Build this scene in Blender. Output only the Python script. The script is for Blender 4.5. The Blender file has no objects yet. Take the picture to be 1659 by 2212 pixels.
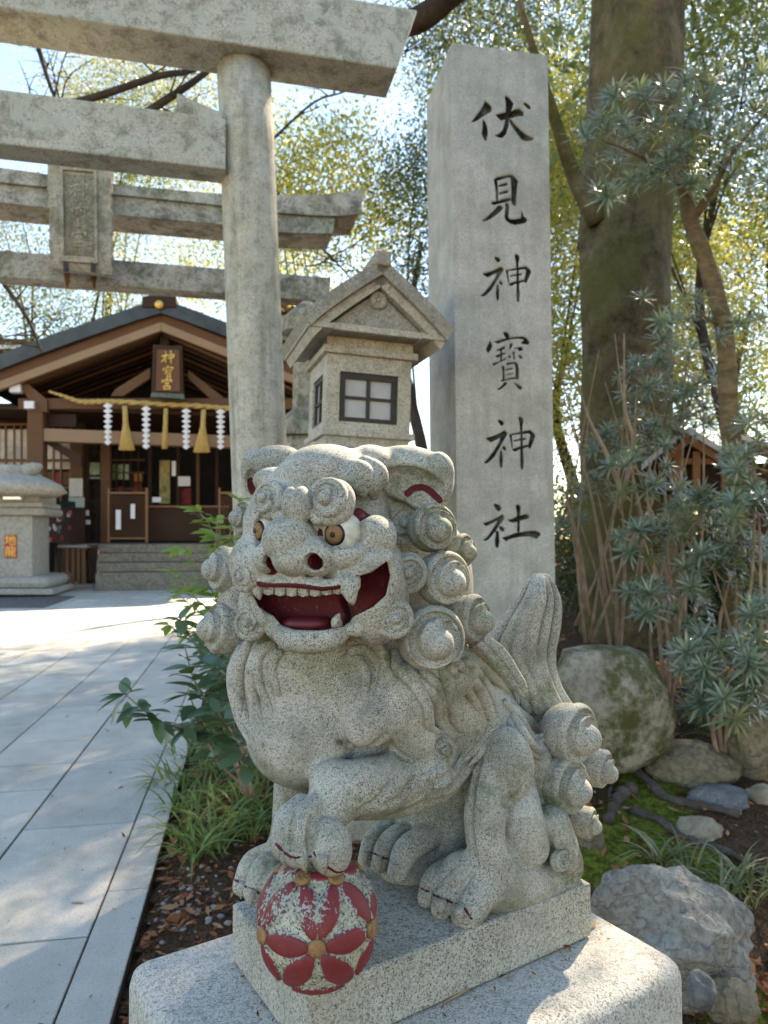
import bpy, bmesh, math, random
import numpy as np
from mathutils import Vector, Matrix, Quaternion

# ------------------------------------------------------------------ scene, camera, sky, sun
scene = bpy.context.scene
COL = scene.collection
CAM_Z = 1.60
FPX = 711.0                     # focal length in pixels at 768 x 1024
PITCH = math.atan(22.0 / FPX)
cam_data = bpy.data.cameras.new('camera')
cam = bpy.data.objects.new('camera', cam_data)
COL.objects.link(cam)
cam.location = (0, 0, CAM_Z)
cam.rotation_euler = (math.radians(90) + PITCH, 0, 0)
cam_data.sensor_fit = 'VERTICAL'
cam_data.sensor_height = 24.0
cam_data.lens = 24.0 * FPX / 1024.0
cam_data.clip_start = 0.05
cam_data.clip_end = 2000
cam_data.dof.use_dof = True
cam_data.dof.focus_distance = 1.06
cam_data.dof.aperture_fstop = cam_data.lens / 3.6
scene.camera = cam

SUN_DIR = Vector((0.42, 0.62, 0.66)).normalized()       # towards the sun: behind the statue, to the right
world = bpy.data.worlds.new('World')
scene.world = world
world.use_nodes = True
wn = world.node_tree
wn.nodes.clear()
w_out = wn.nodes.new('ShaderNodeOutputWorld')
w_bg = wn.nodes.new('ShaderNodeBackground')
w_sky = wn.nodes.new('ShaderNodeTexSky')
w_sky.sky_type = 'NISHITA'
w_sky.sun_disc = False
w_sky.sun_elevation = math.asin(SUN_DIR.z)
w_sky.sun_rotation = math.atan2(SUN_DIR.x, SUN_DIR.y)
w_sky.air_density = 1.3
w_sky.dust_density = 0.1
w_sky.ozone_density = 5.0
w_bg.inputs['Strength'].default_value = 0.12
wn.links.new(w_sky.outputs[0], w_bg.inputs[0])
wn.links.new(w_bg.outputs[0], w_out.inputs[0])

sun_data = bpy.data.lights.new('sun', 'SUN')
sun_data.energy = 5.0
sun_data.angle = math.radians(0.6)
sun_data.color = (1.0, 0.93, 0.82)
sun = bpy.data.objects.new('sun', sun_data)
COL.objects.link(sun)
sun.rotation_euler = SUN_DIR.to_track_quat('Z', 'Y').to_euler()

scene.cycles.max_bounces = 6
scene.cycles.diffuse_bounces = 3
scene.cycles.glossy_bounces = 2
scene.cycles.transmission_bounces = 3
scene.view_settings.view_transform = 'Standard'
scene.view_settings.look = 'None'
scene.view_settings.exposure = 1.95
scene.view_settings.use_white_balance = True       # the camera is balanced for open shade
scene.view_settings.white_balance_temperature = 8300
scene.view_settings.white_balance_tint = 12
scene.view_settings.gamma = 1.0

# ------------------------------------------------------------------ helpers
RND = random.Random(7)
FWD = Vector((0, math.cos(PITCH), math.sin(PITCH)))
UPV = Vector((0, -math.sin(PITCH), math.cos(PITCH)))
CAMP = Vector((0, 0, CAM_Z))
SC = 768.0 / 1659.0

def ray(x, y):
    """direction of a picture point; x, y measured on a picture 1659 wide and 2212 high"""
    return FWD + Vector((1, 0, 0)) * ((x * SC - 384) / FPX) - UPV * ((y * SC - 512) / FPX)

def P(x, y, d):
    return CAMP + ray(x, y) * d

def on_plane(x, y, p0, n):
    r = ray(x, y)
    t = (Vector(p0) - CAMP).dot(n) / r.dot(n)
    return CAMP + r * t

def on_z(x, y, z):
    return on_plane(x, y, (0, 0, z), Vector((0, 0, 1)))

def tag(o, label=None, cat=None, group=None, kind=None):
    if label: o['label'] = label
    if cat: o['category'] = cat
    if group: o['group'] = group
    if kind: o['kind'] = kind
    return o

def empty(name, loc, label=None, cat=None, group=None):
    o = bpy.data.objects.new(name, None)
    COL.objects.link(o)
    o.location = loc
    o.empty_display_size = 0.1
    return tag(o, label, cat, group)

def link(name, me, mat=None, parent=None):
    o = bpy.data.objects.new(name, me)
    COL.objects.link(o)
    if mat is not None and len(me.materials) == 0:
        me.materials.append(mat)
    if parent is not None:
        o.parent = parent
        o.matrix_parent_inverse = Matrix.Translation(-Vector(parent_loc(parent)))
    return o

def parent_loc(p):
    # only Empties sit away from the origin; every mesh part keeps world coordinates
    return WORLD.get(p.name, (0, 0, 0))

WORLD = {}

def root(name, loc, label, cat, group=None):
    o = empty(name, loc, label, cat, group)
    WORLD[o.name] = Vector(loc)
    return o

def mesh_from(verts, faces, smooth=False, name='m'):
    me = bpy.data.meshes.new(name)
    me.from_pydata([tuple(v) for v in verts], [], faces)
    if smooth:
        me.polygons.foreach_set('use_smooth', [True] * len(me.polygons))
    me.update()
    return me

class MB:
    """collects boxes, prisms, tubes, lathes in world space and links them as ONE mesh object"""
    def __init__(s):
        s.v = []; s.f = []; s.sm = []
    def add(s, verts, faces, smooth=False):
        o = len(s.v)
        s.v += [tuple(v) for v in verts]
        s.f += [tuple(i + o for i in f) for f in faces]
        s.sm += [smooth] * len(faces)
        return s
    def box(s, c, size, R=None):
        hx, hy, hz = size[0] / 2, size[1] / 2, size[2] / 2
        vs = []
        for z in (-hz, hz):
            for x, y in ((-hx, -hy), (hx, -hy), (hx, hy), (-hx, hy)):
                p = Vector((x, y, z))
                if R is not None: p = R @ p
                vs.append(p + Vector(c))
        return s.add(vs, [(3, 2, 1, 0), (4, 5, 6, 7), (0, 1, 5, 4), (1, 2, 6, 5), (2, 3, 7, 6), (3, 0, 4, 7)])
    def hexa(s, b, t):
        """two quads (bottom, top), both counter-clockwise from above"""
        return s.add(list(b) + list(t), [(3, 2, 1, 0), (4, 5, 6, 7), (0, 1, 5, 4), (1, 2, 6, 5), (2, 3, 7, 6), (3, 0, 4, 7)])
    def prism(s, poly, d):
        """planar polygon extruded by the vector d"""
        n = len(poly)
        a = [Vector(p) for p in poly]; b = [p + Vector(d) for p in a]
        fs = [tuple(range(n))[::-1], tuple(range(n, 2 * n))]
        for i in range(n):
            j = (i + 1) % n
            fs.append((i, j, n + j, n + i))
        return s.add(a + b, fs)
    def tube(s, pts, rad, seg=8, cap=True, smooth=True, flat=1.0):
        pts = [Vector(p) for p in pts]
        n = len(pts)
        if not hasattr(rad, '__len__'): rad = [rad] * n
        vs = []; fs = []
        t0 = (pts[1] - pts[0]).normalized()
        ref = Vector((0, 0, 1)) if abs(t0.z) < 0.9 else Vector((1, 0, 0))
        u = t0.cross(ref).normalized()
        for i in range(n):
            if i == 0: t = t0
            elif i == n - 1: t = (pts[i] - pts[i - 1]).normalized()
            else: t = (pts[i + 1] - pts[i - 1]).normalized()
            u = (u - t * u.dot(t)).normalized()
            w = t.cross(u)
            for k in range(seg):
                a = 2 * math.pi * k / seg
                vs.append(pts[i] + u * (rad[i] * math.cos(a)) + w * (rad[i] * flat * math.sin(a)))
        for i in range(n - 1):
            for k in range(seg):
                k2 = (k + 1) % seg
                fs.append((i * seg + k, i * seg + k2, (i + 1) * seg + k2, (i + 1) * seg + k))
        if cap:
            fs.append(tuple(range(seg))[::-1]); fs.append(tuple(range((n - 1) * seg, n * seg)))
        return s.add(vs, fs, smooth)
    def lathe(s, c, prof, seg=24, smooth=True, axis=None):
        """profile of (radius, height) turned about the vertical through c"""
        vs = []; fs = []
        c = Vector(c)
        R = Matrix.Identity(3) if axis is None else Vector((0, 0, 1)).rotation_difference(Vector(axis)).to_matrix()
        for r, h in prof:
            for k in range(seg):
                a = 2 * math.pi * k / seg
                vs.append(c + R @ Vector((r * math.cos(a), r * math.sin(a), h)))
        n = len(prof)
        for i in range(n - 1):
            for k in range(seg):
                k2 = (k + 1) % seg
                fs.append((i * seg + k, i * seg + k2, (i + 1) * seg + k2, (i + 1) * seg + k))
        fs.append(tuple(range(seg))[::-1]); fs.append(tuple(range((n - 1) * seg, n * seg)))
        return s.add(vs, fs, smooth)
    def build(s, name, mat, parent=None, bevel=0.0, seg=2):
        me = bpy.data.meshes.new(name)
        me.from_pydata(s.v, [], s.f)
        me.polygons.foreach_set('use_smooth', s.sm)
        me.update()
        o = link(name, me, mat, parent)
        if bevel > 0:
            b = o.modifiers.new('bevel', 'BEVEL'); b.width = bevel; b.segments = seg; b.limit_method = 'ANGLE'
            b.angle_limit = math.radians(40)
        return o

def catmull(pts, n):
    """smooth curve through rows of numbers"""
    p = np.asarray(pts, float)
    m = len(p)
    if m < 3:
        t = np.linspace(0, 1, n)[:, None]
        return p[0] * (1 - t) + p[-1] * t
    q = np.vstack([2 * p[0] - p[1], p, 2 * p[-1] - p[-2]])
    out = []
    for t in np.linspace(0, m - 1 - 1e-9, n):
        i = int(t); f = t - i
        a, b, c, d = q[i], q[i + 1], q[i + 2], q[i + 3]
        out.append(0.5 * ((2 * b) + (c - a) * f + (2 * a - 5 * b + 4 * c - d) * f * f + (3 * b - a - 3 * c + d) * f ** 3))
    return np.array(out)

# ------------------------------------------------------------------ materials
MATS = {}
class NT:
    def __init__(s, name, rough=0.8, spec=0.3):
        s.m = bpy.data.materials.new(name); s.m.use_nodes = True
        s.t = s.m.node_tree; s.n = s.t.nodes; s.l = s.t.links
        s.b = s.n['Principled BSDF']
        s.b.inputs['Roughness'].default_value = rough
        s.b.inputs['Specular IOR Level'].default_value = spec
        s.tc = s.n.new('ShaderNodeTexCoord')
        MATS[name] = s.m
    def co(s, obj=True):
        return s.tc.outputs['Object']
    def mapping(s, scale=(1, 1, 1), src=None, rot=(0, 0, 0)):
        m = s.n.new('ShaderNodeMapping'); m.inputs['Scale'].default_value = scale; m.inputs['Rotation'].default_value = rot
        s.l.new(src or s.co(), m.inputs['Vector']); return m.outputs[0]
    def geo_pos(s):
        g = s.n.new('ShaderNodeNewGeometry'); return g.outputs['Position']
    def normal_z(s):
        g = s.n.new('ShaderNodeNewGeometry'); x = s.n.new('ShaderNodeSeparateXYZ')
        s.l.new(g.outputs['Normal'], x.inputs[0]); return x.outputs['Z']
    def noise(s, scale, detail=4, rough=0.55, vec=None, out='Fac', dist=0.0):
        n = s.n.new('ShaderNodeTexNoise'); n.inputs['Scale'].default_value = scale
        n.inputs['Detail'].default_value = detail; n.inputs['Roughness'].default_value = rough
        n.inputs['Distortion'].default_value = dist
        s.l.new(vec if vec is not None else s.geo_pos(), n.inputs['Vector']); return n.outputs[out]
    def voro(s, scale, vec=None, feature='F1', out='Distance', rnd=1.0):
        n = s.n.new('ShaderNodeTexVoronoi'); n.feature = feature; n.inputs['Scale'].default_value = scale
        n.inputs['Randomness'].default_value = rnd
        s.l.new(vec if vec is not None else s.geo_pos(), n.inputs['Vector']); return n.outputs[out]
    def ramp(s, fac, stops, interp='LINEAR'):
        r = s.n.new('ShaderNodeValToRGB'); r.color_ramp.interpolation = interp
        el = r.color_ramp.elements
        while len(el) < len(stops): el.new(0.5)
        for e, (p, c) in zip(el, stops):
            e.position = p
            e.color = (c, c, c, 1) if not hasattr(c, '__len__') else (c[0], c[1], c[2], 1)
        s.l.new(fac, r.inputs[0]); return r.outputs[0]
    def mix(s, fac, a, b, mode='MIX'):
        m = s.n.new('ShaderNodeMix'); m.data_type = 'RGBA'; m.blend_type = mode
        for i, val in ((0, fac), (6, a), (7, b)):
            if hasattr(val, 'is_linked'): s.l.new(val, m.inputs[i])
            elif i == 0: m.inputs[0].default_value = val
            else: m.inputs[i].default_value = (val[0], val[1], val[2], 1)
        return m.outputs[2]
    def math(s, op, a, b=None, clamp=False):
        m = s.n.new('ShaderNodeMath'); m.operation = op; m.use_clamp = clamp
        for i, val in ((0, a), (1, b)):
            if val is None: continue
            if hasattr(val, 'is_linked'): s.l.new(val, m.inputs[i])
            else: m.inputs[i].default_value = val
        return m.outputs[0]
    def attr(s, name, out='Fac'):
        a = s.n.new('ShaderNodeAttribute'); a.attribute_name = name; return a.outputs[out]
    def obj_random(s):
        o = s.n.new('ShaderNodeObjectInfo'); return o.outputs['Random']
    def color(s, c):
        if hasattr(c, 'is_linked'): s.l.new(c, s.b.inputs['Base Color'])
        else: s.b.inputs['Base Color'].default_value = (c[0], c[1], c[2], 1)
        return s
    def rough(s, r):
        if hasattr(r, 'is_linked'): s.l.new(r, s.b.inputs['Roughness'])
        else: s.b.inputs['Roughness'].default_value = r
        return s
    def bump(s, h, strength=0.3, dist=0.01):
        b = s.n.new('ShaderNodeBump'); b.inputs['Strength'].default_value = strength; b.inputs['Distance'].default_value = dist
        s.l.new(h, b.inputs['Height']); s.l.new(b.outputs[0], s.b.inputs['Normal']); return s

def granite(name, light, mid, dark, grain, moss=0.0, lichen=0.0, warm=0.0, bump=0.25, paint=False, sharp=1.0, blot=0.4, streak=0.0, bs=1.0, dens=0.0, patch=0.12, objvar=0.0):
    """speckled granite: pale feldspar, grey quartz, black mica; weather stains and algae on top"""
    t = NT(name, 0.78, 0.3)
    pos = t.geo_pos()
    n1 = t.noise(grain, 3, 0.65, pos)
    n2 = t.noise(grain * 1.9, 2, 0.6, pos)
    n3 = t.noise(grain * 0.55, 2, 0.5, pos)
    big = t.noise(5.0, 4, 0.6, pos)
    base = t.ramp(n1, [(0.40, mid), (0.53, light)])
    shift = t.math('MULTIPLY', t.math('SUBTRACT', big, 0.5), patch)
    d1 = t.math('ADD', n2, shift)
    w = 0.035 / sharp
    speck = t.ramp(d1, [(0.40 + dens - w, 1.0), (0.40 + dens + w, 0.0)])
    speck2 = t.ramp(n3, [(0.34, 0.55), (0.40, 0.0)])
    c = t.mix(speck, base, dark)
    c = t.mix(t.math('MULTIPLY', speck2, 0.8), c, dark)
    if warm > 0:
        wn_ = t.ramp(t.noise(3.3, 4, 0.6, pos), [(0.45, 0.0), (0.68, 1.0)])
        c = t.mix(t.math('MULTIPLY', wn_, warm), c, (0.36, 0.30, 0.19), 'MIX')
    if blot > 0:
        bl = t.ramp(t.noise(11.0 * bs, 5, 0.62, pos), [(0.46, 0.0), (0.66, 1.0)])
        c = t.mix(t.math('MULTIPLY', bl, blot), c, (0.10, 0.105, 0.075))
    if streak > 0:
        sv = t.mapping((7.0, 7.0, 0.7), pos)
        st = t.ramp(t.noise(1.6, 5, 0.65, sv), [(0.47, 0.0), (0.66, 1.0)])
        c = t.mix(t.math('MULTIPLY', st, streak), c, (0.13, 0.125, 0.095))
    if moss > 0:
        mn = t.ramp(t.noise(6.5 * bs, 5, 0.65, pos), [(0.50, 0.0), (0.66, 1.0)])
        mf = t.ramp(t.noise(60 * bs, 3, 0.6, pos), [(0.38, 0.2), (0.6, 1.0)])
        c = t.mix(t.math('MULTIPLY', t.math('MULTIPLY', mn, mf), moss), c, (0.085, 0.11, 0.03))
    if lichen > 0:
        ln = t.ramp(t.noise(9.0 * bs, 6, 0.7, pos, dist=1.2), [(0.50, 0.0), (0.58, 1.0)])
        c = t.mix(t.math('MULTIPLY', ln, lichen), c, (0.46, 0.48, 0.41))
    if objvar > 0:
        c = t.mix(t.math('MULTIPLY', t.obj_random(), objvar), c, (0.30, 0.29, 0.265))
    hgt = t.math('ADD', t.math('MULTIPLY', n2, 0.7), t.math('MULTIPLY', n1, 0.5))
    if paint:
        p = t.attr('paint')
        pn = t.math('ADD', p, t.math('MULTIPLY', t.math('SUBTRACT', t.noise(190, 4, 0.7, pos), 0.5), 0.55))
        pm = t.ramp(pn, [(0.46, 0.0), (0.54, 1.0)])
        red = t.mix(t.noise(35, 4, 0.6, pos), (0.060, 0.003, 0.008), (0.135, 0.010, 0.020))
        red = t.mix(t.ramp(t.noise(75, 6, 0.8, pos), [(0.57, 0.0), (0.66, 0.75)]), red, (0.20, 0.12, 0.075))
        c = t.mix(pm, c, red)
        p2 = t.attr('cream')
        pm2 = t.ramp(t.math('ADD', p2, t.math('MULTIPLY', t.math('SUBTRACT', n2, 0.5), 0.8)), [(0.46, 0.0), (0.56, 1.0)])
        c = t.mix(t.math('MULTIPLY', pm2, 0.85), c, (0.62, 0.60, 0.50))
        t.rough(t.ramp(pm, [(0.0, 0.8), (1.0, 0.68)]))
    t.color(c)
    t.bump(hgt, bump, 0.004)
    return t.m

def plain(name, col, rough=0.7, spec=0.3, var=0.25, scale=8.0, bump=0.0, metal=0.0, bscale=None):
    t = NT(name, rough, spec)
    n = t.noise(scale, 4, 0.6)
    a = tuple(c * (1 - var) for c in col); b = tuple(min(1, c * (1 + var)) for c in col)
    t.color(t.mix(t.ramp(n, [(0.3, 0.0), (0.7, 1.0)]), a, b))
    t.b.inputs['Metallic'].default_value = metal
    if bump > 0:
        t.bump(t.noise(bscale or scale * 4, 4, 0.6), bump, 0.01)
    return t.m

M_STATUE = granite('statue_granite', (0.50, 0.49, 0.435), (0.325, 0.32, 0.28), (0.036, 0.037, 0.032), 320, moss=0.7, blot=0.45, paint=True, sharp=0.9, dens=0.008, patch=0.26, bump=0.12)
M_PLINTH = granite('plinth_granite', (0.48, 0.46, 0.405), (0.31, 0.30, 0.265), (0.05, 0.05, 0.045), 200, moss=0.15, warm=0.12, blot=0.2)
# ------------------------------------------------------------------ carving kit: signed distances on a grid, then surface nets
class Vox:
    def __init__(s, lo, hi, h):
        s.lo = np.array(lo, np.float32); s.h = h
        s.n = np.ceil((np.array(hi) - np.array(lo)) / h).astype(int) + 1
        s.D = np.full(s.n, 9.0, np.float32)
    def sl(s, lo, hi):
        a = np.maximum(np.floor((np.array(lo) - s.lo) / s.h).astype(int), 0)
        b = np.minimum(np.ceil((np.array(hi) - s.lo) / s.h).astype(int) + 1, s.n)
        if np.any(b <= a): return None, None
        g = [(s.lo[i] + s.h * np.arange(a[i], b[i])).astype(np.float32) for i in range(3)]
        return (slice(a[0], b[0]), slice(a[1], b[1]), slice(a[2], b[2])), (g[0][:, None, None], g[1][None, :, None], g[2][None, None, :])
    def put(s, sel, d, k, sub=False):
        a = s.D[sel]
        if sub:
            d = -d
            if k > 0:
                h = np.maximum(k - np.abs(a - d), 0) / k
                s.D[sel] = np.maximum(a, d) + h * h * k * 0.25
            else: s.D[sel] = np.maximum(a, d)
        else:
            if k > 0:
                h = np.maximum(k - np.abs(a - d), 0) / k
                s.D[sel] = np.minimum(a, d) - h * h * k * 0.25
            else: s.D[sel] = np.minimum(a, d)
    def ell(s, c, r, R=None, k=0.012, sub=False):
        c = np.array(c, np.float32)
        r = np.array([r] * 3 if not hasattr(r, '__len__') else r, np.float32)
        m = float(r.max()) + k + 3 * s.h
        sel, g = s.sl(c - m, c + m)
        if sel is None: return
        X, Y, Z = g[0] - c[0], g[1] - c[1], g[2] - c[2]
        if R is None: x, y, z = X, Y, Z
        else:   # R rows: local axes in world space
            x = R[0][0] * X + R[0][1] * Y + R[0][2] * Z
            y = R[1][0] * X + R[1][1] * Y + R[1][2] * Z
            z = R[2][0] * X + R[2][1] * Y + R[2][2] * Z
        k0 = np.sqrt((x / r[0]) ** 2 + (y / r[1]) ** 2 + (z / r[2]) ** 2)
        k1 = np.sqrt((x / r[0] ** 2) ** 2 + (y / r[1] ** 2) ** 2 + (z / r[2] ** 2) ** 2) + 1e-6
        s.put(sel, k0 * (k0 - 1) / k1, k, sub)
    def chain(s, pts, rad, k=0.01, sub=False, n=None):
        q = catmull([list(p) + [r] for p, r in zip(pts, rad)], n or (len(pts) - 1) * 5 + 1)
        lo = (q[:, :3] - q[:, 3:]).min(0) - k - 3 * s.h
        hi = (q[:, :3] + q[:, 3:]).max(0) + k + 3 * s.h
        sel, g = s.sl(lo, hi)
        if sel is None: return
        best = None
        for a, b in zip(q[:-1], q[1:]):
            ab = b[:3] - a[:3]; L2 = float(ab @ ab) + 1e-12
            t = ((g[0] - a[0]) * ab[0] + (g[1] - a[1]) * ab[1] + (g[2] - a[2]) * ab[2]) / L2
            t = np.clip(t, 0, 1)
            d = np.sqrt((g[0] - a[0] - t * ab[0]) ** 2 + (g[1] - a[1] - t * ab[1]) ** 2 + (g[2] - a[2] - t * ab[2]) ** 2) - (a[3] + t * (b[3] - a[3]))
            best = d if best is None else np.minimum(best, d)
        s.put(sel, best.astype(np.float32), k, sub)
    def mesh(s, name):
        V = s.D; n = s.n
        ins = V < 0
        c = np.zeros(n - 1, np.int8)
        for dx in (0, 1):
            for dy in (0, 1):
                for dz in (0, 1):
                    c += ins[dx:n[0] - 1 + dx, dy:n[1] - 1 + dy, dz:n[2] - 1 + dz]
        act = np.argwhere((c > 0) & (c < 8))
        idx = np.full(n - 1, -1, np.int32)
        idx[act[:, 0], act[:, 1], act[:, 2]] = np.arange(len(act))
        acc = np.zeros((len(act), 3)); cnt = np.zeros(len(act))
        cor = [(i, j, k) for i in (0, 1) for j in (0, 1) for k in (0, 1)]
        for a in cor:
            for ax in range(3):
                if a[ax]: continue
                b = list(a); b[ax] = 1
                va = V[act[:, 0] + a[0], act[:, 1] + a[1], act[:, 2] + a[2]]
                vb = V[act[:, 0] + b[0], act[:, 1] + b[1], act[:, 2] + b[2]]
                m = (va < 0) != (vb < 0)
                t = np.where(m, va / np.where(m, va - vb, 1), 0)
                p = np.tile(np.array(a, float), (len(act), 1)); p[:, ax] += t
                acc += p * m[:, None]; cnt += m
        pos = s.lo + (act + acc / cnt[:, None]) * s.h
        quads = []
        for ax in range(3):
            o1, o2 = [(1, 2), (2, 0), (0, 1)][ax]
            sa = [slice(None)] * 3; sb = [slice(None)] * 3
            sa[ax] = slice(0, n[ax] - 1); sb[ax] = slice(1, n[ax])
            A = ins[tuple(sa)]; B = ins[tuple(sb)]
            e = np.argwhere(A != B)
            e = e[(e[:, o1] > 0) & (e[:, o2] > 0) & (e[:, o1] < n[o1] - 1) & (e[:, o2] < n[o2] - 1)]
            f = A[e[:, 0], e[:, 1], e[:, 2]]
            def cell(d1, d2):
                q = e.copy(); q[:, o1] -= d1; q[:, o2] -= d2
                return idx[q[:, 0], q[:, 1], q[:, 2]]
            q = np.stack([cell(1, 1), cell(0, 1), cell(0, 0), cell(1, 0)], 1)
            q[~f] = q[~f][:, ::-1]
            quads.append(q)
        quads = np.vstack(quads)
        quads = quads[(quads >= 0).all(1)]
        me = bpy.data.meshes.new(name)
        me.vertices.add(len(pos)); me.vertices.foreach_set('co', pos.astype(np.float32).ravel())
        me.loops.add(quads.size); me.loops.foreach_set('vertex_index', quads.astype(np.int32).ravel())
        me.polygons.add(len(quads))
        me.polygons.foreach_set('loop_start', np.arange(0, quads.size, 4, dtype=np.int32))
        me.polygons.foreach_set('use_smooth', np.ones(len(quads), bool))
        me.update(calc_edges=True); me.validate()
        return me, pos

def set_attr(me, name, vals):
    a = me.attributes.new(name, 'FLOAT', 'POINT'); a.data.foreach_set('value', np.asarray(vals, np.float32))

# ------------------------------------------------------------------ the lion-dog statue
PL_Z = 0.967                                                     # top of its plinth
U = Vector((0.841, 0.540, 0)).normalized()                       # along the plinth, to its rear
W = Vector((0.540, -0.841, 0)).normalized()                      # across, towards the near side
FR = Vector((-0.107, 1.0, 0))                                    # near front corner of the plinth
def UV(u, v, z): return FR + U * u + W * v + Vector((0, 0, z))   # v <= 0 is on the plinth
statue = root('guardian_lion_statue', UV(0.287, -0.14, 0.873), 'grey granite guardian lion-dog statue with open red mouth and red flowered ball', 'statue')

TH = math.radians(24)
HF = Vector((-math.sin(TH), -math.cos(TH), 0)); HR = Vector((math.cos(TH), -math.sin(TH), 0))
HC = P(690, 1180, 1.135)
HROT = [list(HR), list(HF), [0, 0, 1]]
def HP(x, y, f): return on_plane(x, y, HC + HF * f, HF)
def BP(x, y, v): return on_plane(x, y, UV(0, v, 0), W)
px = SC / FPX          # metres per picture unit at one metre

V_ = Vox((-0.36, 0.86, 0.955), (0.47, 1.60, 1.76), 0.0027)
def hell(x, y, f, r, k=0.012, sub=False): V_.ell(HP(x, y, f), r, HROT, k, sub)   # radii: lateral, forward, up
BROT = [list(U), list(W), [0, 0, 1]]
def bell(x, y, v, r, k=0.015, sub=False): V_.ell(BP(x, y, v), r, BROT, k, sub)    # radii: along, across, up
def hch(pts, rad, k=0.008, sub=False): V_.chain([HP(*p) for p in pts], rad, k, sub)
def bch(pts, rad, k=0.008, sub=False): V_.chain([BP(*p) for p in pts], rad, k, sub)
def pch(pts, rad, k=0.008, sub=False): V_.chain([P(*p) for p in pts], rad, k, sub)


def blob(x, y, d, rx, ry, rd=None, ang=0.0, k=0.007, sub=False):
    """ellipsoid given by its outline in the picture (units of 1/1659 of the width), its depth and its thickness"""
    c = P(x, y, d); m = px * d
    ca, sa = math.cos(math.radians(ang)), math.sin(math.radians(ang))
    vd = (c - CAMP).normalized(); rt = vd.cross(UPV).normalized(); up = rt.cross(vd)
    a1 = rt * ca + up * sa; a3 = up * ca - rt * sa
    V_.ell(c, (rx * m, (rd or (rx + ry) / 2) * m, ry * m), [list(a1), list(vd), list(a3)], k, sub)
_TS = np.arange(0.86, 1.62, 0.0012)
def surf(x, y, default=None):
    """depth at which the sight line first meets the stone carved so far"""
    r = np.array(ray(x, y)); q = np.array(CAMP)[None] + _TS[:, None] * r[None]
    i = np.round((q - V_.lo) / V_.h).astype(int)
    ok = ((i >= 0) & (i < V_.n)).all(1); i[~ok] = 0
    v = np.where(ok, V_.D[i[:, 0], i[:, 1], i[:, 2]], 9.0)
    w = np.nonzero(v < 0)[0]
    return float(_TS[w[0]]) if len(w) else default
def on_surf(pts, lift, fit=True):
    ds = [surf(x, y) for x, y in pts]
    t = np.linspace(0, 1, len(pts)); ok = [i for i, d in enumerate(ds) if d is not None]
    if not ok: return [P(x, y, 1.12 + lift) for x, y in pts]
    dv = np.interp(t, t[ok], [ds[i] for i in ok])
    if fit and len(pts) > 4:                     # an even sweep instead of every bump below
        c = np.polyfit(t, dv, 3); dv = 0.75 * np.polyval(c, t) + 0.25 * dv
    return [P(x, y, d + lift) for (x, y), d in zip(pts, dv)]
def dense(pts, n=4):
    return [tuple(q) for q in catmull(pts, (len(pts) - 1) * n + 1)]
def groove(pts, r=0.005, k=0.004, lift=0.0):
    q0 = on_surf(dense(pts), lift); n = len(q0)
    for dl in (0.0, r * 0.9):                    # a slot, deeper than wide
        q = [p + (p - CAMP).normalized() * dl for p in q0]
        V_.chain(q, [r * (1 - 0.25 * (dl > 0)) * min(1, 0.35 + 3.0 * min(i, n - 1 - i) / n) for i in range(n)], k, True, n=n)
def ridge(pts, r=0.010, k=0.004, lift=0.002, taper=True):
    q = on_surf(dense(pts), lift); n = len(q)
    V_.chain(q, [r * (min(1, 0.3 + 2.6 * min(i, n - 1 - i) / n) if taper else 1) for i in range(n)], k, n=n)

# trunk
blob(655, 1540, 1.175, 125, 150, 115, k=0.02)
blob(655, 1595, 1.150, 112, 95, 100, k=0.02)
blob(640, 1430, 1.165, 120, 90, 100, k=0.02)
V_.chain([P(720, 1400, 1.22), P(880, 1490, 1.29), P(1020, 1590, 1.38), P(1100, 1690, 1.44)], [0.120, 0.120, 0.110, 0.10], 0.03)
blob(955, 1750, 1.385, 105, 150, 110, k=0.03)
blob(1080, 1790, 1.44, 110, 120, 100, k=0.02)
# neck and the mass of the mane behind the curls
blob(750, 1270, 1.26, 190, 200, 150, k=0.02)
blob(890, 1240, 1.225, 95, 200, 90, k=0.02)
blob(960, 1270, 1.265, 62, 140, 85, k=0.02)
blob(525, 1300, 1.225, 52, 120, 80, k=0.02)
blob(860, 1090, 1.20, 95, 95, 90, k=0.02)
blob(935, 1440, 1.19, 100, 80, 80, k=0.02)
# near shoulder
blob(865, 1515, 1.135, 72, 88, 70, -25, 0.006)
blob(800, 1560, 1.100, 60, 52, 55, 25, 0.016)
blob(890, 1592, 1.140, 52, 55, 55, 0, 0.018)
blob(770, 1500, 1.130, 55, 60, 60, 0, 0.02)
blob(790, 1640, 1.17, 90, 60, 60, 0, 0.01)
# near front leg
pch([(918, 1655, 1.17), (838, 1690, 1.115), (750, 1708, 1.07), (695, 1765, 1.045), (676, 1810, 1.04)], [0.044, 0.045, 0.040, 0.034, 0.031], 0.012)
blob(715, 1684, 1.078, 48, 42, 52, 20, 0.012)
pch([(650, 1735, 1.05), (620, 1772, 1.025), (612, 1830, 1.005)], [0.014, 0.0185, 0.0175], 0.003)
pch([(680, 1740, 1.03), (650, 1778, 1.00), (644, 1842, 0.985)], [0.016, 0.0205, 0.020], 0.003)
blob(712, 1828, 1.00, 48, 60, 48, 15, 0.004)
# far front leg
pch([(660, 1600, 1.20), (640, 1700, 1.20), (628, 1800, 1.19), (605, 1868, 1.175)], [0.050, 0.038, 0.034, 0.036], 0.012)
for (x, y, d, r) in ((540, 1868, 1.185, 0.019), (566, 1880, 1.150, 0.021), (600, 1905, 1.125, 0.021)):
    pch([(x + 42, y - 22, d + 0.025), (x + 4, y - 2, d - 0.008), (x - 18, y + 46, d - 0.02)], [r * 1.05, r, r * 0.8], 0.003)
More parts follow.
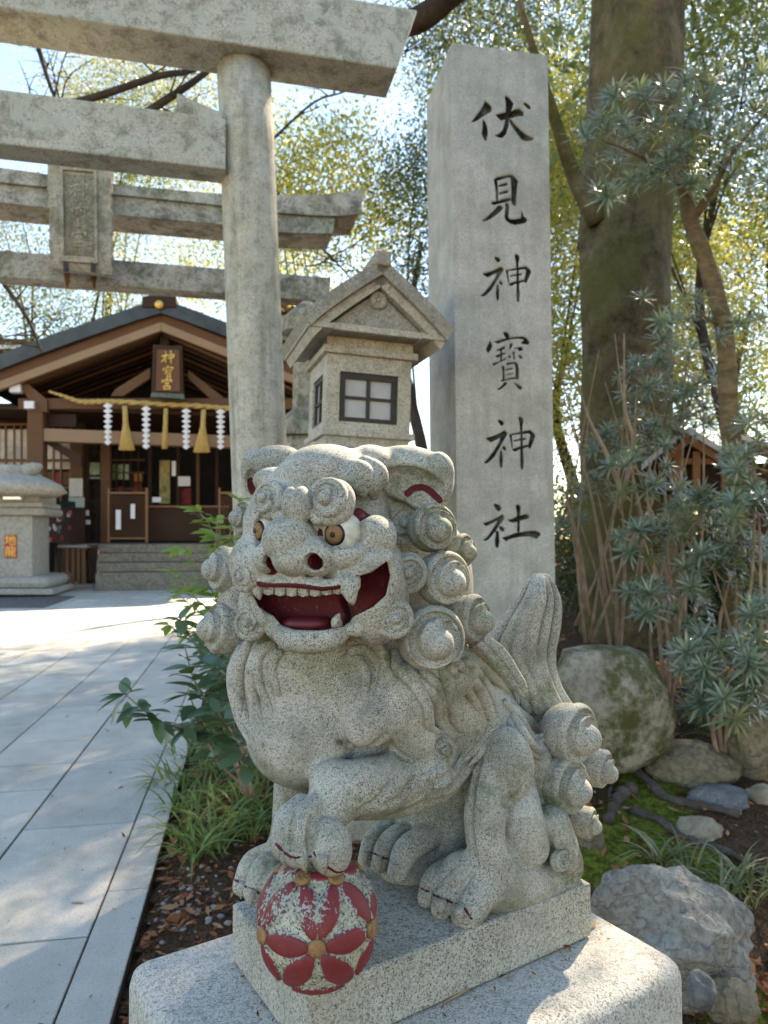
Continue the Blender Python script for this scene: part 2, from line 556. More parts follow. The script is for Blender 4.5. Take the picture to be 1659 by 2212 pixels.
# elbow flap
pch([(905, 1640, 1.20), (970, 1660, 1.24), (950, 1700, 1.205), (860, 1738, 1.14), (770, 1752, 1.09)], [0.036, 0.028, 0.024, 0.020, 0.014], 0.012)
# near haunch
bell(1090, 1650, -0.05, (0.047, 0.055, 0.066), 0.006)
bch([(1062, 1680, -0.05), (1050, 1750, -0.04), (1050, 1815, -0.036), (1075, 1875, -0.035)], [0.034, 0.037, 0.034, 0.040], 0.006)
bch([(1128, 1700, -0.05), (1124, 1765, -0.032), (1140, 1825, -0.030)], [0.026, 0.040, 0.038], 0.004)
bch([(1140, 1640, -0.085), (1172, 1730, -0.07), (1185, 1815, -0.06)], [0.045, 0.036, 0.026], 0.006)
# near hind foot
bch([(1205, 1900, -0.05), (1130, 1905, -0.045), (1060, 1905, -0.045), (1000, 1893, -0.06)], [0.036, 0.046, 0.048, 0.040], 0.015)
for (a, b, c, r, vv) in (((1000, 1858), (940, 1898), (922, 1940), 0.0195, -0.105), ((1035, 1870), (975, 1915), (953, 1962), 0.0205, -0.070)):
    bch([(a[0], a[1], vv), (b[0], b[1], vv + 0.006), (c[0], c[1], vv + 0.01)], [r, r * 1.05, r * 0.85], 0.003)
bch([(1045, 1915, -0.030), (1024, 1945, -0.026), (1008, 1975, -0.024)], [0.026, 0.030, 0.026], 0.003)
# far hind foot
pch([(930, 1880, 1.36), (880, 1870, 1.33), (850, 1855, 1.32)], [0.06, 0.05, 0.03], 0.012)
for x, y, d, r in ((792, 1812, 1.34, 0.019), (822, 1822, 1.30, 0.020), (862, 1838, 1.265, 0.024)):
    pch([(x + 70, y - 35, d + 0.03), (x + 18, y - 2, d), (x - 2, y + 45, d - 0.01)], [r, r, r * .8], 0.003)

# ---- head
V_.ell(HC + Vector((0, 0, 0.02)), (0.118, 0.125, 0.125), HROT, 0.015)
hell(703, 1030, 0.035, (0.074, 0.070, 0.050), 0.010)                 # forehead dome
hell(655, 1125, 0.080, (0.100, 0.042, 0.040), 0.012)                 # brow shelf
hell(640, 1212, 0.085, (0.098, 0.058, 0.042), 0.012)                 # muzzle
hell(560, 1215, 0.078, (0.040, 0.055, 0.046), 0.012)                 # far cheek
hell(760, 1215, 0.085, (0.055, 0.045, 0.040), 0.010)
hell(753, 1197, 0.112, (0.029, 0.034, 0.025), 0.003)                 # near lip bulge
hell(812, 1160, 0.074, (0.029, 0.036, 0.033), 0.006)                 # near cheekbone
hell(816, 1275, 0.045, (0.045, 0.060, 0.080), 0.012)                 # near jaw side
hell(572, 1305, 0.040, (0.032, 0.055, 0.060), 0.012)                 # far jaw side
hell(664, 1334, 0.040, (0.072, 0.065, 0.052), 0.010)                 # lower jaw
hch([(608, 1366, 0.092), (628, 1378, 0.110), (670, 1382, 0.118), (712, 1376, 0.110), (738, 1362, 0.094)], [0.015, 0.019, 0.020, 0.019, 0.014], 0.004)
hch([(552, 1296, 0.10), (566, 1330, 0.098), (590, 1362, 0.092)], [0.009, 0.010, 0.011], 0.005)
hch([(842, 1225, 0.075), (842, 1270, 0.072), (818, 1322, 0.075), (770, 1358, 0.085)], [0.009, 0.010, 0.011, 0.012], 0.005)   # lower lip
# upper lip roll
hch([(545, 1248, 0.105), (585, 1262, 0.128), (640, 1262, 0.138), (700, 1268, 0.135), (745, 1258, 0.130), (772, 1234, 0.122), (800, 1228, 0.110), (832, 1206, 0.085)], [0.009, 0.011, 0.012, 0.011, 0.010, 0.009, 0.009, 0.011], 0.004)
hch([(735, 1240, 0.127), (775, 1218, 0.120), (810, 1208, 0.102), (838, 1200, 0.08)], [0.007, 0.008, 0.008, 0.007], 0.003)
# mouth: cut
MOUTH = [(548, 1283), (575, 1268), (640, 1270), (700, 1277), (745, 1270), (775, 1246), (802, 1238), (835, 1214), (841, 1245), (832, 1285), (805, 1310), (764, 1330), (742, 1352), (690, 1362), (640, 1360), (608, 1349), (594, 1331), (560, 1310)]
def poly_sd(px_, pz_, poly):
    d = np.full(px_.shape, 9.0); inside = np.zeros(px_.shape, bool)
    m = len(poly)
    for i in range(m):
        ax, ay = poly[i]; bx, by = poly[(i + 1) % m]
        ex, ey = bx - ax, by - ay
        wx, wy = px_ - ax, pz_ - ay
        t = np.clip((wx * ex + wy * ey) / (ex * ex + ey * ey), 0, 1)
        d = np.minimum(d, np.hypot(wx - t * ex, wy - t * ey))
        cond = ((ay > pz_) != (by > pz_)) & (px_ < (bx - ax) * (pz_ - ay) / (by - ay + 1e-12) + ax)
        inside ^= cond
    return np.where(inside, -d, d)
def cut_mouth():
    c = HP(690, 1300, 0.1); m = 0.17
    sel, g = V_.sl(np.array(c) - m, np.array(c) + m)
    X, Y, Z = np.broadcast_arrays(g[0] - HC.x, g[1] - HC.y, g[2] - HC.z)
    r = X * HR.x + Y * HR.y; f = X * HF.x + Y * HF.y; z = Z
    # the outline is measured along sight lines, so the walls of the cut run towards the viewer
    wx = X + HC.x; wy = Y + HC.y; wz = Z + HC.z - CAM_Z
    dep = wy * FWD.y + wz * FWD.z
    ix = (wx / dep * FPX + 384) / SC; iy = (512 - (wy * UPV.y + wz * UPV.z) / dep * FPX) / SC
    d2 = poly_sd(ix, iy, MOUTH) * px * dep
    lim = 0.030 + 0.055 * np.clip((ix - 640) / 200.0, -0.2, 1) * 0
    d = np.maximum(d2, (0.052 - f)) 
    V_.put(sel, d.astype(np.float32), 0.004, True)
cut_mouth()
# nose
hell(627, 1168, 0.138, (0.036, 0.048, 0.036), 0.005)
hell(588, 1204, 0.130, (0.023, 0.036, 0.025), 0.003)
hell(692, 1202, 0.126, (0.030, 0.038, 0.029), 0.003)
hell(634, 1208, 0.146, (0.028, 0.034, 0.024), 0.006)
hell(586, 1214, 0.156, (0.0100, 0.034, 0.0115), 0.002, True)
hell(680, 1213, 0.152, (0.0120, 0.034, 0.0120), 0.002, True)
# eye sockets and lids
hell(741, 1150, 0.125, (0.034, 0.030, 0.028), 0.003, True)
hell(572, 1146, 0.118, (0.021, 0.024, 0.026), 0.003, True)
hch([(688, 1158, 0.105), (715, 1178, 0.112), (745, 1176, 0.107), (778, 1158, 0.085)], [0.006, 0.007, 0.007, 0.006], 0.003)
hch([(770, 1105, 0.085), (792, 1125, 0.075), (795, 1155, 0.070)], [0.008, 0.008, 0.006], 0.003)
# locks of hair: laid over the carved body as strands of their own further below
LOCKS = [
 # beard either side of the chin
 ([(750, 1396), (790, 1392), (820, 1425), (815, 1475), (797, 1550)], 0.017, 2), ([(745, 1414), (772, 1428), (790, 1460), (784, 1520)], 0.011, 1),
 ([(600, 1398), (572, 1418), (568, 1468), (598, 1550)], 0.016, 2), ([(612, 1408), (592, 1425), (592, 1462), (606, 1510)], 0.009, 1),
 # far mane down the chest
 ([(566, 1392), (548, 1450), (552, 1520), (580, 1595)], 0.014, 1), ([(548, 1385), (528, 1450), (534, 1530), (566, 1612)], 0.016, 2), ([(528, 1392), (508, 1455), (514, 1530), (548, 1622)], 0.014, 1),
 # near mane, wavy
 ([(838, 1408), (850, 1450), (885, 1485), (912, 1530), (925, 1580), (985, 1592)], 0.018, 2),
 ([(872, 1440), (900, 1475), (936, 1508), (944, 1552), (970, 1586), (1010, 1586)], 0.013, 1),
 ([(905, 1450), (940, 1480), (955, 1520), (960, 1560), (985, 1578)], 0.012, 1),
 ([(958, 1432), (968, 1480), (974, 1530), (988, 1568), (1014, 1582)], 0.013, 1),
 ([(980, 1436), (1015, 1478), (1042, 1525), (1052, 1570), (1020, 1615), (985, 1655)], 0.016, 2),
 ([(1008, 1428), (1043, 1472), (1066, 1525), (1068, 1570), (1038, 1625), (1002, 1665)], 0.011, 1),
 ([(1012, 1400), (1050, 1432), (1090, 1474), (1120, 1522)], 0.020, 2),
 ([(1040, 1382), (1078, 1420), (1112, 1465), (1140, 1512)], 0.014, 2),
 # flank locks by the tail
 ([(1085, 1520), (1115, 1555), (1150, 1600), (1182, 1585)], 0.014, 2), ([(1105, 1526), (1140, 1556), (1160, 1572), (1180, 1550)], 0.011, 1), ([(1098, 1540), (1126, 1588), (1160, 1628), (1184, 1622)], 0.012, 2),
]
# hock strip
pch([(1195, 1775, 1.27), (1220, 1830, 1.28), (1236, 1870, 1.30), (1225, 1905, 1.29)], [0.03, 0.025, 0.02, 0.018], 0.008)
for q in ([(1208, 1760), (1215, 1810), (1238, 1850), (1236, 1895)], [(1195, 1790), (1205, 1825), (1226, 1858), (1225, 1905)]):
    ridge(q, 0.008, 0.003, 0.002)
# fringe lines on the elbow flap
for q in ([(905, 1680), (940, 1672), (968, 1640), (985, 1605)], [(915, 1700), (955, 1690), (988, 1655), (1008, 1612)], [(925, 1722), (968, 1705), (1005, 1665), (1025, 1625)]):
    ridge(q, 0.0095, 0.003, 0.003)
for x0 in (775, 825, 880):
    o = x0 - 775
    groove([(x0, 1748 - o * .10), (x0 + 40, 1728 - o * .16), (x0 + 66, 1690 - o * .2)], 0.0045, 0.003)
# creases
groove([(728, 1600), (745, 1609), (775, 1615), (810, 1605), (835, 1585)], 0.005, 0.005)
groove([(840, 1600), (858, 1625), (890, 1645)], 0.0045, 0.005)
groove([(1030, 1580), (1036, 1640), (1024, 1700), (1016, 1780), (1030, 1850)], 0.005, 0.005)
groove([(1102, 1720), (1094, 1770), (1100, 1830), (1130, 1870), (1170, 1868), (1195, 1835)], 0.005, 0.004)
groove([(1085, 1742), (1110, 1728), (1135, 1690)], 0.004, 0.004)
groove([(640, 1755), (630, 1790), (628, 1840)], 0.004, 0.003)
groove([(672, 1760), (668, 1800), (668, 1850)], 0.005, 0.003)
groove([(985, 1870), (952, 1900), (938, 1940)], 0.004, 0.003)
groove([(1025, 1885), (998, 1920), (980, 1968)], 0.005, 0.003)
# ears
hell(800, 1005, -0.01, (0.040, 0.045, 0.032), 0.010)
blob(885, 1025, 1.125, 96, 62, 52, -10, 0.008)
blob(922, 1050, 1.12, 56, 58, 44, 0, 0.008)
blob(955, 1008, 1.115, 24, 34, 30, 25, 0.006)
blob(893, 1058, 1.088, 82, 50, 34, -16, 0.002, True)
blob(592, 1000, 1.155, 62, 38, 45, 10, 0.008)
blob(548, 1022, 1.16, 27, 52, 34, 8, 0.008)
blob(546, 1048, 1.135, 18, 34, 22, 8, 0.004, True)
# tufts above the brows
hell(590, 1038, 0.055, (0.032, 0.030, 0.021), 0.003)
hch([(750, 1012, 0.065), (780, 1022, 0.065), (804, 1045, 0.055), (808, 1068, 0.045)], [0.015, 0.018, 0.015, 0.009], 0.001)
hch([(788, 1004, 0.050), (815, 1020, 0.045), (824, 1042, 0.035)], [0.014, 0.015, 0.010], 0.001)
hch([(735, 1020, 0.075), (762, 1036, 0.078), (782, 1062, 0.068)], [0.011, 0.0135, 0.009], 0.001)
hell(632, 1090, 0.142, (0.014, 0.020, 0.026), 0.003)
hell(652, 1090, 0.142, (0.014, 0.020, 0.026), 0.003)                 # centre tuft
# nothing below the plinth top
V_.D[:, :, : max(0, int((PL_Z - 0.004 - V_.lo[2]) / V_.h))] = 9.0

body_me, bpos = V_.mesh('body')
# painted places (real paint on the stone): mouth lining, nostrils, ear line, claw lines
rel = bpos - np.array(HC)
ff = rel @ np.array(HF)
dep = bpos[:, 1] * FWD.y + (bpos[:, 2] - CAM_Z) * FWD.z
ix = (bpos[:, 0] / dep * FPX + 384) / SC
iy = (512 - (bpos[:, 1] * UPV.y + (bpos[:, 2] - CAM_Z) * UPV.z) / dep * FPX) / SC
def near(pts, r):
    """1 inside the tube of radius r about a polyline, falling to 0 outside"""
    q = catmull([list(p) for p in pts], len(pts) * 6)
    d = np.full(len(bpos), 9.0)
    for a, b in zip(q[:-1], q[1:]):
        ab = b - a; t = np.clip(((bpos - a) @ ab) / (ab @ ab + 1e-12), 0, 1)
        d = np.minimum(d, np.linalg.norm(bpos - a - t[:, None] * ab, axis=1))
    return np.clip(0.5 + (r - d) / 0.004, 0, 1)
sel = (np.abs(rel) < 0.25).all(1)
md = np.full(len(bpos), 9.0)
md[sel] = poly_sd(ix[sel], iy[sel], MOUTH) * px
paint = np.clip(0.5 - (md - 0.001) / 0.004, 0, 1) * (ff > 0.03) * (ff < 0.125) * sel
for x, y, f, r in ((588, 1214, 0.136, 0.0185), (679, 1213, 0.132, 0.0195)):
    d = np.linalg.norm(bpos - np.array(HP(x, y, f)), axis=1)
    dep_ = (rel @ np.array(HF))
    inner = np.clip(0.5 + (r - d) / 0.003, 0, 1)
    paint = np.maximum(paint, inner * 0.98)
paint = np.maximum(paint, near(on_surf(dense([(880, 1066), (898, 1054), (922, 1056), (950, 1080)]), 0.0), 0.0055))
paint = np.maximum(paint, near(on_surf([(542, 1040), (547, 1062)], 0.0), 0.007))
paint = np.maximum(paint, near([HP(775, 1100, 0.10), HP(785, 1115, 0.085), HP(792, 1140, 0.07), HP(785, 1165, 0.08)], 0.011))
# lip line, socket rims
paint = np.maximum(paint, near(on_surf(dense([(556, 1262), (590, 1266), (640, 1266), (700, 1273), (745, 1266), (770, 1247)]), 0.0), 0.0042))
paint = np.maximum(paint, near([HP(692, 1135, 0.11), HP(694, 1160, 0.115), HP(720, 1175, 0.118)], 0.004))
# claw lines
for q in ([(596, 1822), (618, 1845), (640, 1852), (672, 1850)], [(678, 1842), (702, 1868), (728, 1884), (748, 1880)],
          [(905, 1915), (935, 1932), (968, 1946), (1000, 1960), (1018, 1985)], [(508, 1900), (530, 1915), (555, 1925), (572, 1950)], [(795, 1838), (822, 1850), (850, 1862)]):
    paint = np.maximum(paint, near(on_surf(dense(q), 0.0, False), 0.0026) * 0.8)
set_attr(body_me, 'paint', paint)
set_attr(body_me, 'cream', np.zeros(len(bpos)))
body = link('body', body_me, M_STATUE, statue)
# ---- tail: a flame of strands
T_ = Vox((0.10, 1.22, 1.20), (0.50, 1.60, 1.62), 0.0029)
TL = [(1118, 1530), (1085, 1470), (1058, 1408), (1088, 1350), (1122, 1295), (1142, 1258)]
TR = [(1232, 1535), (1200, 1480), (1186, 1420), (1200, 1350), (1204, 1298), (1190, 1258)]
for i in range(6):
    s = i / 5.0
    pts = []; rad = []
    for j, (a, b) in enumerate(zip(TL, TR)):
        x = a[0] + (b[0] - a[0]) * s; y = a[1] + (b[1] - a[1]) * s
        if j in (1, 2): x += 10 * math.sin(math.pi * s)
        w = (b[0] - a[0]) * px * 1.42
        pts.append(P(x, y, 1.42 - 0.036 * math.sin(math.pi * s) * (1 if j < 5 else .5)))
        rad.append(max(w / 5 * 0.545, 0.006))
    pts.append(P((1158 + 22 * s), 1246, 1.42)); rad.append(0.007)
    T_.chain(pts, rad, 0.001)
T_.chain([P(1165, 1560, 1.45), P(1130, 1450, 1.45), P(1135, 1390, 1.44), P(1160, 1320, 1.44), P(1166, 1262, 1.43)], [0.046, 0.042, 0.040, 0.026, 0.012], 0.004)
tail_me, _p = T_.mesh('tail')
set_attr(tail_me, 'paint', np.zeros(len(_p))); set_attr(tail_me, 'cream', np.zeros(len(_p)))
tail = link('tail', tail_me, M_STATUE, statue)

# ---- curls of the mane: two kinds, mirrored, shared meshes
def make_curl(kind, hand):
    v = Vox((-1.25, -1.25, -0.75), (1.25, 1.25, 1.35), 0.045)
    def sp(turns, r0, r1, z0, z1, ph=0.0, n=44):
        out = []
        for t in np.linspace(0, 1, n):
            a = ph + hand * turns * 2 * math.pi * t
            r = r0 + (r1 - r0) * t
            out.append((r * math.cos(a), r * math.sin(a), z0 + (z1 - z0) * t))
        return out
    if kind == 0:      # big: round body, lipped groove about a ball
        v.ell((0, 0, 0), (0.98, 0.98, 0.94), None, 0.1)
        def off(q, o): return [(x + o[0], y + o[1], z) for x, y, z in q]
        q = sp(1.35, 0.84, 0.56, 0.20, 0.62, 0.3, 56)
        v.chain(q, [0.27 - 0.09 * t for t in np.linspace(0, 1, len(q))], 0.05, n=len(q))
        g = off(sp(1.25, 0.86, 0.56, 0.50, 0.92, 0.35, 56), (0.06, -0.03))
        for dz in (0.0, -0.14):
            v.chain([(x, y, z + dz) for x, y, z in g], [(0.12 if dz == 0 else 0.10) + 0.05 * t for t in np.linspace(0, 1, len(g))], 0.02, True, n=len(g))
        v.ell((0.10, -0.04, 0.62), (0.50, 0.50, 0.54), None, 0.015)
    else:              # small: two-turn snail
        v.ell((0, 0, -0.05), (1.0, 1.0, 0.62), None, 0.1)
        q = sp(1.45, 0.86, 0.30, 0.22, 0.60, 0.4, 64)
        v.chain(q, [0.27 - 0.07 * t for t in np.linspace(0, 1, len(q))], 0.05, n=len(q))
        v.ell((0.02, 0.0, 0.62), (0.27, 0.27, 0.26), None, 0.04)
        g = sp(1.4, 0.66, 0.28, 0.62, 0.90, 0.6, 60)
        for dz in (0.0, -0.14):
            v.chain([(x, y, z + dz) for x, y, z in g], [0.115] * len(g), 0.02, True, n=len(g))
        v.ell((0.02, 0.0, 0.68), (0.27, 0.27, 0.28), None, 0.015)
    me, p = v.mesh('curl')
    set_attr(me, 'paint', np.zeros(len(p))); set_attr(me, 'cream', np.zeros(len(p)))
    me.materials.append(M_STATUE)
    return me
CURL = {(k, h): make_curl(k, h) for k in (0, 1) for h in (1, -1)}
def curl(c, rad, axis, kind=0, hand=1, roll=0.0, name='mane_curl', flat=1.0):
    o = link(name, CURL[(kind, hand)], None, statue)
    z = Vector(axis).normalized(); x = z.cross(Vector((0, 0, 1))).normalized() if abs(z.z) < .95 else Vector((1, 0, 0)); y = z.cross(x)
    R = Matrix((x, y, z)).transposed() @ Matrix.Rotation(roll, 3, 'Z')
    o.matrix_parent_inverse = Matrix.Translation(-WORLD[statue.name])
    o.matrix_basis = Matrix.Translation(c) @ R.to_4x4() @ Matrix.Diagonal((rad, rad, rad * flat, 1))
    return o
def R_(r, d): return r * px * d * 1.12
for (x, y, r, d, ax, kind, hand, roll) in (
    (930, 1142, 47, 1.10, (0.45, -0.88, 0.08), 0, 1, 2.6),
    (952, 1250, 53, 1.09, (0.50, -0.86, 0.0), 0, 1, 2.4),
    (926, 1378, 63, 1.07, (0.30, -0.94, 0.05), 0, 1, 2.2),
    (990, 1190, 34, 1.19, (0.80, -0.60, 0.0), 0, 1, 2.0),
    (1010, 1338, 48, 1.16, (0.78, -0.62, 0.05), 0, 1, 2.5),
    (868, 1132, 37, 1.05, (0.15, -0.98, 0.1), 1, 1, 1.0),
    (880, 1236, 39, 1.055, (0.10, -0.99, 0.0), 1, 1, 0.5),
    (852, 1334, 38, 1.035, (0.10, -0.99, 0.0), 1, 1, 0.2),
    (495, 1232, 46, 1.20, (-0.80, -0.58, 0.12), 0, -1, 0.6),
    (490, 1358, 50, 1.185, (-0.78, -0.60, 0.10), 0, -1, 0.8),
    (536, 1122, 34, 1.185, (-0.70, -0.70, 0.10), 0, -1, 0.4),
    (532, 1246, 27, 1.13, (-0.50, -0.86, 0.0), 1, -1, 1.4),
    (545, 1345, 34, 1.11, (-0.35, -0.94, 0.1), 1, -1, 2.4),
):
    if kind == 1 and x != 865:            # beside the face: sits on the carved cheek
        d = surf(x, y, d) + 0.25 * R_(r, d)
    curl(P(x, y, d), R_(r, d), ax, kind, hand, roll)
# brow curls
curl(HP(717, 1085, 0.118), R_(46, 1.03), HF * 0.95 + Vector((0.05, 0, 0.2)), 1, -1, 0.6, 'brow_curl', 1.0)
curl(HP(587, 1081, 0.110), R_(37, 1.06), HF * 0.95 + Vector((-0.25, 0, 0.2)), 1, 1, 2.4, 'brow_curl', 1.0)
# curls about the tail, elbow and hock
for (x, y, r, d, ax, kind, hand, roll, nm) in (
    (1228, 1582, 57, 1.335, (0.62, -0.78, -0.05), 0, 1, 3.0, 'tail_curl'),
    (1213, 1695, 54, 1.315, (0.60, -0.78, 0.05), 0, 1, 2.6, 'tail_curl'),
    (1288, 1658, 37, 1.42, (0.75, -0.60, -0.15), 0, 1, 2.4, 'tail_curl'),
    (1262, 1775, 30, 1.43, (0.8, -0.55, -0.1), 0, 1, 2.0, 'tail_curl'),
    (953, 1617, 27, 1.165, (0.20, -0.97, 0.05), 1, 1, 0.3, 'elbow_curl'),
    (1210, 1858, 22, 1.245, (0.45, -0.88, 0.05), 1, 1, 2.0, 'hock_curl'),
):
    curl(P(x, y, d), R_(r, d), ax, kind, hand, roll, nm)

# ---- strands of the mane, beard and flanks
def lock(pts, r, n):
    q = [Vector(p) for p in on_surf(dense(pts, 5), 0.0)]; m = len(q)
    for k in range(n):
        of = (k - (n - 1) / 2) * r * 1.05; rr = r * (1.0 if n == 1 else 0.66)
        path = []; rad = []
        for i, p in enumerate(q):
            t = (q[min(i + 1, m - 1)] - q[max(i - 1, 0)]).normalized(); vd = (p - CAMP).normalized()
            sd = t.cross(vd).normalized(); u = i / (m - 1)
            w = (0.75 + 0.25 * math.sin(math.pi * min(1, u * 1.6))) * (1 - max(0, (u - 0.72) / 0.28) ** 1.6 * 0.86)
            path.append(p + sd * (of * w) + vd * (rr * 0.10)); rad.append(rr * w)
        mb = MB(); mb.tube(path, rad, 12); mb.build('hair_lock', M_STATUE, statue)
for q_, r_, n_ in LOCKS: lock(q_, r_, n_)

# ---- eyes
M_WHITE = plain('eye_white_paint', (0.60, 0.58, 0.50), 0.5, 0.4, 0.25, 90)
M_BLACK = plain('black_paint', (0.012, 0.012, 0.014), 0.4, 0.4, 0.3, 60)
M_GOLD = plain('gold_paint', (0.30, 0.165, 0.07), 0.5, 0.5, 0.3, 70, 0.4, 0.35)
M_RED = NT('red_paint', 0.5, 0.4)
_n = M_RED.noise(26, 4, 0.6)
M_RED.color(M_RED.mix(_n, (0.07, 0.004, 0.009), (0.15, 0.010, 0.018))); M_RED = M_RED.m
def sphere_mesh(name, seg=32, rings=18):
    bm = bmesh.new(); bmesh.ops.create_uvsphere(bm, u_segments=seg, v_segments=rings, radius=1.0)
    me = bpy.data.meshes.new(name); bm.to_mesh(me); bm.free()
    me.polygons.foreach_set('use_smooth', [True] * len(me.polygons)); return me
def eye(c, r, axis, ri):
    ax = Vector(axis).normalized()
    m = MB(); m.lathe(c, [(r * math.sin(t), -r * math.cos(t)) for t in np.linspace(0.02, math.pi - 0.02, 22)], 32, True, ax)
    o = m.build('eye', M_WHITE, statue)
    def cap(name, r0, r1, lift, mat):
        m = MB(); pr = []
        for s in np.linspace(0, 1, 7):
            q = r1 + (r0 - r1) * s
            pr.append((max(q, 1e-4), math.sqrt(max(r * r - q * q, 0)) + lift))
        pr = [(r1, math.sqrt(r * r - r1 * r1) - 0.002)] + pr
        m.lathe(c, pr, 32, True, ax)
        c_ = m.build(name, mat, o)
        return c_
    cap('iris_ring', 0.0, ri * 1.22, 0.0008, M_BLACK)
    cap('iris', 0.0, ri, 0.0016, M_GOLD)
    cap('pupil', 0.0, ri * 0.30, 0.0026, M_BLACK)
eye(HP(741, 1150, 0.097), 0.0290, HF * 0.92 + Vector((-0.02, 0, -0.10)), 0.0132)
eye(HP(581, 1146, 0.092), 0.0240, HF * 0.55 + Vector((-0.55, -0.25, -0.02)), 0.0128)

# ---- teeth, fangs, tongue
M_TOOTH = granite('tooth_stone', (0.46, 0.445, 0.385), (0.34, 0.33, 0.28), (0.045, 0.045, 0.036), 280, blot=0.3)
def tooth(pts_top, pts_bot, thick, name='tooth', mat=M_TOOTH, bev=0.0018):
    m = MB(); m.prism(pts_top + pts_bot, -HF * thick)
    m.build(name, mat, statue, bev, 2)
tx = np.linspace(566, 742, 8)
def lipy(x): return float(np.interp(x, [560, 590, 640, 700, 745], [1264, 1264, 1264, 1271, 1268]))
def lipf(x): return float(np.interp(x, [560, 600, 650, 700, 745], [0.114, 0.131, 0.139, 0.136, 0.131]))
for a, b in zip(tx[:-1], tx[1:]):
    m_ = (a + b) / 2
    a += 0.25; b -= 0.25
    bot = 1290 - 5 * ((m_ - 655) / 90) ** 2 + (0 if m_ < 700 else -2)
    tooth([HP(a, lipy(a) - 6, lipf(a)), HP(b, lipy(b) - 6, lipf(b))], [HP(b - 2, bot - 3, lipf(b) - 0.003), HP(m_, bot, lipf(m_) - .002), HP(a + 2, bot - 3, lipf(a) - 0.003)], 0.02)
def fang(b0, tip, r, name='fang', bend=0.0):
    m = MB(); b0 = Vector(b0); tip = Vector(tip)
    mid = b0.lerp(tip, 0.5) + HF * 0.006
    m.tube([b0, b0.lerp(mid, .6), mid, mid.lerp(tip, .6), tip], [r, r * 0.97, r * 0.78, r * 0.45, r * 0.07], 12)
    m.build(name, M_TOOTH, statue)
fang(HP(757, 1250, 0.124), HP(763, 1308, 0.136), 0.0145)
fang(HP(560, 1256, 0.105), HP(562, 1296, 0.115), 0.0115)
fang(HP(728, 1352, 0.100), HP(734, 1324, 0.103), 0.0085, 'lower_fang')
m = MB(); m.tube([HP(612, 1352, 0.082), HP(640, 1349, 0.092), HP(680, 1349, 0.094), HP(712, 1346, 0.087)], [0.011, 0.015, 0.015, 0.011], 14, True, True, 0.8)
m.build('tongue', M_RED, statue)

# ---- claws
def claw(a, b, r):
    m = MB(); a = Vector(a); b = Vector(b)
    m.tube([a, a.lerp(b, .35), a.lerp(b, .7), b], [r, r * .9, r * .55, r * .08], 10, True, True, 0.8)
    m.build('claw', M_TOOTH, statue)
claw(P(612, 1838, 0.998), P(618, 1872, 0.998), 0.011)
claw(P(650, 1845, 0.974), P(662, 1885, 0.978), 0.012)
claw(P(697, 1850, 0.966), P(700, 1890, 0.975), 0.010)
claw(P(527, 1905, 1.150), P(520, 1942, 1.150), 0.0105)
claw(P(545, 1918, 1.118), P(540, 1962, 1.125), 0.0115)
claw(P(583, 1940, 1.092), P(586, 1985, 1.10), 0.011)
claw(BP(925, 1925, -0.088), BP(929, 1960, -0.082), 0.0115)
claw(BP(950, 1944, -0.046), BP(955, 1982, -0.040), 0.0125)
claw(BP(990, 1958, -0.004), BP(992, 2000, 0.0), 0.0115)
claw(P(788, 1840, 1.315), P(786, 1872, 1.31), 0.011)
claw(P(816, 1848, 1.28), P(818, 1885, 1.275), 0.0115)
claw(P(855, 1862, 1.245), P(850, 1905, 1.24), 0.012)

# ---- the flowered ball under the paw
BALL_C = P(686, 1986, 1.02); BALL_R = 0.0855
m = MB(); m.lathe(BALL_C, [(BALL_R * math.sin(t), -BALL_R * math.cos(t)) for t in np.linspace(0.03, math.pi - 0.03, 40)], 64)
ball_me_mat = granite('ball_stone', (0.50, 0.48, 0.38), (0.34, 0.34, 0.26), (0.05, 0.052, 0.042), 150, moss=0.6, blot=0.45)
ball = m.build('ball', ball_me_mat, statue)
t = NT('worn_red_petal', 0.55, 0.35)
pos = t.geo_pos()
wear = t.math('ADD', t.math('MULTIPLY', t.noise(210, 4, 0.7, pos), 0.62), t.math('MULTIPLY', t.noise(24, 5, 0.65, pos), 1.25))
sep = t.n.new('ShaderNodeSeparateXYZ'); t.l.new(pos, sep.inputs[0])
up = t.math('MULTIPLY', t.math('SUBTRACT', sep.outputs['Z'], BALL_C.z - 0.02), 2.2)      # the paint is worn off towards the top of the ball
wear = t.math('ADD', wear, t.math('MINIMUM', up, 0.10))
edge = t.attr('edge')
wear = t.math('ADD', wear, t.math('MULTIPLY', edge, 0.55))
mask = t.ramp(wear, [(0.0, 1.0), (0.98, 1.0), (1.0, 0.0)])
mask = t.math('LESS_THAN', wear, 1.14)
red = t.mix(t.noise(60, 3, 0.6, pos), (0.15, 0.018, 0.022), (0.25, 0.038, 0.042))
bare = t.mix(t.ramp(t.noise(240, 3, 0.6, pos), [(0.42, 1.0), (0.5, 0.0)]), (0.36, 0.35, 0.31), (0.08, 0.08, 0.065))
t.color(t.mix(mask, bare, red)); t.bump(t.noise(220, 3, 0.6, pos), 0.25, 0.003)
M_PETAL = t.m
def on_ball(x, y):
    r = ray(x, y).normalized(); oc = CAMP - BALL_C
    b = oc.dot(r); disc = b * b - oc.dot(oc) + BALL_R ** 2
    if disc < 0: # outside the outline: nearest point of it
        q = CAMP + r * (-b); return (q - BALL_C).normalized()
    return (CAMP + r * (-b - math.sqrt(disc)) - BALL_C).normalized()
ND = {0: on_ball(685, 2047), 1: on_ball(655, 1899), 2: on_ball(724, 1899), 3: on_ball(799, 2006), 4: on_ball(570, 2020), 8: on_ball(772, 1872), 9: on_ball(600, 1872)}
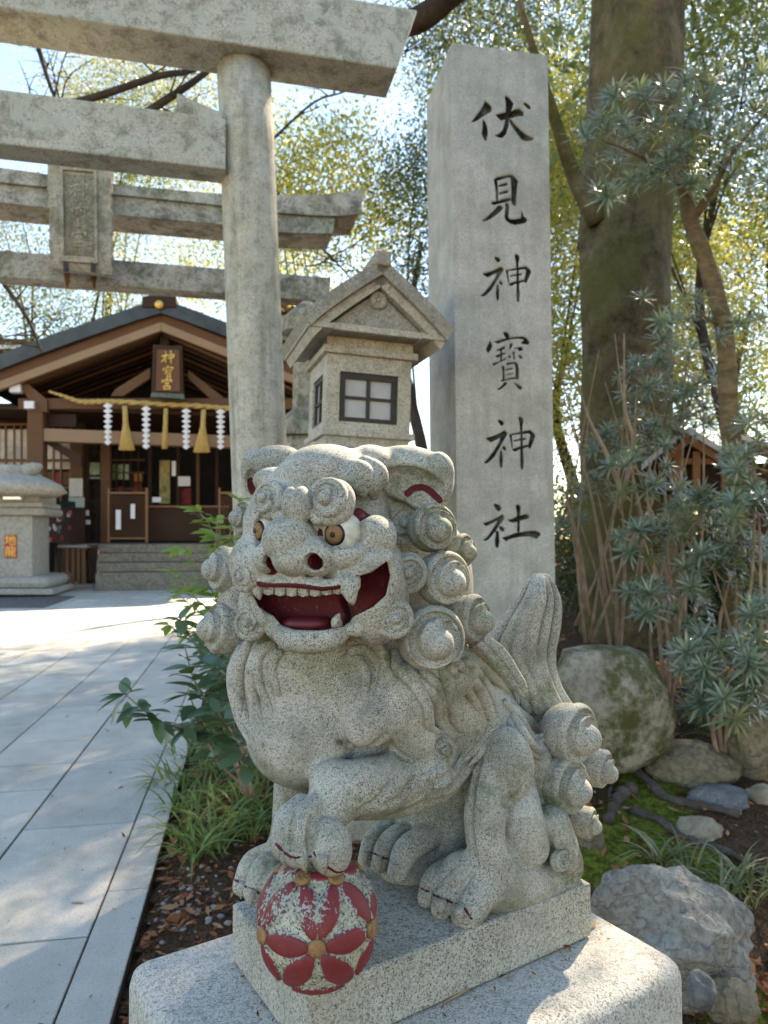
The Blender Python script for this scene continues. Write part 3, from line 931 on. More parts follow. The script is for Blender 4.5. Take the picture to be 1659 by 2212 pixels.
ND[5] = (on_ball(622, 2098) + Vector((-0.1, 0.25, -0.35))).normalized(); ND[6] = (on_ball(752, 2096) + Vector((0.1, 0.25, -0.35))).normalized()
top_ = Vector((0, 0.35, 0.94)).normalized(); back_ = [Vector((math.sin(a), math.cos(a), 0.15)).normalized() for a in (-0.9, 0.0, 0.9)]
def petal(a, b):
    L = a.angle(b); n = 13; m = 7
    ax = a.cross(b).normalized(); side = ax
    vs = []; edge = []
    for i in range(n):
        t_ = 0.07 + 0.86 * i / (n - 1)
        c = (Quaternion(ax, L * t_) @ a)
        w = 0.23 * L * (max(math.sin(math.pi * i / (n - 1)), 0.0) ** 0.75)
        for j in range(m):
            s_ = -1 + 2 * j / (m - 1)
            q = (c + side * math.tan(w * s_)).normalized()
            e = max(abs(s_) ** 6, abs(2 * i / (n - 1) - 1) ** 10)
            lift = -0.002 if (j in (0, m - 1) or i in (0, n - 1)) else (0.0042 if (j in (1, m - 2)) else 0.0046)
            vs.append(BALL_C + q * (BALL_R + lift)); edge.append(1.0 if lift < 0 else (0.22 if j in (1, m - 2) else 0.0))
    fs = [(i * m + j, i * m + j + 1, (i + 1) * m + j + 1, (i + 1) * m + j) for i in range(n - 1) for j in range(m - 1)]
    me = mesh_from(vs, fs, True, 'petal'); set_attr(me, 'edge', edge)
    bm = bmesh.new(); bm.from_mesh(me); bmesh.ops.recalc_face_normals(bm, faces=bm.faces); bm.to_mesh(me); bm.free()
    link('petal', me, M_PETAL, ball)
for a, b in ((0, 1), (0, 2), (0, 3), (0, 4), (0, 5), (0, 6), (1, 2), (1, 4), (2, 3), (3, 8), (4, 9), (1, 9), (2, 8), (4, 5), (3, 6), (5, 6)):
    petal(ND[a], ND[b])
for i in range(3):
    petal(back_[i], top_)
for i in (0, 1, 2, 3, 4, 8, 9):
    m = MB(); q = ND[i]; m.lathe(BALL_C + q * (BALL_R - 0.002), [(0.0118, 0), (0.0118, 0.006), (0.0108, 0.0078), (0.006, 0.0086), (0.0005, 0.0088)], 20, True, q)
    m.build('boss', M_GOLD, ball)

# ---- plinth carved with the statue
PL_H = 0.094
def rough_box(corners_top, z0, z1, name, mat, parent, bevel, amp=0.003, cut=14):
    """box on four ground corners with lightly dressed, uneven faces"""
    bm = bmesh.new()
    vs = [bm.verts.new((c[0], c[1], z)) for z in (z0, z1) for c in corners_top]
    for f in ((3, 2, 1, 0), (4, 5, 6, 7), (0, 1, 5, 4), (1, 2, 6, 5), (2, 3, 7, 6), (3, 0, 4, 7)): bm.faces.new([vs[i] for i in f])
    if bevel > 0:
        bmesh.ops.bevel(bm, geom=bm.edges[:], offset=bevel, segments=5 if bevel > .02 else 2, affect='EDGES', profile=0.5)
    bmesh.ops.recalc_face_normals(bm, faces=bm.faces)
    me = bpy.data.meshes.new(name); bm.to_mesh(me); bm.free()
    me.polygons.foreach_set('use_smooth', [True] * len(me.polygons)) if bevel > 0.02 else None
    return link(name, me, mat, parent)
rough_box([UV(0, 0, 0), UV(0.574, 0, 0), UV(0.574, -0.284, 0), UV(0, -0.284, 0)], PL_Z - PL_H, PL_Z, 'plinth', M_PLINTH, statue, 0.004)

# ---- pedestal block
M_PED = granite('pedestal_granite', (0.56, 0.54, 0.49), (0.40, 0.39, 0.36), (0.15, 0.145, 0.13), 150, warm=0.15, blot=0.12, sharp=0.5, bump=0.5)
pc = [UV(-0.152, 0.136, 0), UV(0.664, 0.136, 0), UV(0.664, -0.388, 0), UV(-0.152, -0.388, 0)]
ped = rough_box(pc, 0.0, PL_Z - PL_H - 0.003, 'pedestal', M_PED, None, 0.034)
tag(ped, 'large rounded granite pedestal block under the lion-dog statue', 'pedestal')
# ------------------------------------------------------------------ ground, garden, paving
PD = Vector((-0.184, 0.983, 0)).normalized()      # the path runs this way
PXV = Vector((0.983, 0.184, 0)).normalized()
def AB(p): return Vector(p).dot(PXV), Vector(p).dot(PD)
A1 = AB(on_z(219 / 1.8516, 4086 / 1.8516, 0))[0]          # joint between kerb strip and slabs
AK = AB(on_z(442 / 1.8516, 4086 / 1.8516, 0))[0]          # right edge of the kerb
def sstep(x, a, b):
    t = np.clip((x - a) / (b - a), 0, 1); return t * t * (3 - 2 * t)
def terrain(x, y):
    """height of the planted ground beside the path"""
    a = x * PXV.x + y * PXV.y
    right = sstep(x, -0.1, 0.7)
    z = right * (0.30 * sstep(y, 1.9, 4.2) + 0.30 * sstep(y, 4.2, 8.0)) - 0.035 * (1 - right)
    z = z + (1 - right) * 0.07 * sstep(y, 2.2, 4.5)
    z = z + 0.015 * np.sin(5.1 * x + 1.3) * np.cos(4.3 * y) * sstep(a, AK, AK + 0.3) + 0.010 * np.sin(11 * x + 3 * y)
    edge = sstep(a, AK + 0.01, AK + 0.22)
    z = z * edge - 0.03 * (1 - edge)
    return z
def G(x, y, lift=0.0):
    """point of the planted ground seen at a picture point"""
    r = ray(x, y); lo = None
    for d in np.arange(1.2, 14, 0.02):
        p = CAMP + r * float(d)
        if p.z <= float(terrain(p.x, p.y)) + lift: return p
    return CAMP + r * 14.0

t = NT('leafy_soil', 0.95, 0.1)
pos = t.geo_pos()
n = t.noise(38, 5, 0.7, pos); n2 = t.noise(7, 4, 0.6, pos); n3 = t.noise(120, 3, 0.6, pos)
soil = t.mix(t.ramp(n, [(0.32, 0.0), (0.68, 1.0)]), (0.030, 0.020, 0.014), (0.13, 0.075, 0.042))
soil = t.mix(t.ramp(n3, [(0.55, 0.0), (0.62, 0.8)]), soil, (0.22, 0.115, 0.06))
ms = t.attr('moss')
mf = t.math('ADD', ms, t.math('MULTIPLY', t.math('SUBTRACT', t.noise(11, 7, 0.78, pos), 0.5), 2.0))
mm = t.ramp(mf, [(0.40, 0.0), (0.60, 1.0)])
mcol = t.mix(t.ramp(t.noise(26, 6, 0.8, pos), [(0.38, 0.0), (0.62, 1.0)]), (0.045, 0.065, 0.010), (0.25, 0.29, 0.04))
t.color(t.mix(mm, soil, mcol)); t.bump(t.math('ADD', n, n3), 0.9, 0.02)
M_SOIL = t.m

def far_ground():
    m = MB(); m.add([(-150, -20, -0.06), (150, -20, -0.06), (150, 250, -0.06), (-150, 250, -0.06)], [(0, 1, 2, 3)])
    tag(m.build('ground', M_SOIL), kind='structure')
far_ground()
def garden():
    xs = np.concatenate([np.arange(-2.2, 3.2, 0.035), np.arange(3.2, 14, 0.35)]); ys = np.concatenate([np.arange(0.2, 6.0, 0.035), np.arange(6, 24, 0.35)])
    X, Y = np.meshgrid(xs, ys, indexing='ij')
    rs = np.random.RandomState(3)
    Z = terrain(X, Y) + (rs.rand(*X.shape) - 0.5) * 0.006
    vid = np.arange(X.size).reshape(X.shape)
    A = X * PXV.x + Y * PXV.y
    keep = (A[:-1, :-1] > AK + 0.004)
    q = np.stack([vid[:-1, :-1], vid[1:, :-1], vid[1:, 1:], vid[:-1, 1:]], -1)[keep]
    me = bpy.data.meshes.new('garden_soil')
    me.from_pydata(np.stack([X, Y, Z], -1).reshape(-1, 3).tolist(), [], q.tolist())
    me.polygons.foreach_set('use_smooth', [True] * len(me.polygons))
    moss = np.zeros(X.shape)
    for (dx, dy, r) in ((1330, 1800, 0.22), (1400, 1700, 0.22), (1290, 1850, 0.20), (1385, 1770, 0.25), (1450, 1830, 0.20), (1500, 1870, 0.18), (1600, 2190, 0.16), (1440, 1690, 0.16), (1340, 1850, 0.16)):
        p = G(dx, dy); moss = np.maximum(moss, np.exp(-((X - p.x) ** 2 + (Y - p.y) ** 2) / r ** 2))
    set_attr(me, 'moss', moss.ravel())
    tag(link('garden_soil', me, M_SOIL), kind='structure')
garden()

M_SLAB = granite('paving_granite', (0.68, 0.635, 0.555), (0.585, 0.545, 0.475), (0.37, 0.345, 0.30), 110, blot=0.30, warm=0.25, sharp=0.4, bump=0.12, objvar=0.45, bs=0.16)
M_JOINT = plain('joint_sand', (0.07, 0.06, 0.048), 0.95, 0.1, 0.35, 20)
paving = root('paving', (0, 6, 0), None, None)
paving['kind'] = 'structure'
m = MB()
b0, b1 = 0.4, 24.5
q = [PXV * a + PD * b for a, b in ((AK - 0.001, b0), (AK - 0.001, b1), (A1 - 14, b1), (A1 - 14, b0))]
m.prism([v + Vector((0, 0, -0.05)) for v in q[::-1]], (0, 0, 0.042))
m.build('joint_bed', M_JOINT, paving)
SLW, SLL = 0.585, 1.145
def slab_mesh(w, l):
    bm = bmesh.new()
    vs = [bm.verts.new(v) for v in [(-w / 2, -l / 2, -0.03), (w / 2, -l / 2, -0.03), (w / 2, l / 2, -0.03), (-w / 2, l / 2, -0.03), (-w / 2, -l / 2, 0), (w / 2, -l / 2, 0), (w / 2, l / 2, 0), (-w / 2, l / 2, 0)]]
    for f in ((4, 5, 6, 7), (0, 1, 5, 4), (1, 2, 6, 5), (2, 3, 7, 6), (3, 0, 4, 7)): bm.faces.new([vs[i] for i in f])
    bmesh.ops.bevel(bm, geom=[e for e in bm.edges if all(v.co.z > -0.01 for v in e.verts)], offset=0.003, segments=1, affect='EDGES')
    me = bpy.data.meshes.new('slab'); bm.to_mesh(me); bm.free(); me.materials.append(M_SLAB); return me
SLABM = slab_mesh(SLW - 0.013, SLL - 0.014)
FH = math.atan2(PXV.y, PXV.x)
BJ = AB(on_z(500, 3016 / 1.8516, 0))[1]               # the long cross joint
cnt = 0
for c in range(15):
    a = A1 - SLW * (c + 0.5)
    offs = (0.0 if c % 2 == 0 else 0.5) * SLL
    near = True
    b = BJ - 6 * SLL - (offs if True else 0)
    rows = [BJ - SLL * (k + 0.5) - (0.45 * SLL if c % 2 else 0) for k in range(5)] + [BJ + SLL * (k + 0.5) + (0.5 * SLL if c % 2 else 0) for k in range(17)]
    for b in rows:
        p = PXV * a + PD * b
        d = p.y
        if d < 1.2 or b > 24: continue
        sx = 829.5 + (p.x / d) / px
        if sx < -420 or cnt >= 290: continue
        o = link('slab', SLABM, None, paving)
        o.matrix_basis = Matrix.Translation((p.x, p.y, RND.uniform(-0.0015, 0.0015))) @ Matrix.Rotation(FH + RND.uniform(-.001, .001), 4, 'Z')
        cnt += 1
# half slabs that close the bond at the long joint
for c in range(1, 15, 2):
    a = A1 - SLW * (c + 0.5)
    for b in (BJ - 0.225 * SLL, BJ + 0.25 * SLL):
        p = PXV * a + PD * b
        o = link('slab', SLABM, None, paving)
        o.matrix_basis = Matrix.Translation((p.x, p.y, 0)) @ Matrix.Rotation(FH, 4, 'Z') @ Matrix.Diagonal((1, 0.445 if b < BJ else 0.495, 1, 1))
kw = AK - A1
KERBM = slab_mesh(kw - 0.006, 1.6)
for k in range(6):
    p = PXV * (A1 + kw / 2) + PD * (1.0 + 1.606 * k)
    o = link('kerb_slab', KERBM, None, paving)
    o.matrix_basis = Matrix.Translation((p.x, p.y, 0.0)) @ Matrix.Rotation(FH, 4, 'Z')
# ------------------------------------------------------------------ brush characters, as stroke outlines
def ch(ox, oy, sc, strokes): return [[(ox + x * sc, oy + y * sc) for x, y in s] for s in strokes]
K_FUSHI = ch(1840, 340, .20494, [
 [(470,295),(540,330),(610,400),(625,470),(600,520),(430,620),(330,690),(200,735),(280,630),(390,490),(470,345)],
 [(430,650),(490,700),(530,800),(545,900),(530,1020),(505,1095),(460,1060),(415,950),(425,880),(435,780)],
 [(685,570),(860,530),(980,510),(1060,470),(1160,455),(1250,530),(1245,600),(1150,600),(1000,640),(860,670),(800,690),(740,640)],
 [(895,200),(960,235),(1050,350),(1030,430),(980,560),(950,780),(900,950),(820,1030),(760,1020),(665,980),(760,940),(830,870),(870,720),(890,520),(890,330),(870,240)],
 [(985,640),(1060,740),(1180,870),(1300,960),(1455,1045),(1400,1075),(1290,1095),(1190,1060),(1100,930),(980,760),(960,690)],
 [(1220,325),(1300,340),(1370,400),(1390,450),(1360,475),(1300,440),(1250,380)]])
K_MI = ch(1880, 660, .16878, [
 [(545,340),(640,370),(655,560),(650,830),(600,840),(595,640),(565,450)],
 [(545,330),(620,280),(950,220),(1000,225),(1080,300),(1130,370),(1105,520),(1090,750),(1085,930),(1045,970),(985,930),(960,860),(965,600),(945,290),(900,290),(640,365),(560,380)],
 [(650,475),(740,440),(850,410),(890,440),(870,480),(760,500),(660,510)],
 [(660,650),(760,620),(860,585),(910,615),(890,650),(780,675),(670,695)],
 [(480,860),(560,850),(700,820),(830,780),(960,770),(960,840),(830,880),(700,900),(600,930),(540,945),(490,910)],
 [(640,950),(730,955),(770,1000),(740,1060),(600,1180),(430,1290),(330,1330),(250,1320),(360,1240),(480,1130),(570,1040)],
 [(800,900),(880,890),(920,960),(905,1120),(895,1230),(940,1270),(1060,1275),(1190,1245),(1185,1160),(1205,1065),(1240,1130),(1250,1200),(1320,1250),(1345,1310),(1290,1370),(1200,1390),(1050,1415),(930,1380),(830,1310),(795,1230),(810,1080),(825,980)]])
S_KAMI = [
 [(535,230),(590,210),(670,240),(700,290),(680,330),(620,350),(585,300)],
 [(250,610),(450,560),(600,500),(700,440),(760,480),(775,530),(700,640),(600,800),(480,1000),(380,1100),(290,1155),(200,1150),(330,1030),(450,880),(560,720),(610,600),(500,650),(385,705),(300,650)],
 [(600,850),(650,900),(665,1020),(660,1180),(635,1270),(590,1220),(575,1080),(590,950)],
 [(640,790),(700,780),(750,840),(735,890),(670,860)],
 [(810,540),(880,550),(890,700),(905,850),(960,910),(890,890),(860,770),(835,640)],
 [(800,530),(900,510),(1040,480),(1200,450),(1310,435),(1390,500),(1430,560),(1390,660),(1330,800),(1300,850),(1240,800),(1280,650),(1300,530),(1250,510),(1100,530),(900,545),(820,560)],
 [(900,660),(1020,630),(1190,600),(1220,630),(1180,655),(1020,670),(910,690)],
 [(890,840),(1020,800),(1230,750),(1280,790),(1160,830),(1040,860),(950,905)],
 [(1025,160),(1080,145),(1145,190),(1150,260),(1125,370),(1130,500),(1140,900),(1155,1100),(1140,1270),(1105,1305),(1070,1250),(1065,1050),(1070,800),(1070,500),(1055,330)]]
K_KAMI = ch(1880, 990, .16878, S_KAMI)
S_TAKARA = [
 [(740,180),(790,150),(870,190),(900,250),(880,310),(820,320),(770,250)],
 [(415,365),(470,410),(490,490),(460,580),(400,650),(350,640),(330,560),(370,480),(400,420)],
 [(520,390),(640,350),(800,310),(900,290),(1050,270),(1210,265),(1300,300),(1370,390),(1360,460),(1260,455),(1150,435),(1210,370),(1230,340),(1100,320),(950,330),(800,370),(700,410),(620,440),(560,420)],
 [(565,590),(680,540),(770,495),(800,520),(770,570),(680,600),(600,615)],
 [(665,590),(720,580),(725,700),(715,860),(665,860),(670,720)],
 [(545,720),(660,680),(790,640),(800,680),(720,710),(600,780)],
 [(470,910),(600,870),(700,830),(790,770),(825,790),(760,840),(640,890),(510,970)],
 [(890,440),(960,430),(970,480),(930,550),(870,590),(895,510)],
 [(960,550),(1060,525),(1180,505),(1215,550),(1210,600),(1090,620),(1100,560),(1000,565)],
 [(945,620),(1010,630),(1020,720),(1025,820),(980,810),(975,700)],
 [(860,700),(920,730),(925,770),(880,800),(865,750)],
 [(1090,695),(1170,710),(1200,770),(1190,810),(1130,780)],
 [(700,950),(770,980),(775,1150),(780,1290),(720,1290),(720,1100)],
 [(800,910),(900,880),(1030,865),(1100,920),(1115,1050),(1115,1280),(1060,1310),(1030,1200),(1030,1000),(1010,920),(900,930),(820,955)],
 [(770,1050),(870,1025),(960,1010),(965,1050),(860,1065),(775,1085)],
 [(775,1180),(880,1150),(970,1130),(975,1160),(870,1185),(780,1200)],
 [(660,1310),(780,1280),(900,1245),(1040,1230),(1040,1275),(900,1295),(780,1320),(700,1340)],
 [(750,1350),(830,1350),(830,1400),(740,1480),(640,1540),(560,1525),(660,1470),(720,1410)],
 [(970,1350),(1060,1380),(1150,1430),(1200,1480),(1160,1530),(1110,1520),(1040,1440)]]
K_TAKARA = ch(1880, 1300, .16878, S_TAKARA)
K_KAMI2 = [[(1880 + (230 + (x - 200) * .951) * .18083, 1640 + (140 + (y - 145) * 1.03) * .18083) for x, y in s] for s in S_KAMI]
K_SHA = ch(1880, 1980, .18083, [
 [(445,210),(500,190),(580,220),(630,280),(610,340),(565,370),(500,310)],
 [(215,620),(290,605),(440,540),(560,480),(650,420),(695,490),(680,550),(580,680),(500,800),(400,920),(310,1010),(190,1025),(300,930),(400,800),(470,690),(535,570),(420,630),(300,690),(250,670)],
 [(480,790),(560,790),(575,880),(585,1040),(560,1150),(525,1195),(485,1130),(475,1000),(500,880)],
 [(570,670),(650,700),(700,740),(685,800),(650,820),(580,770)],
 [(755,540),(860,530),(1000,460),(1180,420),(1250,460),(1240,520),(1050,570),(960,600),(860,620),(790,580)],
 [(940,230),(990,200),(1060,250),(1050,400),(1040,560),(1035,820),(970,830),(975,600),(970,420)],
 [(630,945),(760,905),(950,835),(1200,800),(1380,790),(1480,830),(1500,880),(1420,970),(1380,965),(1250,920),(1050,930),(880,960),(800,990),(730,1030),(680,990)]])
S_MIYA = [
 [(700,150),(790,140),(830,230),(780,280),(720,240)],
 [(330,330),(420,320),(430,450),(360,560),(300,520),(330,420)],
 [(420,330),(700,290),(1150,270),(1260,330),(1180,500),(1090,520),(1120,400),(1050,360),(700,370),(430,400)],
 [(560,520),(640,540),(650,700),(590,710)], [(560,520),(900,480),(970,540),(930,700),(860,700),(880,560),(600,600)], [(600,660),(880,640),(880,700),(610,715)],
 [(740,710),(800,710),(770,800),(710,800)],
 [(440,850),(530,870),(550,1160),(480,1180)], [(440,850),(1000,800),(1100,870),(1070,1150),(980,1150),(1000,900),(500,930)], [(500,1080),(1020,1050),(1010,1130),(510,1160)]]

# ------------------------------------------------------------------ first torii
M_TORII = granite('torii_stone', (0.58, 0.555, 0.47), (0.43, 0.41, 0.345), (0.12, 0.118, 0.10), 75, moss=0.3, lichen=0.75, warm=0.35, blot=0.6, sharp=0.6, bump=0.3, bs=0.7)
M_COLUMN = granite('column_stone', (0.60, 0.565, 0.47), (0.49, 0.46, 0.385), (0.17, 0.16, 0.14), 90, moss=0.12, lichen=0.3, warm=0.35, streak=0.55, blot=0.35, sharp=0.5, bump=0.25)
M_TORII2 = granite('old_torii_stone', (0.44, 0.40, 0.35), (0.30, 0.27, 0.235), (0.10, 0.09, 0.08), 26, moss=0.8, lichen=0.5, warm=0.35, blot=0.9, sharp=0.5, bs=0.35)
TX = Vector((2.525, 0.593, 0)).normalized(); TN = Vector((TX.y, -TX.x, 0))     # TN points at the viewer
t1 = root('torii_gate', (0.3, 5.1, 0), 'near stone torii gate with one thick round column and square-ended crossbeams', 'torii gate')
pk = P(0, 16.6, 4.5)
def TP(x, y, off=0.0):      # point of the gate's front plane, moved back by off
    return on_plane(x, y, pk - TN * off, TN)
def beam(m, fl, fr, tl, tr, thick, back=Vector((0, 0, 0))):
    """front bottom-left, bottom-right, top-left, top-right, thickness away from the viewer"""
    b = -TN * thick
    m.hexa([fl, fr, fr + b, fl + b], [tl, tr, tr + b, tl + b])
zu = TP(0, 16.6).z; zt = zu + 0.46
def at_z(p, z): return Vector((p.x, p.y, z))
fr = at_z(TP(858, 149), zu); tr = at_z(TP(902, 19), zt)
fl = at_z(fr - TX * 6.6, zu); tl = at_z(tr - TX * 6.9, zt)
m = MB(); beam(m, fl, fr, tl, tr, 0.36); m.build('top_lintel', M_TORII, t1, 0.012)
c_top = P(527, 112, 5.12); c_bot = P(584, 1645, 5.12); c_bot.z = -0.02
colr = 58 * px * 5.12
lean = c_top - c_bot
m = MB(); m.tube([c_bot + lean * s for s in np.linspace(0, 1.0, 9)], [colr * (1.05 - 0.06 * s) for s in np.linspace(0, 1, 9)], 40)
m.v = [(v[0], v[1], min(v[2], zu - 0.002)) for v in m.v]
m.build('column', M_COLUMN, t1)
off = -TX * 4.3; lean2 = Vector((-lean.x, -lean.y, lean.z))
m = MB(); b2 = c_bot + off; m.tube([b2 + lean2 * s for s in np.linspace(0, 1.0, 5)], [colr] * 5, 32); m.v = [(v[0], v[1], min(v[2], zu - 0.002)) for v in m.v]; m.build('column', M_COLUMN, t1)
zb = TP(0, 310, 0.1).z; ztp = TP(0, 192, 0.1).z
nr = TP(488, 300, 0.1)
m = MB(); beam(m, at_z(nr - TX * 4.2, zb), at_z(nr, zb), at_z(nr - TX * 4.2, ztp), at_z(nr, ztp), 0.22); m.build('tie_beam', M_TORII, t1, 0.010)
zk = ztp + 0.003
k0 = TP(379, 230, 0.13); k1 = TP(480, 230, 0.13)
hk = (243 - 196) * px * 4.8
m = MB(); m.prism([at_z(k0, zk), at_z(k1, zk), at_z(k1, zk + hk * .35), at_z(k0 + TX * 0.01, zk + hk)], -TN * 0.16); m.build('wedge', M_TORII, t1, 0.004)

# ------------------------------------------------------------------ second, older torii behind it
t2 = root('torii_gate', (0.2, 8.6, 0), 'mossy old stone torii gate with upswept lintel end behind the near gate', 'torii gate')
pk2 = P(600, 465, 8.5)
def TP2(x, y, off=0.0): return on_plane(x, y, pk2 - TN * off, TN)
def band(tops, bots, thick, name, mat, n=26, off=0.0):
    xs = np.linspace(tops[0][0], tops[-1][0], n)
    ty = catmull(tops, 200); by = catmull(bots, 200)
    xs2 = np.linspace(bots[0][0], bots[-1][0], n)
    vs = []; fs = []
    for x, x2 in zip(xs, xs2):
        a = TP2(x2, float(np.interp(x2, by[:, 0], by[:, 1])), off); b = TP2(x, float(np.interp(x, ty[:, 0], ty[:, 1])), off)
        vs += [a, b, b - TN * thick, a - TN * thick]
    for i in range(n - 1):
        for k in range(4):
            k2 = (k + 1) % 4
            fs.append((i * 4 + k, (i + 1) * 4 + k, (i + 1) * 4 + k2, i * 4 + k2))
    fs += [(0, 1, 2, 3), tuple(range((n - 1) * 4, n * 4))[::-1]]
    m = MB(); m.add(vs, fs); return m.build(name, mat, t2)
band([(-260, 335), (0, 362), (238, 396), (476, 418), (603, 421), (719, 418), (791, 407)], [(-260, 366), (0, 393), (238, 418), (476, 443), (603, 459), (715, 466), (775, 462)], 0.62, 'top_lintel', M_TORII2)
band([(-260, 368), (0, 395), (238, 420), (476, 445), (603, 461), (724, 467)], [(-260, 410), (0, 437), (238, 462), (476, 484), (603, 501), (719, 504)], 0.50, 'under_lintel', M_TORII2, off=0.05)
z0 = TP2(0, 598, 0.12).z; z1 = TP2(0, 540, 0.12).z
e0 = TP2(711, 640, 0.12)
m = MB(); beam(m, at_z(e0 - TX * 7.2, z0), at_z(e0, z0), at_z(e0 - TX * 7.2, z1), at_z(e0 + TX * .02, z1), 0.26); m.build('tie_beam', M_TORII2, t2, 0.01)
cb = TP2(552, 500, 0.25)
ztop2 = TP2(600, 500, 0.1).z - 0.02
m = MB(); m.tube([at_z(cb, -0.02), at_z(cb, ztop2)], 0.19, 28); m.build('column', M_TORII2, t2)
m = MB(); m.tube([at_z(cb - TX * 4.9, -0.02), at_z(cb - TX * 4.9, ztop2)], 0.19, 28); m.build('column', M_TORII2, t2)
# name plaque with carved scroll frame
gp = root('stone_plaque', TP2(170, 470, -0.25), 'weathered carved stone name plaque hanging on the old torii', 'plaque')
def GP(x, y, o=0.0):
    n_ = (TN + Vector((0, 0, -0.10))).normalized()
    return on_plane(x, y, TP2(170, 590, -0.10), n_) + n_ * o
gn = (TN + Vector((0, 0, -0.10))).normalized()
M_GAKU = granite('plaque_stone', (0.46, 0.40, 0.32), (0.33, 0.29, 0.225), (0.14, 0.13, 0.10), 30, moss=0.5, lichen=0.3, warm=0.5, blot=0.7, sharp=0.5, bs=0.5)
M_GAKUD = granite('plaque_stone_mossy', (0.32, 0.28, 0.21), (0.19, 0.165, 0.115), (0.05, 0.05, 0.03), 40, moss=0.8, warm=0.3, blot=0.6, sharp=0.5)
out = []
rr = random.Random(4)
edge_l = [(104 + 3 * (i % 2) + rr.uniform(-2, 2) + i * 0.35, 352 + i * 15) for i in range(16)]
edge_r = [(238 + 5 * (i % 2) + rr.uniform(-2, 2) + i * 0.2, 360 + i * 15) for i in range(16)]
poly = [(108, 345), (170, 352), (236, 352)] + edge_r + [(243, 596), (170, 588), (112, 580)] + edge_l[::-1]
m = MB(); m.prism([GP(x, y, 0.05) for x, y in poly[::-1]], -gn * 0.14); m.build('scroll_frame', M_GAKU, gp)
for (x0, x1, y0, y1) in ((131, 139, 372, 560), (204, 211, 376, 564)):
    m = MB(); m.prism([GP(x0, y0, 0.052), GP(x1, y0, 0.052), GP(x1 + 3, y1, 0.052), GP(x0 + 3, y1, 0.052)][::-1], gn * 0.03); m.build('moulding', M_GAKU, gp, 0.006)
m = MB(); m.prism([GP(131, 362, 0.053), GP(211, 368, 0.053), GP(211, 378, 0.053), GP(131, 372, 0.053)][::-1], gn * 0.03); m.build('moulding', M_GAKU, gp, 0.006)
m = MB(); m.prism([GP(134, 556, 0.053), GP(214, 562, 0.053), GP(214, 574, 0.053), GP(134, 568, 0.053)][::-1], gn * 0.03); m.build('moulding', M_GAKU, gp, 0.006)
m = MB(); m.prism([GP(142, 380, 0.054), GP(203, 384, 0.054), GP(206, 556, 0.054), GP(145, 552, 0.054)][::-1], gn * 0.006); m.build('inner_panel', M_GAKUD, gp)
for S_, cy in ((S_KAMI, 412), (S_TAKARA, 468), (S_MIYA, 522)):
    m = MB()
    for s in S_: m.prism([GP(172 + (cy - 412) * .02 + (x - 815) * 0.036, cy + (y - 760) * 0.036, 0.058) for x, y in s][::-1], gn * 0.008)
    m.build('carved_character', M_GAKU, gp)
M_IRON = plain('dark_iron', (0.03, 0.03, 0.035), 0.6, 0.4, 0.3, 20)
M_RUST = plain('rust_stain', (0.17, 0.065, 0.02), 0.9, 0.2, 0.45, 14)
for x in (145, 203):
    m = MB(); m.prism([GP(x - 4, 572, 0.055), GP(x + 5, 573, 0.055), GP(x + 5, 592, 0.055), GP(x - 4, 591, 0.055)][::-1], gn * 0.05); m.build('bracket', M_IRON, gp, 0.004)
    m = MB(); m.prism([TP2(x - 7, 590, 0.1175), TP2(x + 7, 590, 0.1175), TP2(x + 3, 622, 0.1175), TP2(x - 2, 622, 0.1175)][::-1], TN * 0.001); m.build('rust_streak', M_RUST, t2)

# ------------------------------------------------------------------ tall inscribed pillar
M_PILLAR = NT('pillar_granite', 0.8, 0.3)
t = M_PILLAR; pos = t.geo_pos()
n1 = t.noise(120, 3, 0.65, pos); n2 = t.noise(260, 2, 0.6, pos); big = t.noise(4.5, 5, 0.65, pos)
sv = t.mapping((5.0, 5.0, 0.55), pos); st = t.noise(2.0, 5, 0.65, sv)
c = t.mix(t.ramp(n1, [(0.36, 0.0), (0.6, 1.0)]), (0.42, 0.41, 0.37), (0.62, 0.605, 0.55))
c = t.mix(t.ramp(n2, [(0.36, 0.75), (0.43, 0.0)]), c, (0.17, 0.17, 0.155))
c = t.mix(t.math('MULTIPLY', t.ramp(big, [(0.40, 0.0), (0.64, 1.0)]), 0.55), c, (0.25, 0.25, 0.215))
c = t.mix(t.math('MULTIPLY', t.ramp(st, [(0.48, 0.0), (0.68, 1.0)]), 0.42), c, (0.22, 0.23, 0.18))
ink = t.ramp(t.math('ADD', t.attr('ink'), t.math('MULTIPLY', t.math('SUBTRACT', t.noise(45, 4, 0.7, pos), 0.5), 0.35)), [(0.40, 0.0), (0.62, 1.0)])
inkc = t.mix(t.ramp(t.noise(9, 3, 0.6, pos), [(0.46, 0.0), (0.66, 1.0)]), (0.020, 0.020, 0.016), (0.13, 0.135, 0.10))
t.color(t.mix(ink, c, inkc)); t.bump(t.math('ADD', n1, n2), 0.25, 0.004)
M_PILLAR = t.m
PA = P(976, 92, 4.3); PB_ = P(1183, 120, 4.416)
fx = Vector((PB_.x - PA.x, PB_.y - PA.y, 0)); pw = fx.length; fx.normalize(); fn = Vector((fx.y, -fx.x, 0))
ztop = (PA.z + PB_.z) / 2
def FPp(x, y):       # picture point -> (along the face, height)
    q = on_plane(x, y, PA, fn); return (q - PA).dot(fx), q.z
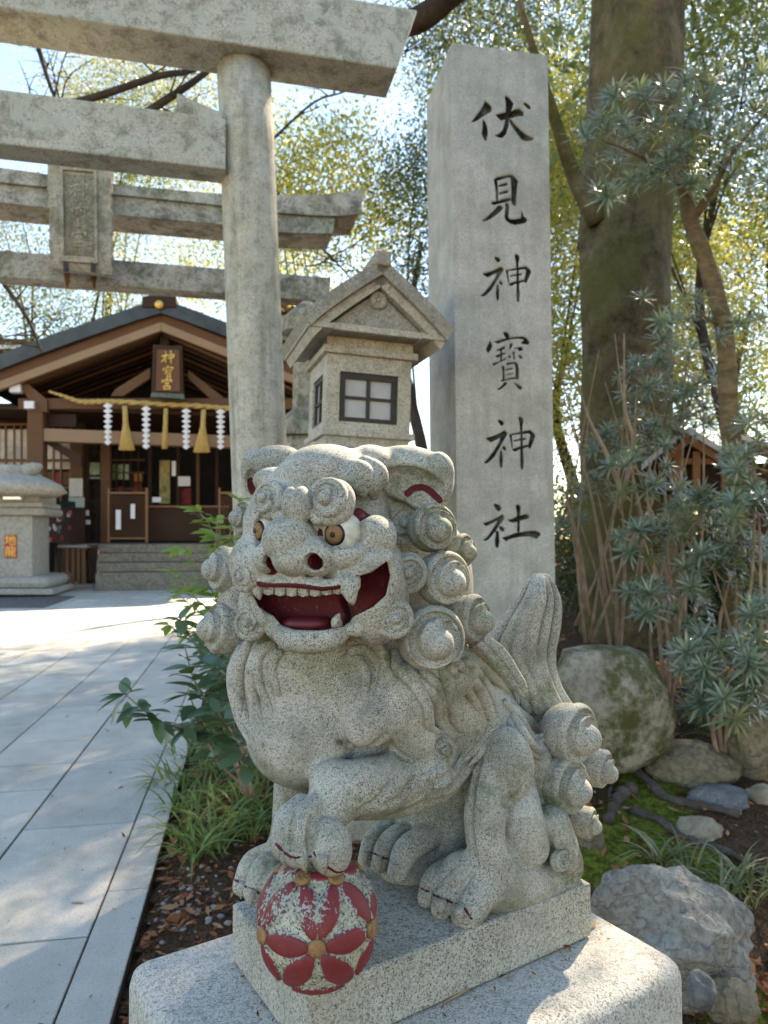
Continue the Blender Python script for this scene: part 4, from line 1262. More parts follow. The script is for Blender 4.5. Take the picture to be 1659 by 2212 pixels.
def pillar():
    h = 0.0046
    ns = int(pw / h) + 1; zlo = 0.9; nz = int((ztop - zlo) / h) + 1
    S = np.linspace(0, pw, ns)[:, None] * np.ones((1, nz)); Zz = np.linspace(zlo, ztop, nz)[None, :] * np.ones((ns, 1))
    dep = np.zeros(S.shape); ink = np.zeros(S.shape)
    for K in (K_FUSHI, K_MI, K_KAMI, K_TAKARA, K_KAMI2, K_SHA):
        for s in K:
            q = [FPp(x / 1.8516, y / 1.8516) for x, y in s]
            a0 = min(p[0] for p in q) - 0.02; a1 = max(p[0] for p in q) + 0.02; c0 = min(p[1] for p in q) - 0.02; c1 = max(p[1] for p in q) + 0.02
            i0, i1 = np.searchsorted(S[:, 0], [a0, a1]); j0, j1 = np.searchsorted(Zz[0], [c0, c1])
            sd = poly_sd(S[i0:i1, j0:j1], Zz[i0:i1, j0:j1], q)
            dep[i0:i1, j0:j1] = np.maximum(dep[i0:i1, j0:j1], np.clip((0.002 - sd) * 2.2, 0, 0.034))
            ink[i0:i1, j0:j1] = np.maximum(ink[i0:i1, j0:j1], np.clip(0.5 - (sd + 0.001) / 0.008, 0, 1))
    tilt = 0.0075
    def W3(s, z, back): return (PA.x + fx.x * s - fn.x * back + (ztop - z) * tilt * fx.x, PA.y + fx.y * s - fn.y * back + (ztop - z) * tilt * fx.y, z)
    vx = PA.x + fx.x * S - fn.x * dep + (ztop - Zz) * tilt * fx.x; vy = PA.y + fx.y * S - fn.y * dep + (ztop - Zz) * tilt * fx.y
    V = np.stack([vx, vy, Zz], -1).reshape(-1, 3).tolist()
    vid = np.arange(ns * nz).reshape(ns, nz)
    F = np.stack([vid[:-1, :-1], vid[1:, :-1], vid[1:, 1:], vid[:-1, 1:]], -1).reshape(-1, 4).tolist()
    k = len(V)
    e = 0.006
    V += [W3(0, zlo, 0), W3(pw, zlo, 0), W3(pw, -0.1, 0), W3(0, -0.1, 0)]
    F += [[k + 3, k + 2, k + 1, k]]
    k = len(V)
    V += [W3(0, ztop, 0), W3(pw, ztop, 0), W3(pw, ztop, pw), W3(0, ztop, pw), W3(0, -0.1, 0), W3(pw, -0.1, 0), W3(pw, -0.1, pw), W3(0, -0.1, pw)]
    F += [[k, k + 1, k + 2, k + 3], [k + 1, k + 5, k + 6, k + 2], [k + 3, k + 7, k + 4, k], [k + 2, k + 6, k + 7, k + 3]]
    me = bpy.data.meshes.new('inscribed_pillar'); me.from_pydata(V, [], F)
    sm = [True] * ((ns - 1) * (nz - 1)) + [False] * (len(F) - (ns - 1) * (nz - 1))
    me.polygons.foreach_set('use_smooth', sm); me.update()
    set_attr(me, 'ink', np.concatenate([ink.ravel(), np.zeros(len(V) - ink.size)]))
    o = link('inscribed_pillar', me, M_PILLAR)
    tag(o, 'tall square granite pillar carved with six dark brush characters', 'stone pillar')
pillar()

# ------------------------------------------------------------------ stone lantern
M_LANT = granite('lantern_granite', (0.57, 0.52, 0.43), (0.43, 0.39, 0.325), (0.09, 0.086, 0.075), 95, moss=0.10, warm=0.4, blot=0.3, sharp=0.8, bump=0.45)
M_LANTR = granite('lantern_roof_granite', (0.40, 0.37, 0.315), (0.27, 0.25, 0.21), (0.09, 0.086, 0.075), 90, moss=0.18, warm=0.35, blot=0.5, sharp=0.8, bump=0.5)
M_BRONZE = plain('dark_bronze', (0.035, 0.028, 0.020), 0.55, 0.4, 0.35, 25, 0.2)
t = NT('frosted_pane', 0.35, 0.5); t.color(t.mix(t.noise(14, 4, 0.6), (0.34, 0.34, 0.345), (0.52, 0.52, 0.53))); M_PANE = t.m
LO = P(702.6, 925, 3.78)                    # near bottom corner of the light box
lan = root('stone_lantern', (LO.x + 0.2, LO.y + 0.3, 0.0), 'granite lantern with gabled roof and paned light box behind the statue head', 'stone lantern')
la = math.radians(17); LX = Vector((math.cos(la), math.sin(la), 0)); LY = Vector((-math.sin(la), math.cos(la), 0)); LZ = Vector((0, 0, 1))
# the lantern leans a little to the right
ta = math.radians(1.6); LX2 = (LX * math.cos(ta) - LZ * math.sin(ta)); LZ2 = (LZ * math.cos(ta) + LX * math.sin(ta))
BW, BH = 0.475, 0.405
def LP(x, y, z): return LO + LX2 * x + LY * y + LZ2 * z
def lbox(m, x0, x1, y0, y1, z0, z1, tp=0.0):
    m.hexa([LP(x0 + tp, y0 + tp, z0), LP(x1 - tp, y0 + tp, z0), LP(x1 - tp, y1 - tp, z0), LP(x0 + tp, y1 - tp, z0)], [LP(x0, y0, z1), LP(x1, y0, z1), LP(x1, y1, z1), LP(x0, y1, z1)])
# box walls leave the two visible openings free
wx0, wx1, wz0, wz1 = 0.072, 0.402, 0.045, 0.315
m = MB()
lbox(m, 0, BW, 0, 0.05, 0, wz0); lbox(m, 0, BW, 0, 0.05, wz1, BH); lbox(m, 0, wx0, 0, 0.05, wz0, wz1); lbox(m, wx1, BW, 0, 0.05, wz0, wz1)
m.build('front_wall', M_LANT, lan)
m = MB()
lbox(m, 0, 0.05, 0.051, BW, 0, wz0); lbox(m, 0, 0.05, 0.051, BW, wz1, BH); lbox(m, 0, 0.05, 0.051, 0.10, wz0, wz1); lbox(m, 0, 0.05, 0.375, BW, wz0, wz1)
m.build('side_wall', M_LANT, lan)
m = MB(); lbox(m, BW - 0.05, BW, 0.051, BW, 0, BH); lbox(m, 0.051, BW - 0.051, BW - 0.05, BW, 0, BH); m.build('rear_walls', M_LANT, lan)
m = MB(); fw = 0.034
lbox(m, wx0, wx1, 0.012, 0.040, wz0, wz0 + fw * .8); lbox(m, wx0, wx1, 0.012, 0.040, wz1 - fw, wz1); lbox(m, wx0, wx0 + fw, 0.0125, 0.0395, wz0 + fw * .8, wz1 - fw); lbox(m, wx1 - fw, wx1, 0.0125, 0.0395, wz0 + fw * .8, wz1 - fw)
win = m.build('window', M_BRONZE, lan)
cxw = (wx0 + wx1) / 2; czw = (wz0 + wz1) / 2
m = MB(); lbox(m, cxw - 0.010, cxw + 0.010, 0.016, 0.036, wz0 + fw * .8, wz1 - fw); m.build('mullion', M_BRONZE, win)
m = MB(); lbox(m, wx0 + fw, cxw - 0.0102, 0.017, 0.035, czw - 0.008, czw + 0.008); lbox(m, cxw + 0.0102, wx1 - fw, 0.017, 0.035, czw - 0.008, czw + 0.008); m.build('transom', M_BRONZE, win)
for x0, x1 in ((wx0 + fw, cxw - .01), (cxw + .01, wx1 - fw)):
    for z0, z1 in ((wz0 + fw * .8, czw - .008), (czw + .008, wz1 - fw)):
        m = MB(); lbox(m, x0, x1, 0.030, 0.034, z0, z1); m.build('pane', M_PANE, win)
m = MB(); y0, y1 = 0.10, 0.375
for zz0, zz1, yy0, yy1 in ((wz0, wz0 + .02, y0, y1), (wz1 - .02, wz1, y0, y1), (wz0 + .02, wz1 - .02, y0, y0 + .02), (wz0 + .02, wz1 - .02, y1 - .02, y1), (wz0 + .02, wz1 - .02, (y0 + y1) / 2 - .008, (y0 + y1) / 2 + .008)):
    lbox(m, 0.012, 0.036, yy0, yy1, zz0, zz1)
lbox(m, 0.014, 0.034, y0 + .02, (y0 + y1) / 2 - .0081, czw - .007, czw + .007); lbox(m, 0.014, 0.034, (y0 + y1) / 2 + .0081, y1 - .02, czw - .007, czw + .007)
win2 = m.build('window', M_BRONZE, lan)
for q0, q1 in ((y0 + .02, (y0 + y1) / 2 - .008), ((y0 + y1) / 2 + .008, y1 - .02)):
    for z0, z1 in ((wz0 + .02, czw - .007), (czw + .007, wz1 - .02)):
        m = MB(); lbox(m, 0.028, 0.032, q0, q1, z0, z1); m.build('pane', M_PANE, win2)
# mouldings under the box and above it
m = MB(); lbox(m, -0.022, BW + 0.022, -0.022, BW + 0.022, -0.036, -0.0005); m.build('sill_moulding', M_LANT, lan, 0.004)
m = MB(); lbox(m, 0.0, BW, 0.0, BW, -0.085, -0.0365, 0.01); m.build('neck', M_LANT, lan)
m = MB(); lbox(m, -0.085, BW + 0.085, -0.085, BW + 0.085, -0.30, -0.0855); m.build('base_block', M_LANT, lan, 0.006)
m = MB(); lbox(m, 0.06, BW - 0.06, 0.06, BW - 0.06, -1.75, -0.3005, -0.03); m.build('shaft', M_LANT, lan, 0.006)
m = MB(); lbox(m, -0.1, BW + 0.1, -0.1, BW + 0.1, -2.3, -1.7505); m.build('foot', M_LANT, lan, 0.01)
m = MB(); lbox(m, -0.026, BW + 0.030, -0.026, BW + 0.026, BH + 0.0005, BH + 0.040); m.build('cornice', M_LANT, lan, 0.004)
m = MB(); lbox(m, -0.004, BW + 0.006, -0.004, BW + 0.004, BH + 0.0405, BH + 0.095); m.build('frieze', M_LANT, lan, 0.003)
# gabled roof: bowed slabs, pediment, ridge
RZ = BH + 0.0955; YF = -0.17; YB = BW + 0.17
RX0, RX1, RXC = -0.165, 0.655, 0.245
def roof_prof(side, off):
    """outer or inner line of one slope from the eave to the ridge"""
    ex = RX0 if side < 0 else RX1
    pts = []
    for s in np.linspace(0, 1, 9):
        x = ex + (RXC - ex) * s
        z = RZ + 0.055 + 0.335 * (s ** 0.88) 
        pts.append((x - side * off * 0.62 * (1 - 0.2 * s) * -1 * -1, z - off))
    return pts
for side in (-1, 1):
    o_ = roof_prof(side, 0.0); i_ = roof_prof(side, 0.062)
    vs = []; fs = []
    n = len(o_)
    for (a, b) in zip(o_, i_):
        vs += [LP(a[0], YF, a[1]), LP(b[0], YF, b[1]), LP(b[0], YB, b[1]), LP(a[0], YB, a[1])]
    for i in range(n - 1):
        for k in range(4):
            k2 = (k + 1) % 4
            fs.append((i * 4 + k, i * 4 + k2, (i + 1) * 4 + k2, (i + 1) * 4 + k))
    fs += [(0, 3, 2, 1), tuple(range((n - 1) * 4, n * 4))]
    m = MB(); m.add(vs, fs)
    me_o = m.build('roof_slope', M_LANTR, lan)
    bm = bmesh.new(); bm.from_mesh(me_o.data); bmesh.ops.recalc_face_normals(bm, faces=bm.faces); bm.to_mesh(me_o.data); bm.free()
    # inner rake moulding, set back
    vs = []; fs = []
    i2 = roof_prof(side, 0.064); i3 = roof_prof(side, 0.105)
    for (a, b) in zip(i2, i3):
        vs += [LP(a[0], YF + 0.03, a[1]), LP(b[0], YF + 0.03, b[1]), LP(b[0], YB - 0.03, b[1]), LP(a[0], YB - 0.03, a[1])]
    for i in range(n - 1):
        for k in range(4):
            k2 = (k + 1) % 4
            fs.append((i * 4 + k, i * 4 + k2, (i + 1) * 4 + k2, (i + 1) * 4 + k))
    fs += [(0, 3, 2, 1), tuple(range((n - 1) * 4, n * 4))]
    m = MB(); m.add(vs, fs); me_o = m.build('rake_moulding', M_LANT, lan)
    bm = bmesh.new(); bm.from_mesh(me_o.data); bmesh.ops.recalc_face_normals(bm, faces=bm.faces); bm.to_mesh(me_o.data); bm.free()
tri = [(x, z - 0.02) for x, z in roof_prof(-1, 0.10)] + [(x, z - 0.02) for x, z in roof_prof(1, 0.10)][::-1]
tri = [(-0.10, RZ), (0.59, RZ)] + [(x, z) for x, z in tri[::-1] if z > RZ + 0.02]
m = MB(); m.prism([LP(x, YF + 0.075, z) for x, z in tri], LY * (YB - YF - 0.15)); m.build('pediment', M_LANTR, lan)
m = MB(); m.prism([LP(-0.105, YF + 0.045, RZ - 0.001), LP(0.595, YF + 0.045, RZ - 0.001), LP(0.575, YF + 0.045, RZ + 0.034), LP(-0.085, YF + 0.045, RZ + 0.034)], LY * 0.0295); m.build('pediment_band', M_LANT, lan, 0.003)
# soffit plates left and right of the box
m = MB(); lbox(m, RX0 + 0.03, -0.0045, YF + 0.02, YB - 0.02, RZ - 0.004, RZ + 0.02); m.build('soffit', M_LANT, lan)
m = MB(); lbox(m, BW + 0.0065, RX1 - 0.03, YF + 0.02, YB - 0.02, RZ - 0.004, RZ + 0.02); m.build('soffit', M_LANT, lan)
m = MB(); lbox(m, RXC - 0.042, RXC + 0.042, YF - 0.02, YB + 0.02, RZ + 0.345, RZ + 0.425, 0.002); m.build('ridge', M_LANTR, lan, 0.012)
# chrysanthemum medallion: sixteen petals about a boss
mc = LP(RXC, YF + 0.072, RZ + 0.185)
med = None
m = MB(); m.lathe(mc, [(0.048, -0.005), (0.048, 0.006), (0.044, 0.010), (0.001, 0.010)], 32, True, -LY); med = m.build('medallion', M_LANT, lan)
for k in range(16):
    a = 2 * math.pi * k / 16
    dv = LX2 * math.cos(a) + LZ2 * math.sin(a)
    m = MB(); m.tube([mc - LY * 0.011 + dv * 0.012, mc - LY * 0.014 + dv * 0.026, mc - LY * 0.014 + dv * 0.040, mc - LY * 0.010 + dv * 0.047], [0.0025, 0.0052, 0.0072, 0.003], 8); m.build('petal', M_LANT, med)
m = MB(); m.lathe(mc - LY * 0.010, [(0.010, 0), (0.010, 0.006), (0.006, 0.009), (0.001, 0.009)], 16, True, -LY); m.build('boss', M_LANT, med)

# second lantern, farther back
l2 = root('stone_lantern', P(665, 1000, 6.6), 'distant plain stone lantern post between torii column and near lantern', 'stone lantern')
c2 = P(662, 900, 6.6)
def at2(z): return Vector((c2.x, c2.y, z))
zz = lambda y: P(662, y, 6.6).z
m = MB(); m.lathe(at2(0), [(0.13, zz(885)), (0.125, zz(740))], 6, False); m.build('shaft', M_TORII2, l2)
m = MB(); m.lathe(at2(0), [(0.30, zz(945)), (0.30, zz(940)), (0.27, zz(915)), (0.14, zz(885))], 6, False); m.build('flared_collar', M_TORII2, l2)
m = MB(); m.lathe(at2(0), [(0.24, 0.0), (0.24, zz(1040)), (0.22, zz(946))], 6, False); m.build('base', M_TORII2, l2)
m = MB(); m.lathe(at2(0), [(0.14, zz(740)), (0.30, zz(725)), (0.26, zz(690)), (0.05, zz(650))], 6, False); m.build('cap', M_TORII2, l2)
# ------------------------------------------------------------------ shrine hall at the end of the path
def wood(name, a, b, scale=5.0, rough=0.7):
    t = NT(name, rough, 0.25); pos = t.geo_pos()
    v = t.mapping((2.0, 2.0, 14.0), pos); g = t.noise(scale, 5, 0.6, v); g2 = t.noise(1.3, 3, 0.5, pos)
    t.color(t.mix(t.math('MULTIPLY', t.math('ADD', g, g2), 0.5), a, b)); t.bump(g, 0.2, 0.01); return t.m
M_WD = wood('dark_timber', (0.028, 0.013, 0.008), (0.075, 0.035, 0.020))
M_WM = wood('brown_timber', (0.10, 0.044, 0.021), (0.20, 0.098, 0.050))
M_WL = wood('pale_timber', (0.25, 0.145, 0.085), (0.40, 0.26, 0.165))
M_WO = wood('orange_timber', (0.20, 0.095, 0.045), (0.34, 0.17, 0.085))
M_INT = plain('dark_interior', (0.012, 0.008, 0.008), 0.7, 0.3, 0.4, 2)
M_COPPER = plain('dark_roof_metal', (0.032, 0.038, 0.042), 0.45, 0.5, 0.5, 2.5, 0.2)
M_GOLDL = plain('gold_leaf', (0.75, 0.44, 0.10), 0.35, 0.6, 0.15, 8, 0, 0.4)
M_PAPER = plain('white_paper', (0.80, 0.79, 0.80), 0.8, 0.2, 0.06, 6)
M_STRAW = plain('straw', (0.50, 0.34, 0.12), 0.85, 0.2, 0.3, 30, 0.3)
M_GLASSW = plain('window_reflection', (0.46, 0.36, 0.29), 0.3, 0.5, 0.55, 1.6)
M_GREENT = plain('green_trim', (0.10, 0.13, 0.11), 0.6, 0.3, 0.3, 5)
M_STEP = granite('step_stone', (0.26, 0.225, 0.185), (0.19, 0.165, 0.135), (0.10, 0.09, 0.075), 12, warm=0.3, blot=0.4, sharp=0.5)
M_REDC = plain('red_goods', (0.33, 0.045, 0.04), 0.6, 0.3, 0.5, 3)
DS = 21.0
SX = PXV; SN = Vector((SX.y, -SX.x, 0))               # SN points at the viewer
s0 = P(345, 1000, DS)
def C4(x, y): return x * 0.3906, 621 + y * 0.3906      # enlargement -> picture units
def SP(x, y, off=0.0):                                   # point of the hall's front plane, set back by off metres
    return on_plane(*C4(x, y), s0 - SN * off, SN)
hall = root('shrine_hall', Vector((s0.x, s0.y, 0)), 'dark timber shrine hall with gabled roof, straw rope and white paper streamers', 'shrine building')
def quad(name, mat, pts, thick, off=0.0, bevel=0.0, parent=None):
    """outline in the front plane (clockwise in the picture), given thickness backwards"""
    m = MB(); m.prism([SP(x, y, off) for x, y in pts][::-1], -SN * thick)
    return m.build(name, mat, parent or hall, bevel)
def rect(name, mat, x0, x1, y0, y1, thick, off=0.0, bevel=0.0, parent=None):
    return quad(name, mat, [(x0, y0), (x1, y0), (x1, y1), (x0, y1)], thick, off, bevel, parent)
# roof: two slopes running back, thick dark edge
L_OUT = [(890, 62), (760, 100), (600, 155), (400, 222), (200, 292), (0, 368), (-160, 432)]
L_IN = [(890, 140), (760, 178), (600, 232), (400, 300), (200, 374), (0, 452), (-160, 518)]
def mirror(q): return [(1780 - x, y + (890 - x) * 0.035) for x, y in q]
for nm, o_, i_ in (('roof_slope', L_OUT, L_IN), ('roof_slope', mirror(L_OUT), mirror(L_IN))):
    vs = []; fs = []
    for a, b in zip(o_, i_):
        p, q = SP(*a), SP(*b)
        vs += [p, q, q - SN * 7.0, p - SN * 7.0]
    n = len(o_)
    for i in range(n - 1):
        for k in range(4):
            k2 = (k + 1) % 4; fs.append((i * 4 + k, i * 4 + k2, (i + 1) * 4 + k2, (i + 1) * 4 + k))
    fs += [(0, 3, 2, 1), tuple(range((n - 1) * 4, n * 4))]
    m = MB(); m.add(vs, fs); o = m.build(nm, M_COPPER, hall)
    bm = bmesh.new(); bm.from_mesh(o.data); bmesh.ops.recalc_face_normals(bm, faces=bm.faces); bm.to_mesh(o.data); bm.free()
rect('ridge_cap', M_WD, 785, 975, 50, 108, 7.2, -0.06)
quad('ridge_cap', M_COPPER, [(800, 50), (880, 20), (960, 50)], 7.2, -0.08)
m = MB(); m.lathe(SP(880, 96, -0.08), [(0.125, -0.02), (0.125, 0.04), (0.105, 0.07), (0.01, 0.08)], 28, True, SN); m.build('gold_crest', M_GOLDL, hall)
# barge boards
def rake(a0, a1, b0, b1, nm, mat, thick, off):
    quad(nm, mat, [a0, b0, b1, a1], thick, off)
rake((890, 150), (890, 232), (-160, 540), (-160, 622), 'barge_board', M_WL, 0.22, 0.25) if False else None
quad('barge_board', M_WM, [(889, 143), (889, 190), (-160, 575), (-160, 522)][::-1], 0.2, 0.22)
quad('barge_board', M_WL, [(889, 191), (889, 238), (-160, 622), (-160, 576)][::-1], 0.2, 0.16)
quad('barge_board', M_WM, [(891, 143), (1940, 560), (1940, 610), (891, 190)], 0.2, 0.22)
quad('barge_board', M_WL, [(891, 191), (1940, 611), (1940, 655), (891, 238)], 0.2, 0.16)
# rafters under the slopes: each its own timber running back
for k in range(9):
    o = 28 * k
    quad('rafter', M_WM if k % 3 == 0 else M_WD, [(880, 250 + o), (880, 266 + o), (60 + o * 1.1, 575 + o * .55), (60 + o * 1.1, 558 + o * .55)], 0.25, 0.6 + 0.42 * k)
    quad('rafter', M_WM if k % 3 == 0 else M_WD, [(900, 250 + o), (1700 - o * 1.1, 590 + o * .55), (1700 - o * 1.1, 607 + o * .55), (900, 266 + o)], 0.25, 0.6 + 0.42 * k)
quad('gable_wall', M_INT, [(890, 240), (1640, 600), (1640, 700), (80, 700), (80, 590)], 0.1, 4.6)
# struts and king post
quad('strut', M_WM, [(612, 600), (640, 560), (830, 445), (830, 500), (680, 600)], 0.25, 0.6)
quad('strut', M_WM, [(1040, 455), (1250, 620), (1250, 665), (1190, 640), (1040, 500)], 0.25, 0.6)
rect('king_post', M_WD, 885, 935, 230, 640, 0.25, 0.65)
# cross beams
rect('tie_beam', M_WM, 100, 1780, 612, 672, 0.35, 0.55, 0.02)
quad('bracket_beam', M_WM, [(100, 530), (150, 530), (260, 620), (260, 690), (200, 680)], 0.3, 0.45)
rect('beam_nose', M_PAPER, 52, 112, 535, 578, 0.3, 0.3)
rect('beam_nose', M_PAPER, 132, 186, 628, 668, 0.3, 0.3)
quad('lower_beam', M_WL, [(238, 778), (1500, 826), (1500, 892), (238, 850)], 0.35, 0.55, 0.02)
# posts
m = MB()
rect('post', M_WM, 150, 238, 660, 1600, 0.5, 0.5, 0.03)
rect('post', M_WM, 1540, 1630, 690, 1610, 0.5, 0.5, 0.03)
rect('brace', M_WD, 240, 420, 700, 770, 0.2, 0.9)
quad('brace', M_WD, [(250, 860), (300, 850), (450, 930), (450, 990)], 0.25, 0.8)
# plaque with gold characters
plq = quad('name_board', M_WD, [(845, 312), (935, 322), (1008, 318), (1016, 612), (836, 602)], 0.25, -0.05, 0.03)
plq['label'] = 'brown name board with three gold characters'
quad('board_panel', M_WM, [(868, 342), (990, 346), (996, 575), (862, 570)], 0.03, -0.085, parent=plq)
quad('board_trim', M_GREENT, [(838, 580), (1016, 590), (1020, 616), (900, 606), (832, 606)], 0.10, -0.11, parent=plq)
for S_, cx, cy, sc in ((S_KAMI, 928, 388, 0.062), (S_TAKARA, 928, 468, 0.058), (S_MIYA, 926, 540, 0.062)):
    m = MB()
    for s in S_:
        m.prism([SP(cx + (x - 815) * sc * 1.0, cy + (y - 760) * sc, -0.09) for x, y in s][::-1], SN * 0.03)
    m.build('gold_character', M_GOLDL, plq)
# straw rope: two twisted strands, plus streamers and tassels
rp = catmull([(270, 575), (350, 600), (450, 632), (560, 632), (680, 634), (900, 646), (1100, 656), (1260, 668), (1480, 676)], 120)
rope = root('straw_rope', SP(760, 640, -0.1), 'twisted straw rope strung across the front of the shrine hall', 'rope')
for ph in (0, math.pi):
    pts = []; rad = []
    for i, (x, y) in enumerate(rp):
        th = 0.025 + 0.03 * min(1, i / 35.0)
        a = ph + i * 0.62
        pts.append(SP(x, y, 0.2) + Vector((0, 0, 1)) * (th * 0.55 * math.sin(a)) + SN * (th * 0.55 * math.cos(a))); rad.append(th)
    m = MB(); m.tube(pts, rad, 8); m.build('strand', M_STRAW, rope)
def streamer(x, y0, y1, which):
    st = root('paper_streamer', SP(x, y0, 0.02), which, 'paper streamer', 'paper streamers on the shrine rope')
    n = 8
    for k in range(n):
        ya = y0 + (y1 - y0) * k / n; yb = y0 + (y1 - y0) * (k + 1.15) / n; ym = (ya + yb) / 2; wv = 27 - k * .8
        for s_, of in ((-1, 0.03), (1, 0.06)):
            m = MB(); m.prism([SP(x + s_ * 2, ya, of), SP(x + s_ * wv, ym, of), SP(x + s_ * 2, yb, of), SP(x - s_ * 8, ym, of)], SN * 0.012); m.build('paper_fold', M_PAPER, st)
for x, y0, y1, w_ in ((597, 638, 868, 'leftmost white folded paper streamer on the shrine rope'), (808, 655, 890, 'second white folded paper streamer from the left on the shrine rope'), (1030, 668, 892, 'third white folded paper streamer from the left on the shrine rope'), (1220, 672, 892, 'rightmost white folded paper streamer beside the torii column')):
    streamer(x, y0, y1, w_)
def tassel(x, y0, y1, w0, w1, lean, which):
    ts = root('straw_tassel', SP(x, y0, 0.02), which, 'tassel', 'straw tassels on the shrine rope')
    for k in range(7):
        s = (k - 3) / 3.0
        m = MB(); m.tube([SP(x + s * w0, y0, 0.05), SP(x + s * w0 * 0.8 + lean * .4, y0 + (y1 - y0) * .4, 0.02 + 0.03 * abs(s)), SP(x + s * w1 + lean, y1, 0.03 * abs(s))], [0.03, 0.045, 0.06 * (w1 / 30 + .4)], 6); m.build('straw_bundle', M_STRAW, ts)
tassel(690, 655, 900, 8, 30, 12, 'left flared straw tassel on the shrine rope')
tassel(918, 668, 892, 6, 9, -8, 'narrow middle straw tassel on the shrine rope')
tassel(1126, 675, 912, 8, 32, -10, 'right flared straw tassel on the shrine rope')
# inside of the hall: floor, back wall, doors, screens
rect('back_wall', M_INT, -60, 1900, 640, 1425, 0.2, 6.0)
m = MB(); f0 = SP(540, 1418, 1.0); zfl = f0.z
q = [SP(430, 1418, 0.9), SP(1750, 1418, 0.9), SP(1750, 1418, 0.9) - SN * 5.2, SP(430, 1418, 0.9) - SN * 5.2]
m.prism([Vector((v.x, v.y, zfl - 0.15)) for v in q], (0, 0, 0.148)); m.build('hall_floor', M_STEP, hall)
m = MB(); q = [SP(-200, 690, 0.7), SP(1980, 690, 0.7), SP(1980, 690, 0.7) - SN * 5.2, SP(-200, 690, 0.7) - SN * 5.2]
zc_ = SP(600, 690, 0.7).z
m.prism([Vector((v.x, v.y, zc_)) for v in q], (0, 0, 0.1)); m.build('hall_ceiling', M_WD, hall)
for x0, x1, of, mt in ((392, 452, 2.0, M_WM), (556, 606, 2.2, M_WM), (818, 838, 3.4, M_WD), (975, 992, 3.4, M_WD), (1085, 1102, 3.4, M_WM), (1190, 1206, 3.4, M_WD), (470, 490, 2.4, M_WD)):
    rect('inner_post', mt, x0, x1, 860, 1420, 0.3, of)
for y in (905, 1035, 1180):
    rect('door_rail', M_WD, 455, 555, y, y + 12, 0.1, 2.45)
for y in (950, 1020, 1110):
    rect('lattice_rail', M_WM, 607, 800, y, y + 7, 0.06, 3.0)
for x in (640, 680, 720, 760):
    rect('lattice_bar', M_WD, x, x + 7, 905, 1130, 0.06, 3.08)
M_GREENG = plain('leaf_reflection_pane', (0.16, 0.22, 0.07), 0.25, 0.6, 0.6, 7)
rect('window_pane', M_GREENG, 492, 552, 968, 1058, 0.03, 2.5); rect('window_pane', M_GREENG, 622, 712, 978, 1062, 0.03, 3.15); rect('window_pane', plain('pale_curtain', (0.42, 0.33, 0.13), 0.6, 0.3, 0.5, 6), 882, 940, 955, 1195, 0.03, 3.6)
rect('offering_box', M_WD, 815, 1240, 1216, 1400, 0.9, 1.6); rect('offering_counter', M_WO, 800, 1260, 1206, 1216, 1.0, 1.5)
rect('red_altar', M_REDC, 985, 1055, 1110, 1200, 0.3, 3.8); rect('red_drape', M_REDC, 735, 780, 1030, 1130, 0.2, 4.2); rect('red_drape', M_REDC, 655, 690, 1100, 1130, 0.2, 4.2)
rect('lamp_shade', plain('warm_lampshade', (0.7, 0.36, 0.10), 0.6, 0.3, 0.2, 5), 742, 782, 1030, 1070, 0.3, 3.9)
for x0, x1, y0, y1, of in ((985, 1052, 1045, 1098, 3.2), (950, 972, 960, 1042, 2.6), (842, 890, 1160, 1188, 1.4), (640, 668, 1230, 1338, 0.8), (722, 746, 1198, 1278, 0.8), (470, 492, 1232, 1262, 2.2), (460, 500, 1285, 1310, 2.2)):
    rect('paper_notice', M_PAPER, x0, x1, y0, y1, 0.02, of)
rect('paper_notice', plain('cream_notice', (0.66, 0.58, 0.48), 0.8, 0.2, 0.1, 4), 382, 456, 1056, 1156, 0.04, 1.8)
rect('paper_notice', plain('pale_green_notice', (0.42, 0.48, 0.40), 0.8, 0.2, 0.1, 4), 380, 466, 1160, 1216, 0.04, 1.75)
def screen_fence(x0, x1, which):
    fc = root('lattice_fence', SP((x0 + x1) / 2, 1400, 0.9), which, 'lattice fence', 'lattice fences on the hall floor')
    for a, b in ((x0, x0 + 10), (x1 - 12, x1)):
        rect('post', M_WO, a, b, 1108, 1412, 0.14, 0.9, parent=fc)
    rect('rail', M_WO, x0 + 10, x1 - 12, 1130, 1142, 0.1, 0.92, parent=fc)
    rect('rail', M_WO, x0 + 10, x1 - 12, 1382, 1392, 0.1, 0.92, parent=fc)
    n = int((x1 - x0) / 20)
    for k in range(-11, n):
        for sg in (1, -1):
            a = x0 + 20 * k if sg > 0 else x1 - 20 * k
            p0, p1 = [a, 1150.0], [a + sg * 225, 1380.0]
            lo, hi = x0 + 10, x1 - 12
            def clipx(p, q):
                for c_, cmp in ((lo, -1), (hi, 1)):
                    if (p[0] - c_) * cmp > 0 and (q[0] - c_) * cmp > 0: return None
                t0, t1 = 0.0, 1.0
                dx = q[0] - p[0]
                ts = sorted([(lo - p[0]) / dx, (hi - p[0]) / dx]); t0, t1 = max(0, ts[0]), min(1, ts[1])
                if t1 - t0 < 0.03: return None
                return [(p[0] + dx * t_, p[1] + (q[1] - p[1]) * t_) for t_ in (t0, t1)]
            cl = clipx(p0, p1)
            if cl is None: continue
            (ax, ay), (bx, by) = cl
            quad('lath', M_WM, [(ax - 2.2, ay), (ax + 2.2, ay), (bx + 2.2, by), (bx - 2.2, by)], 0.03, 0.94 + (0.031 if sg > 0 else 0), parent=fc)
screen_fence(594, 816, 'left diamond lattice fence panel above the shrine steps')
screen_fence(1208, 1430, 'right diamond lattice fence panel half behind the torii column')
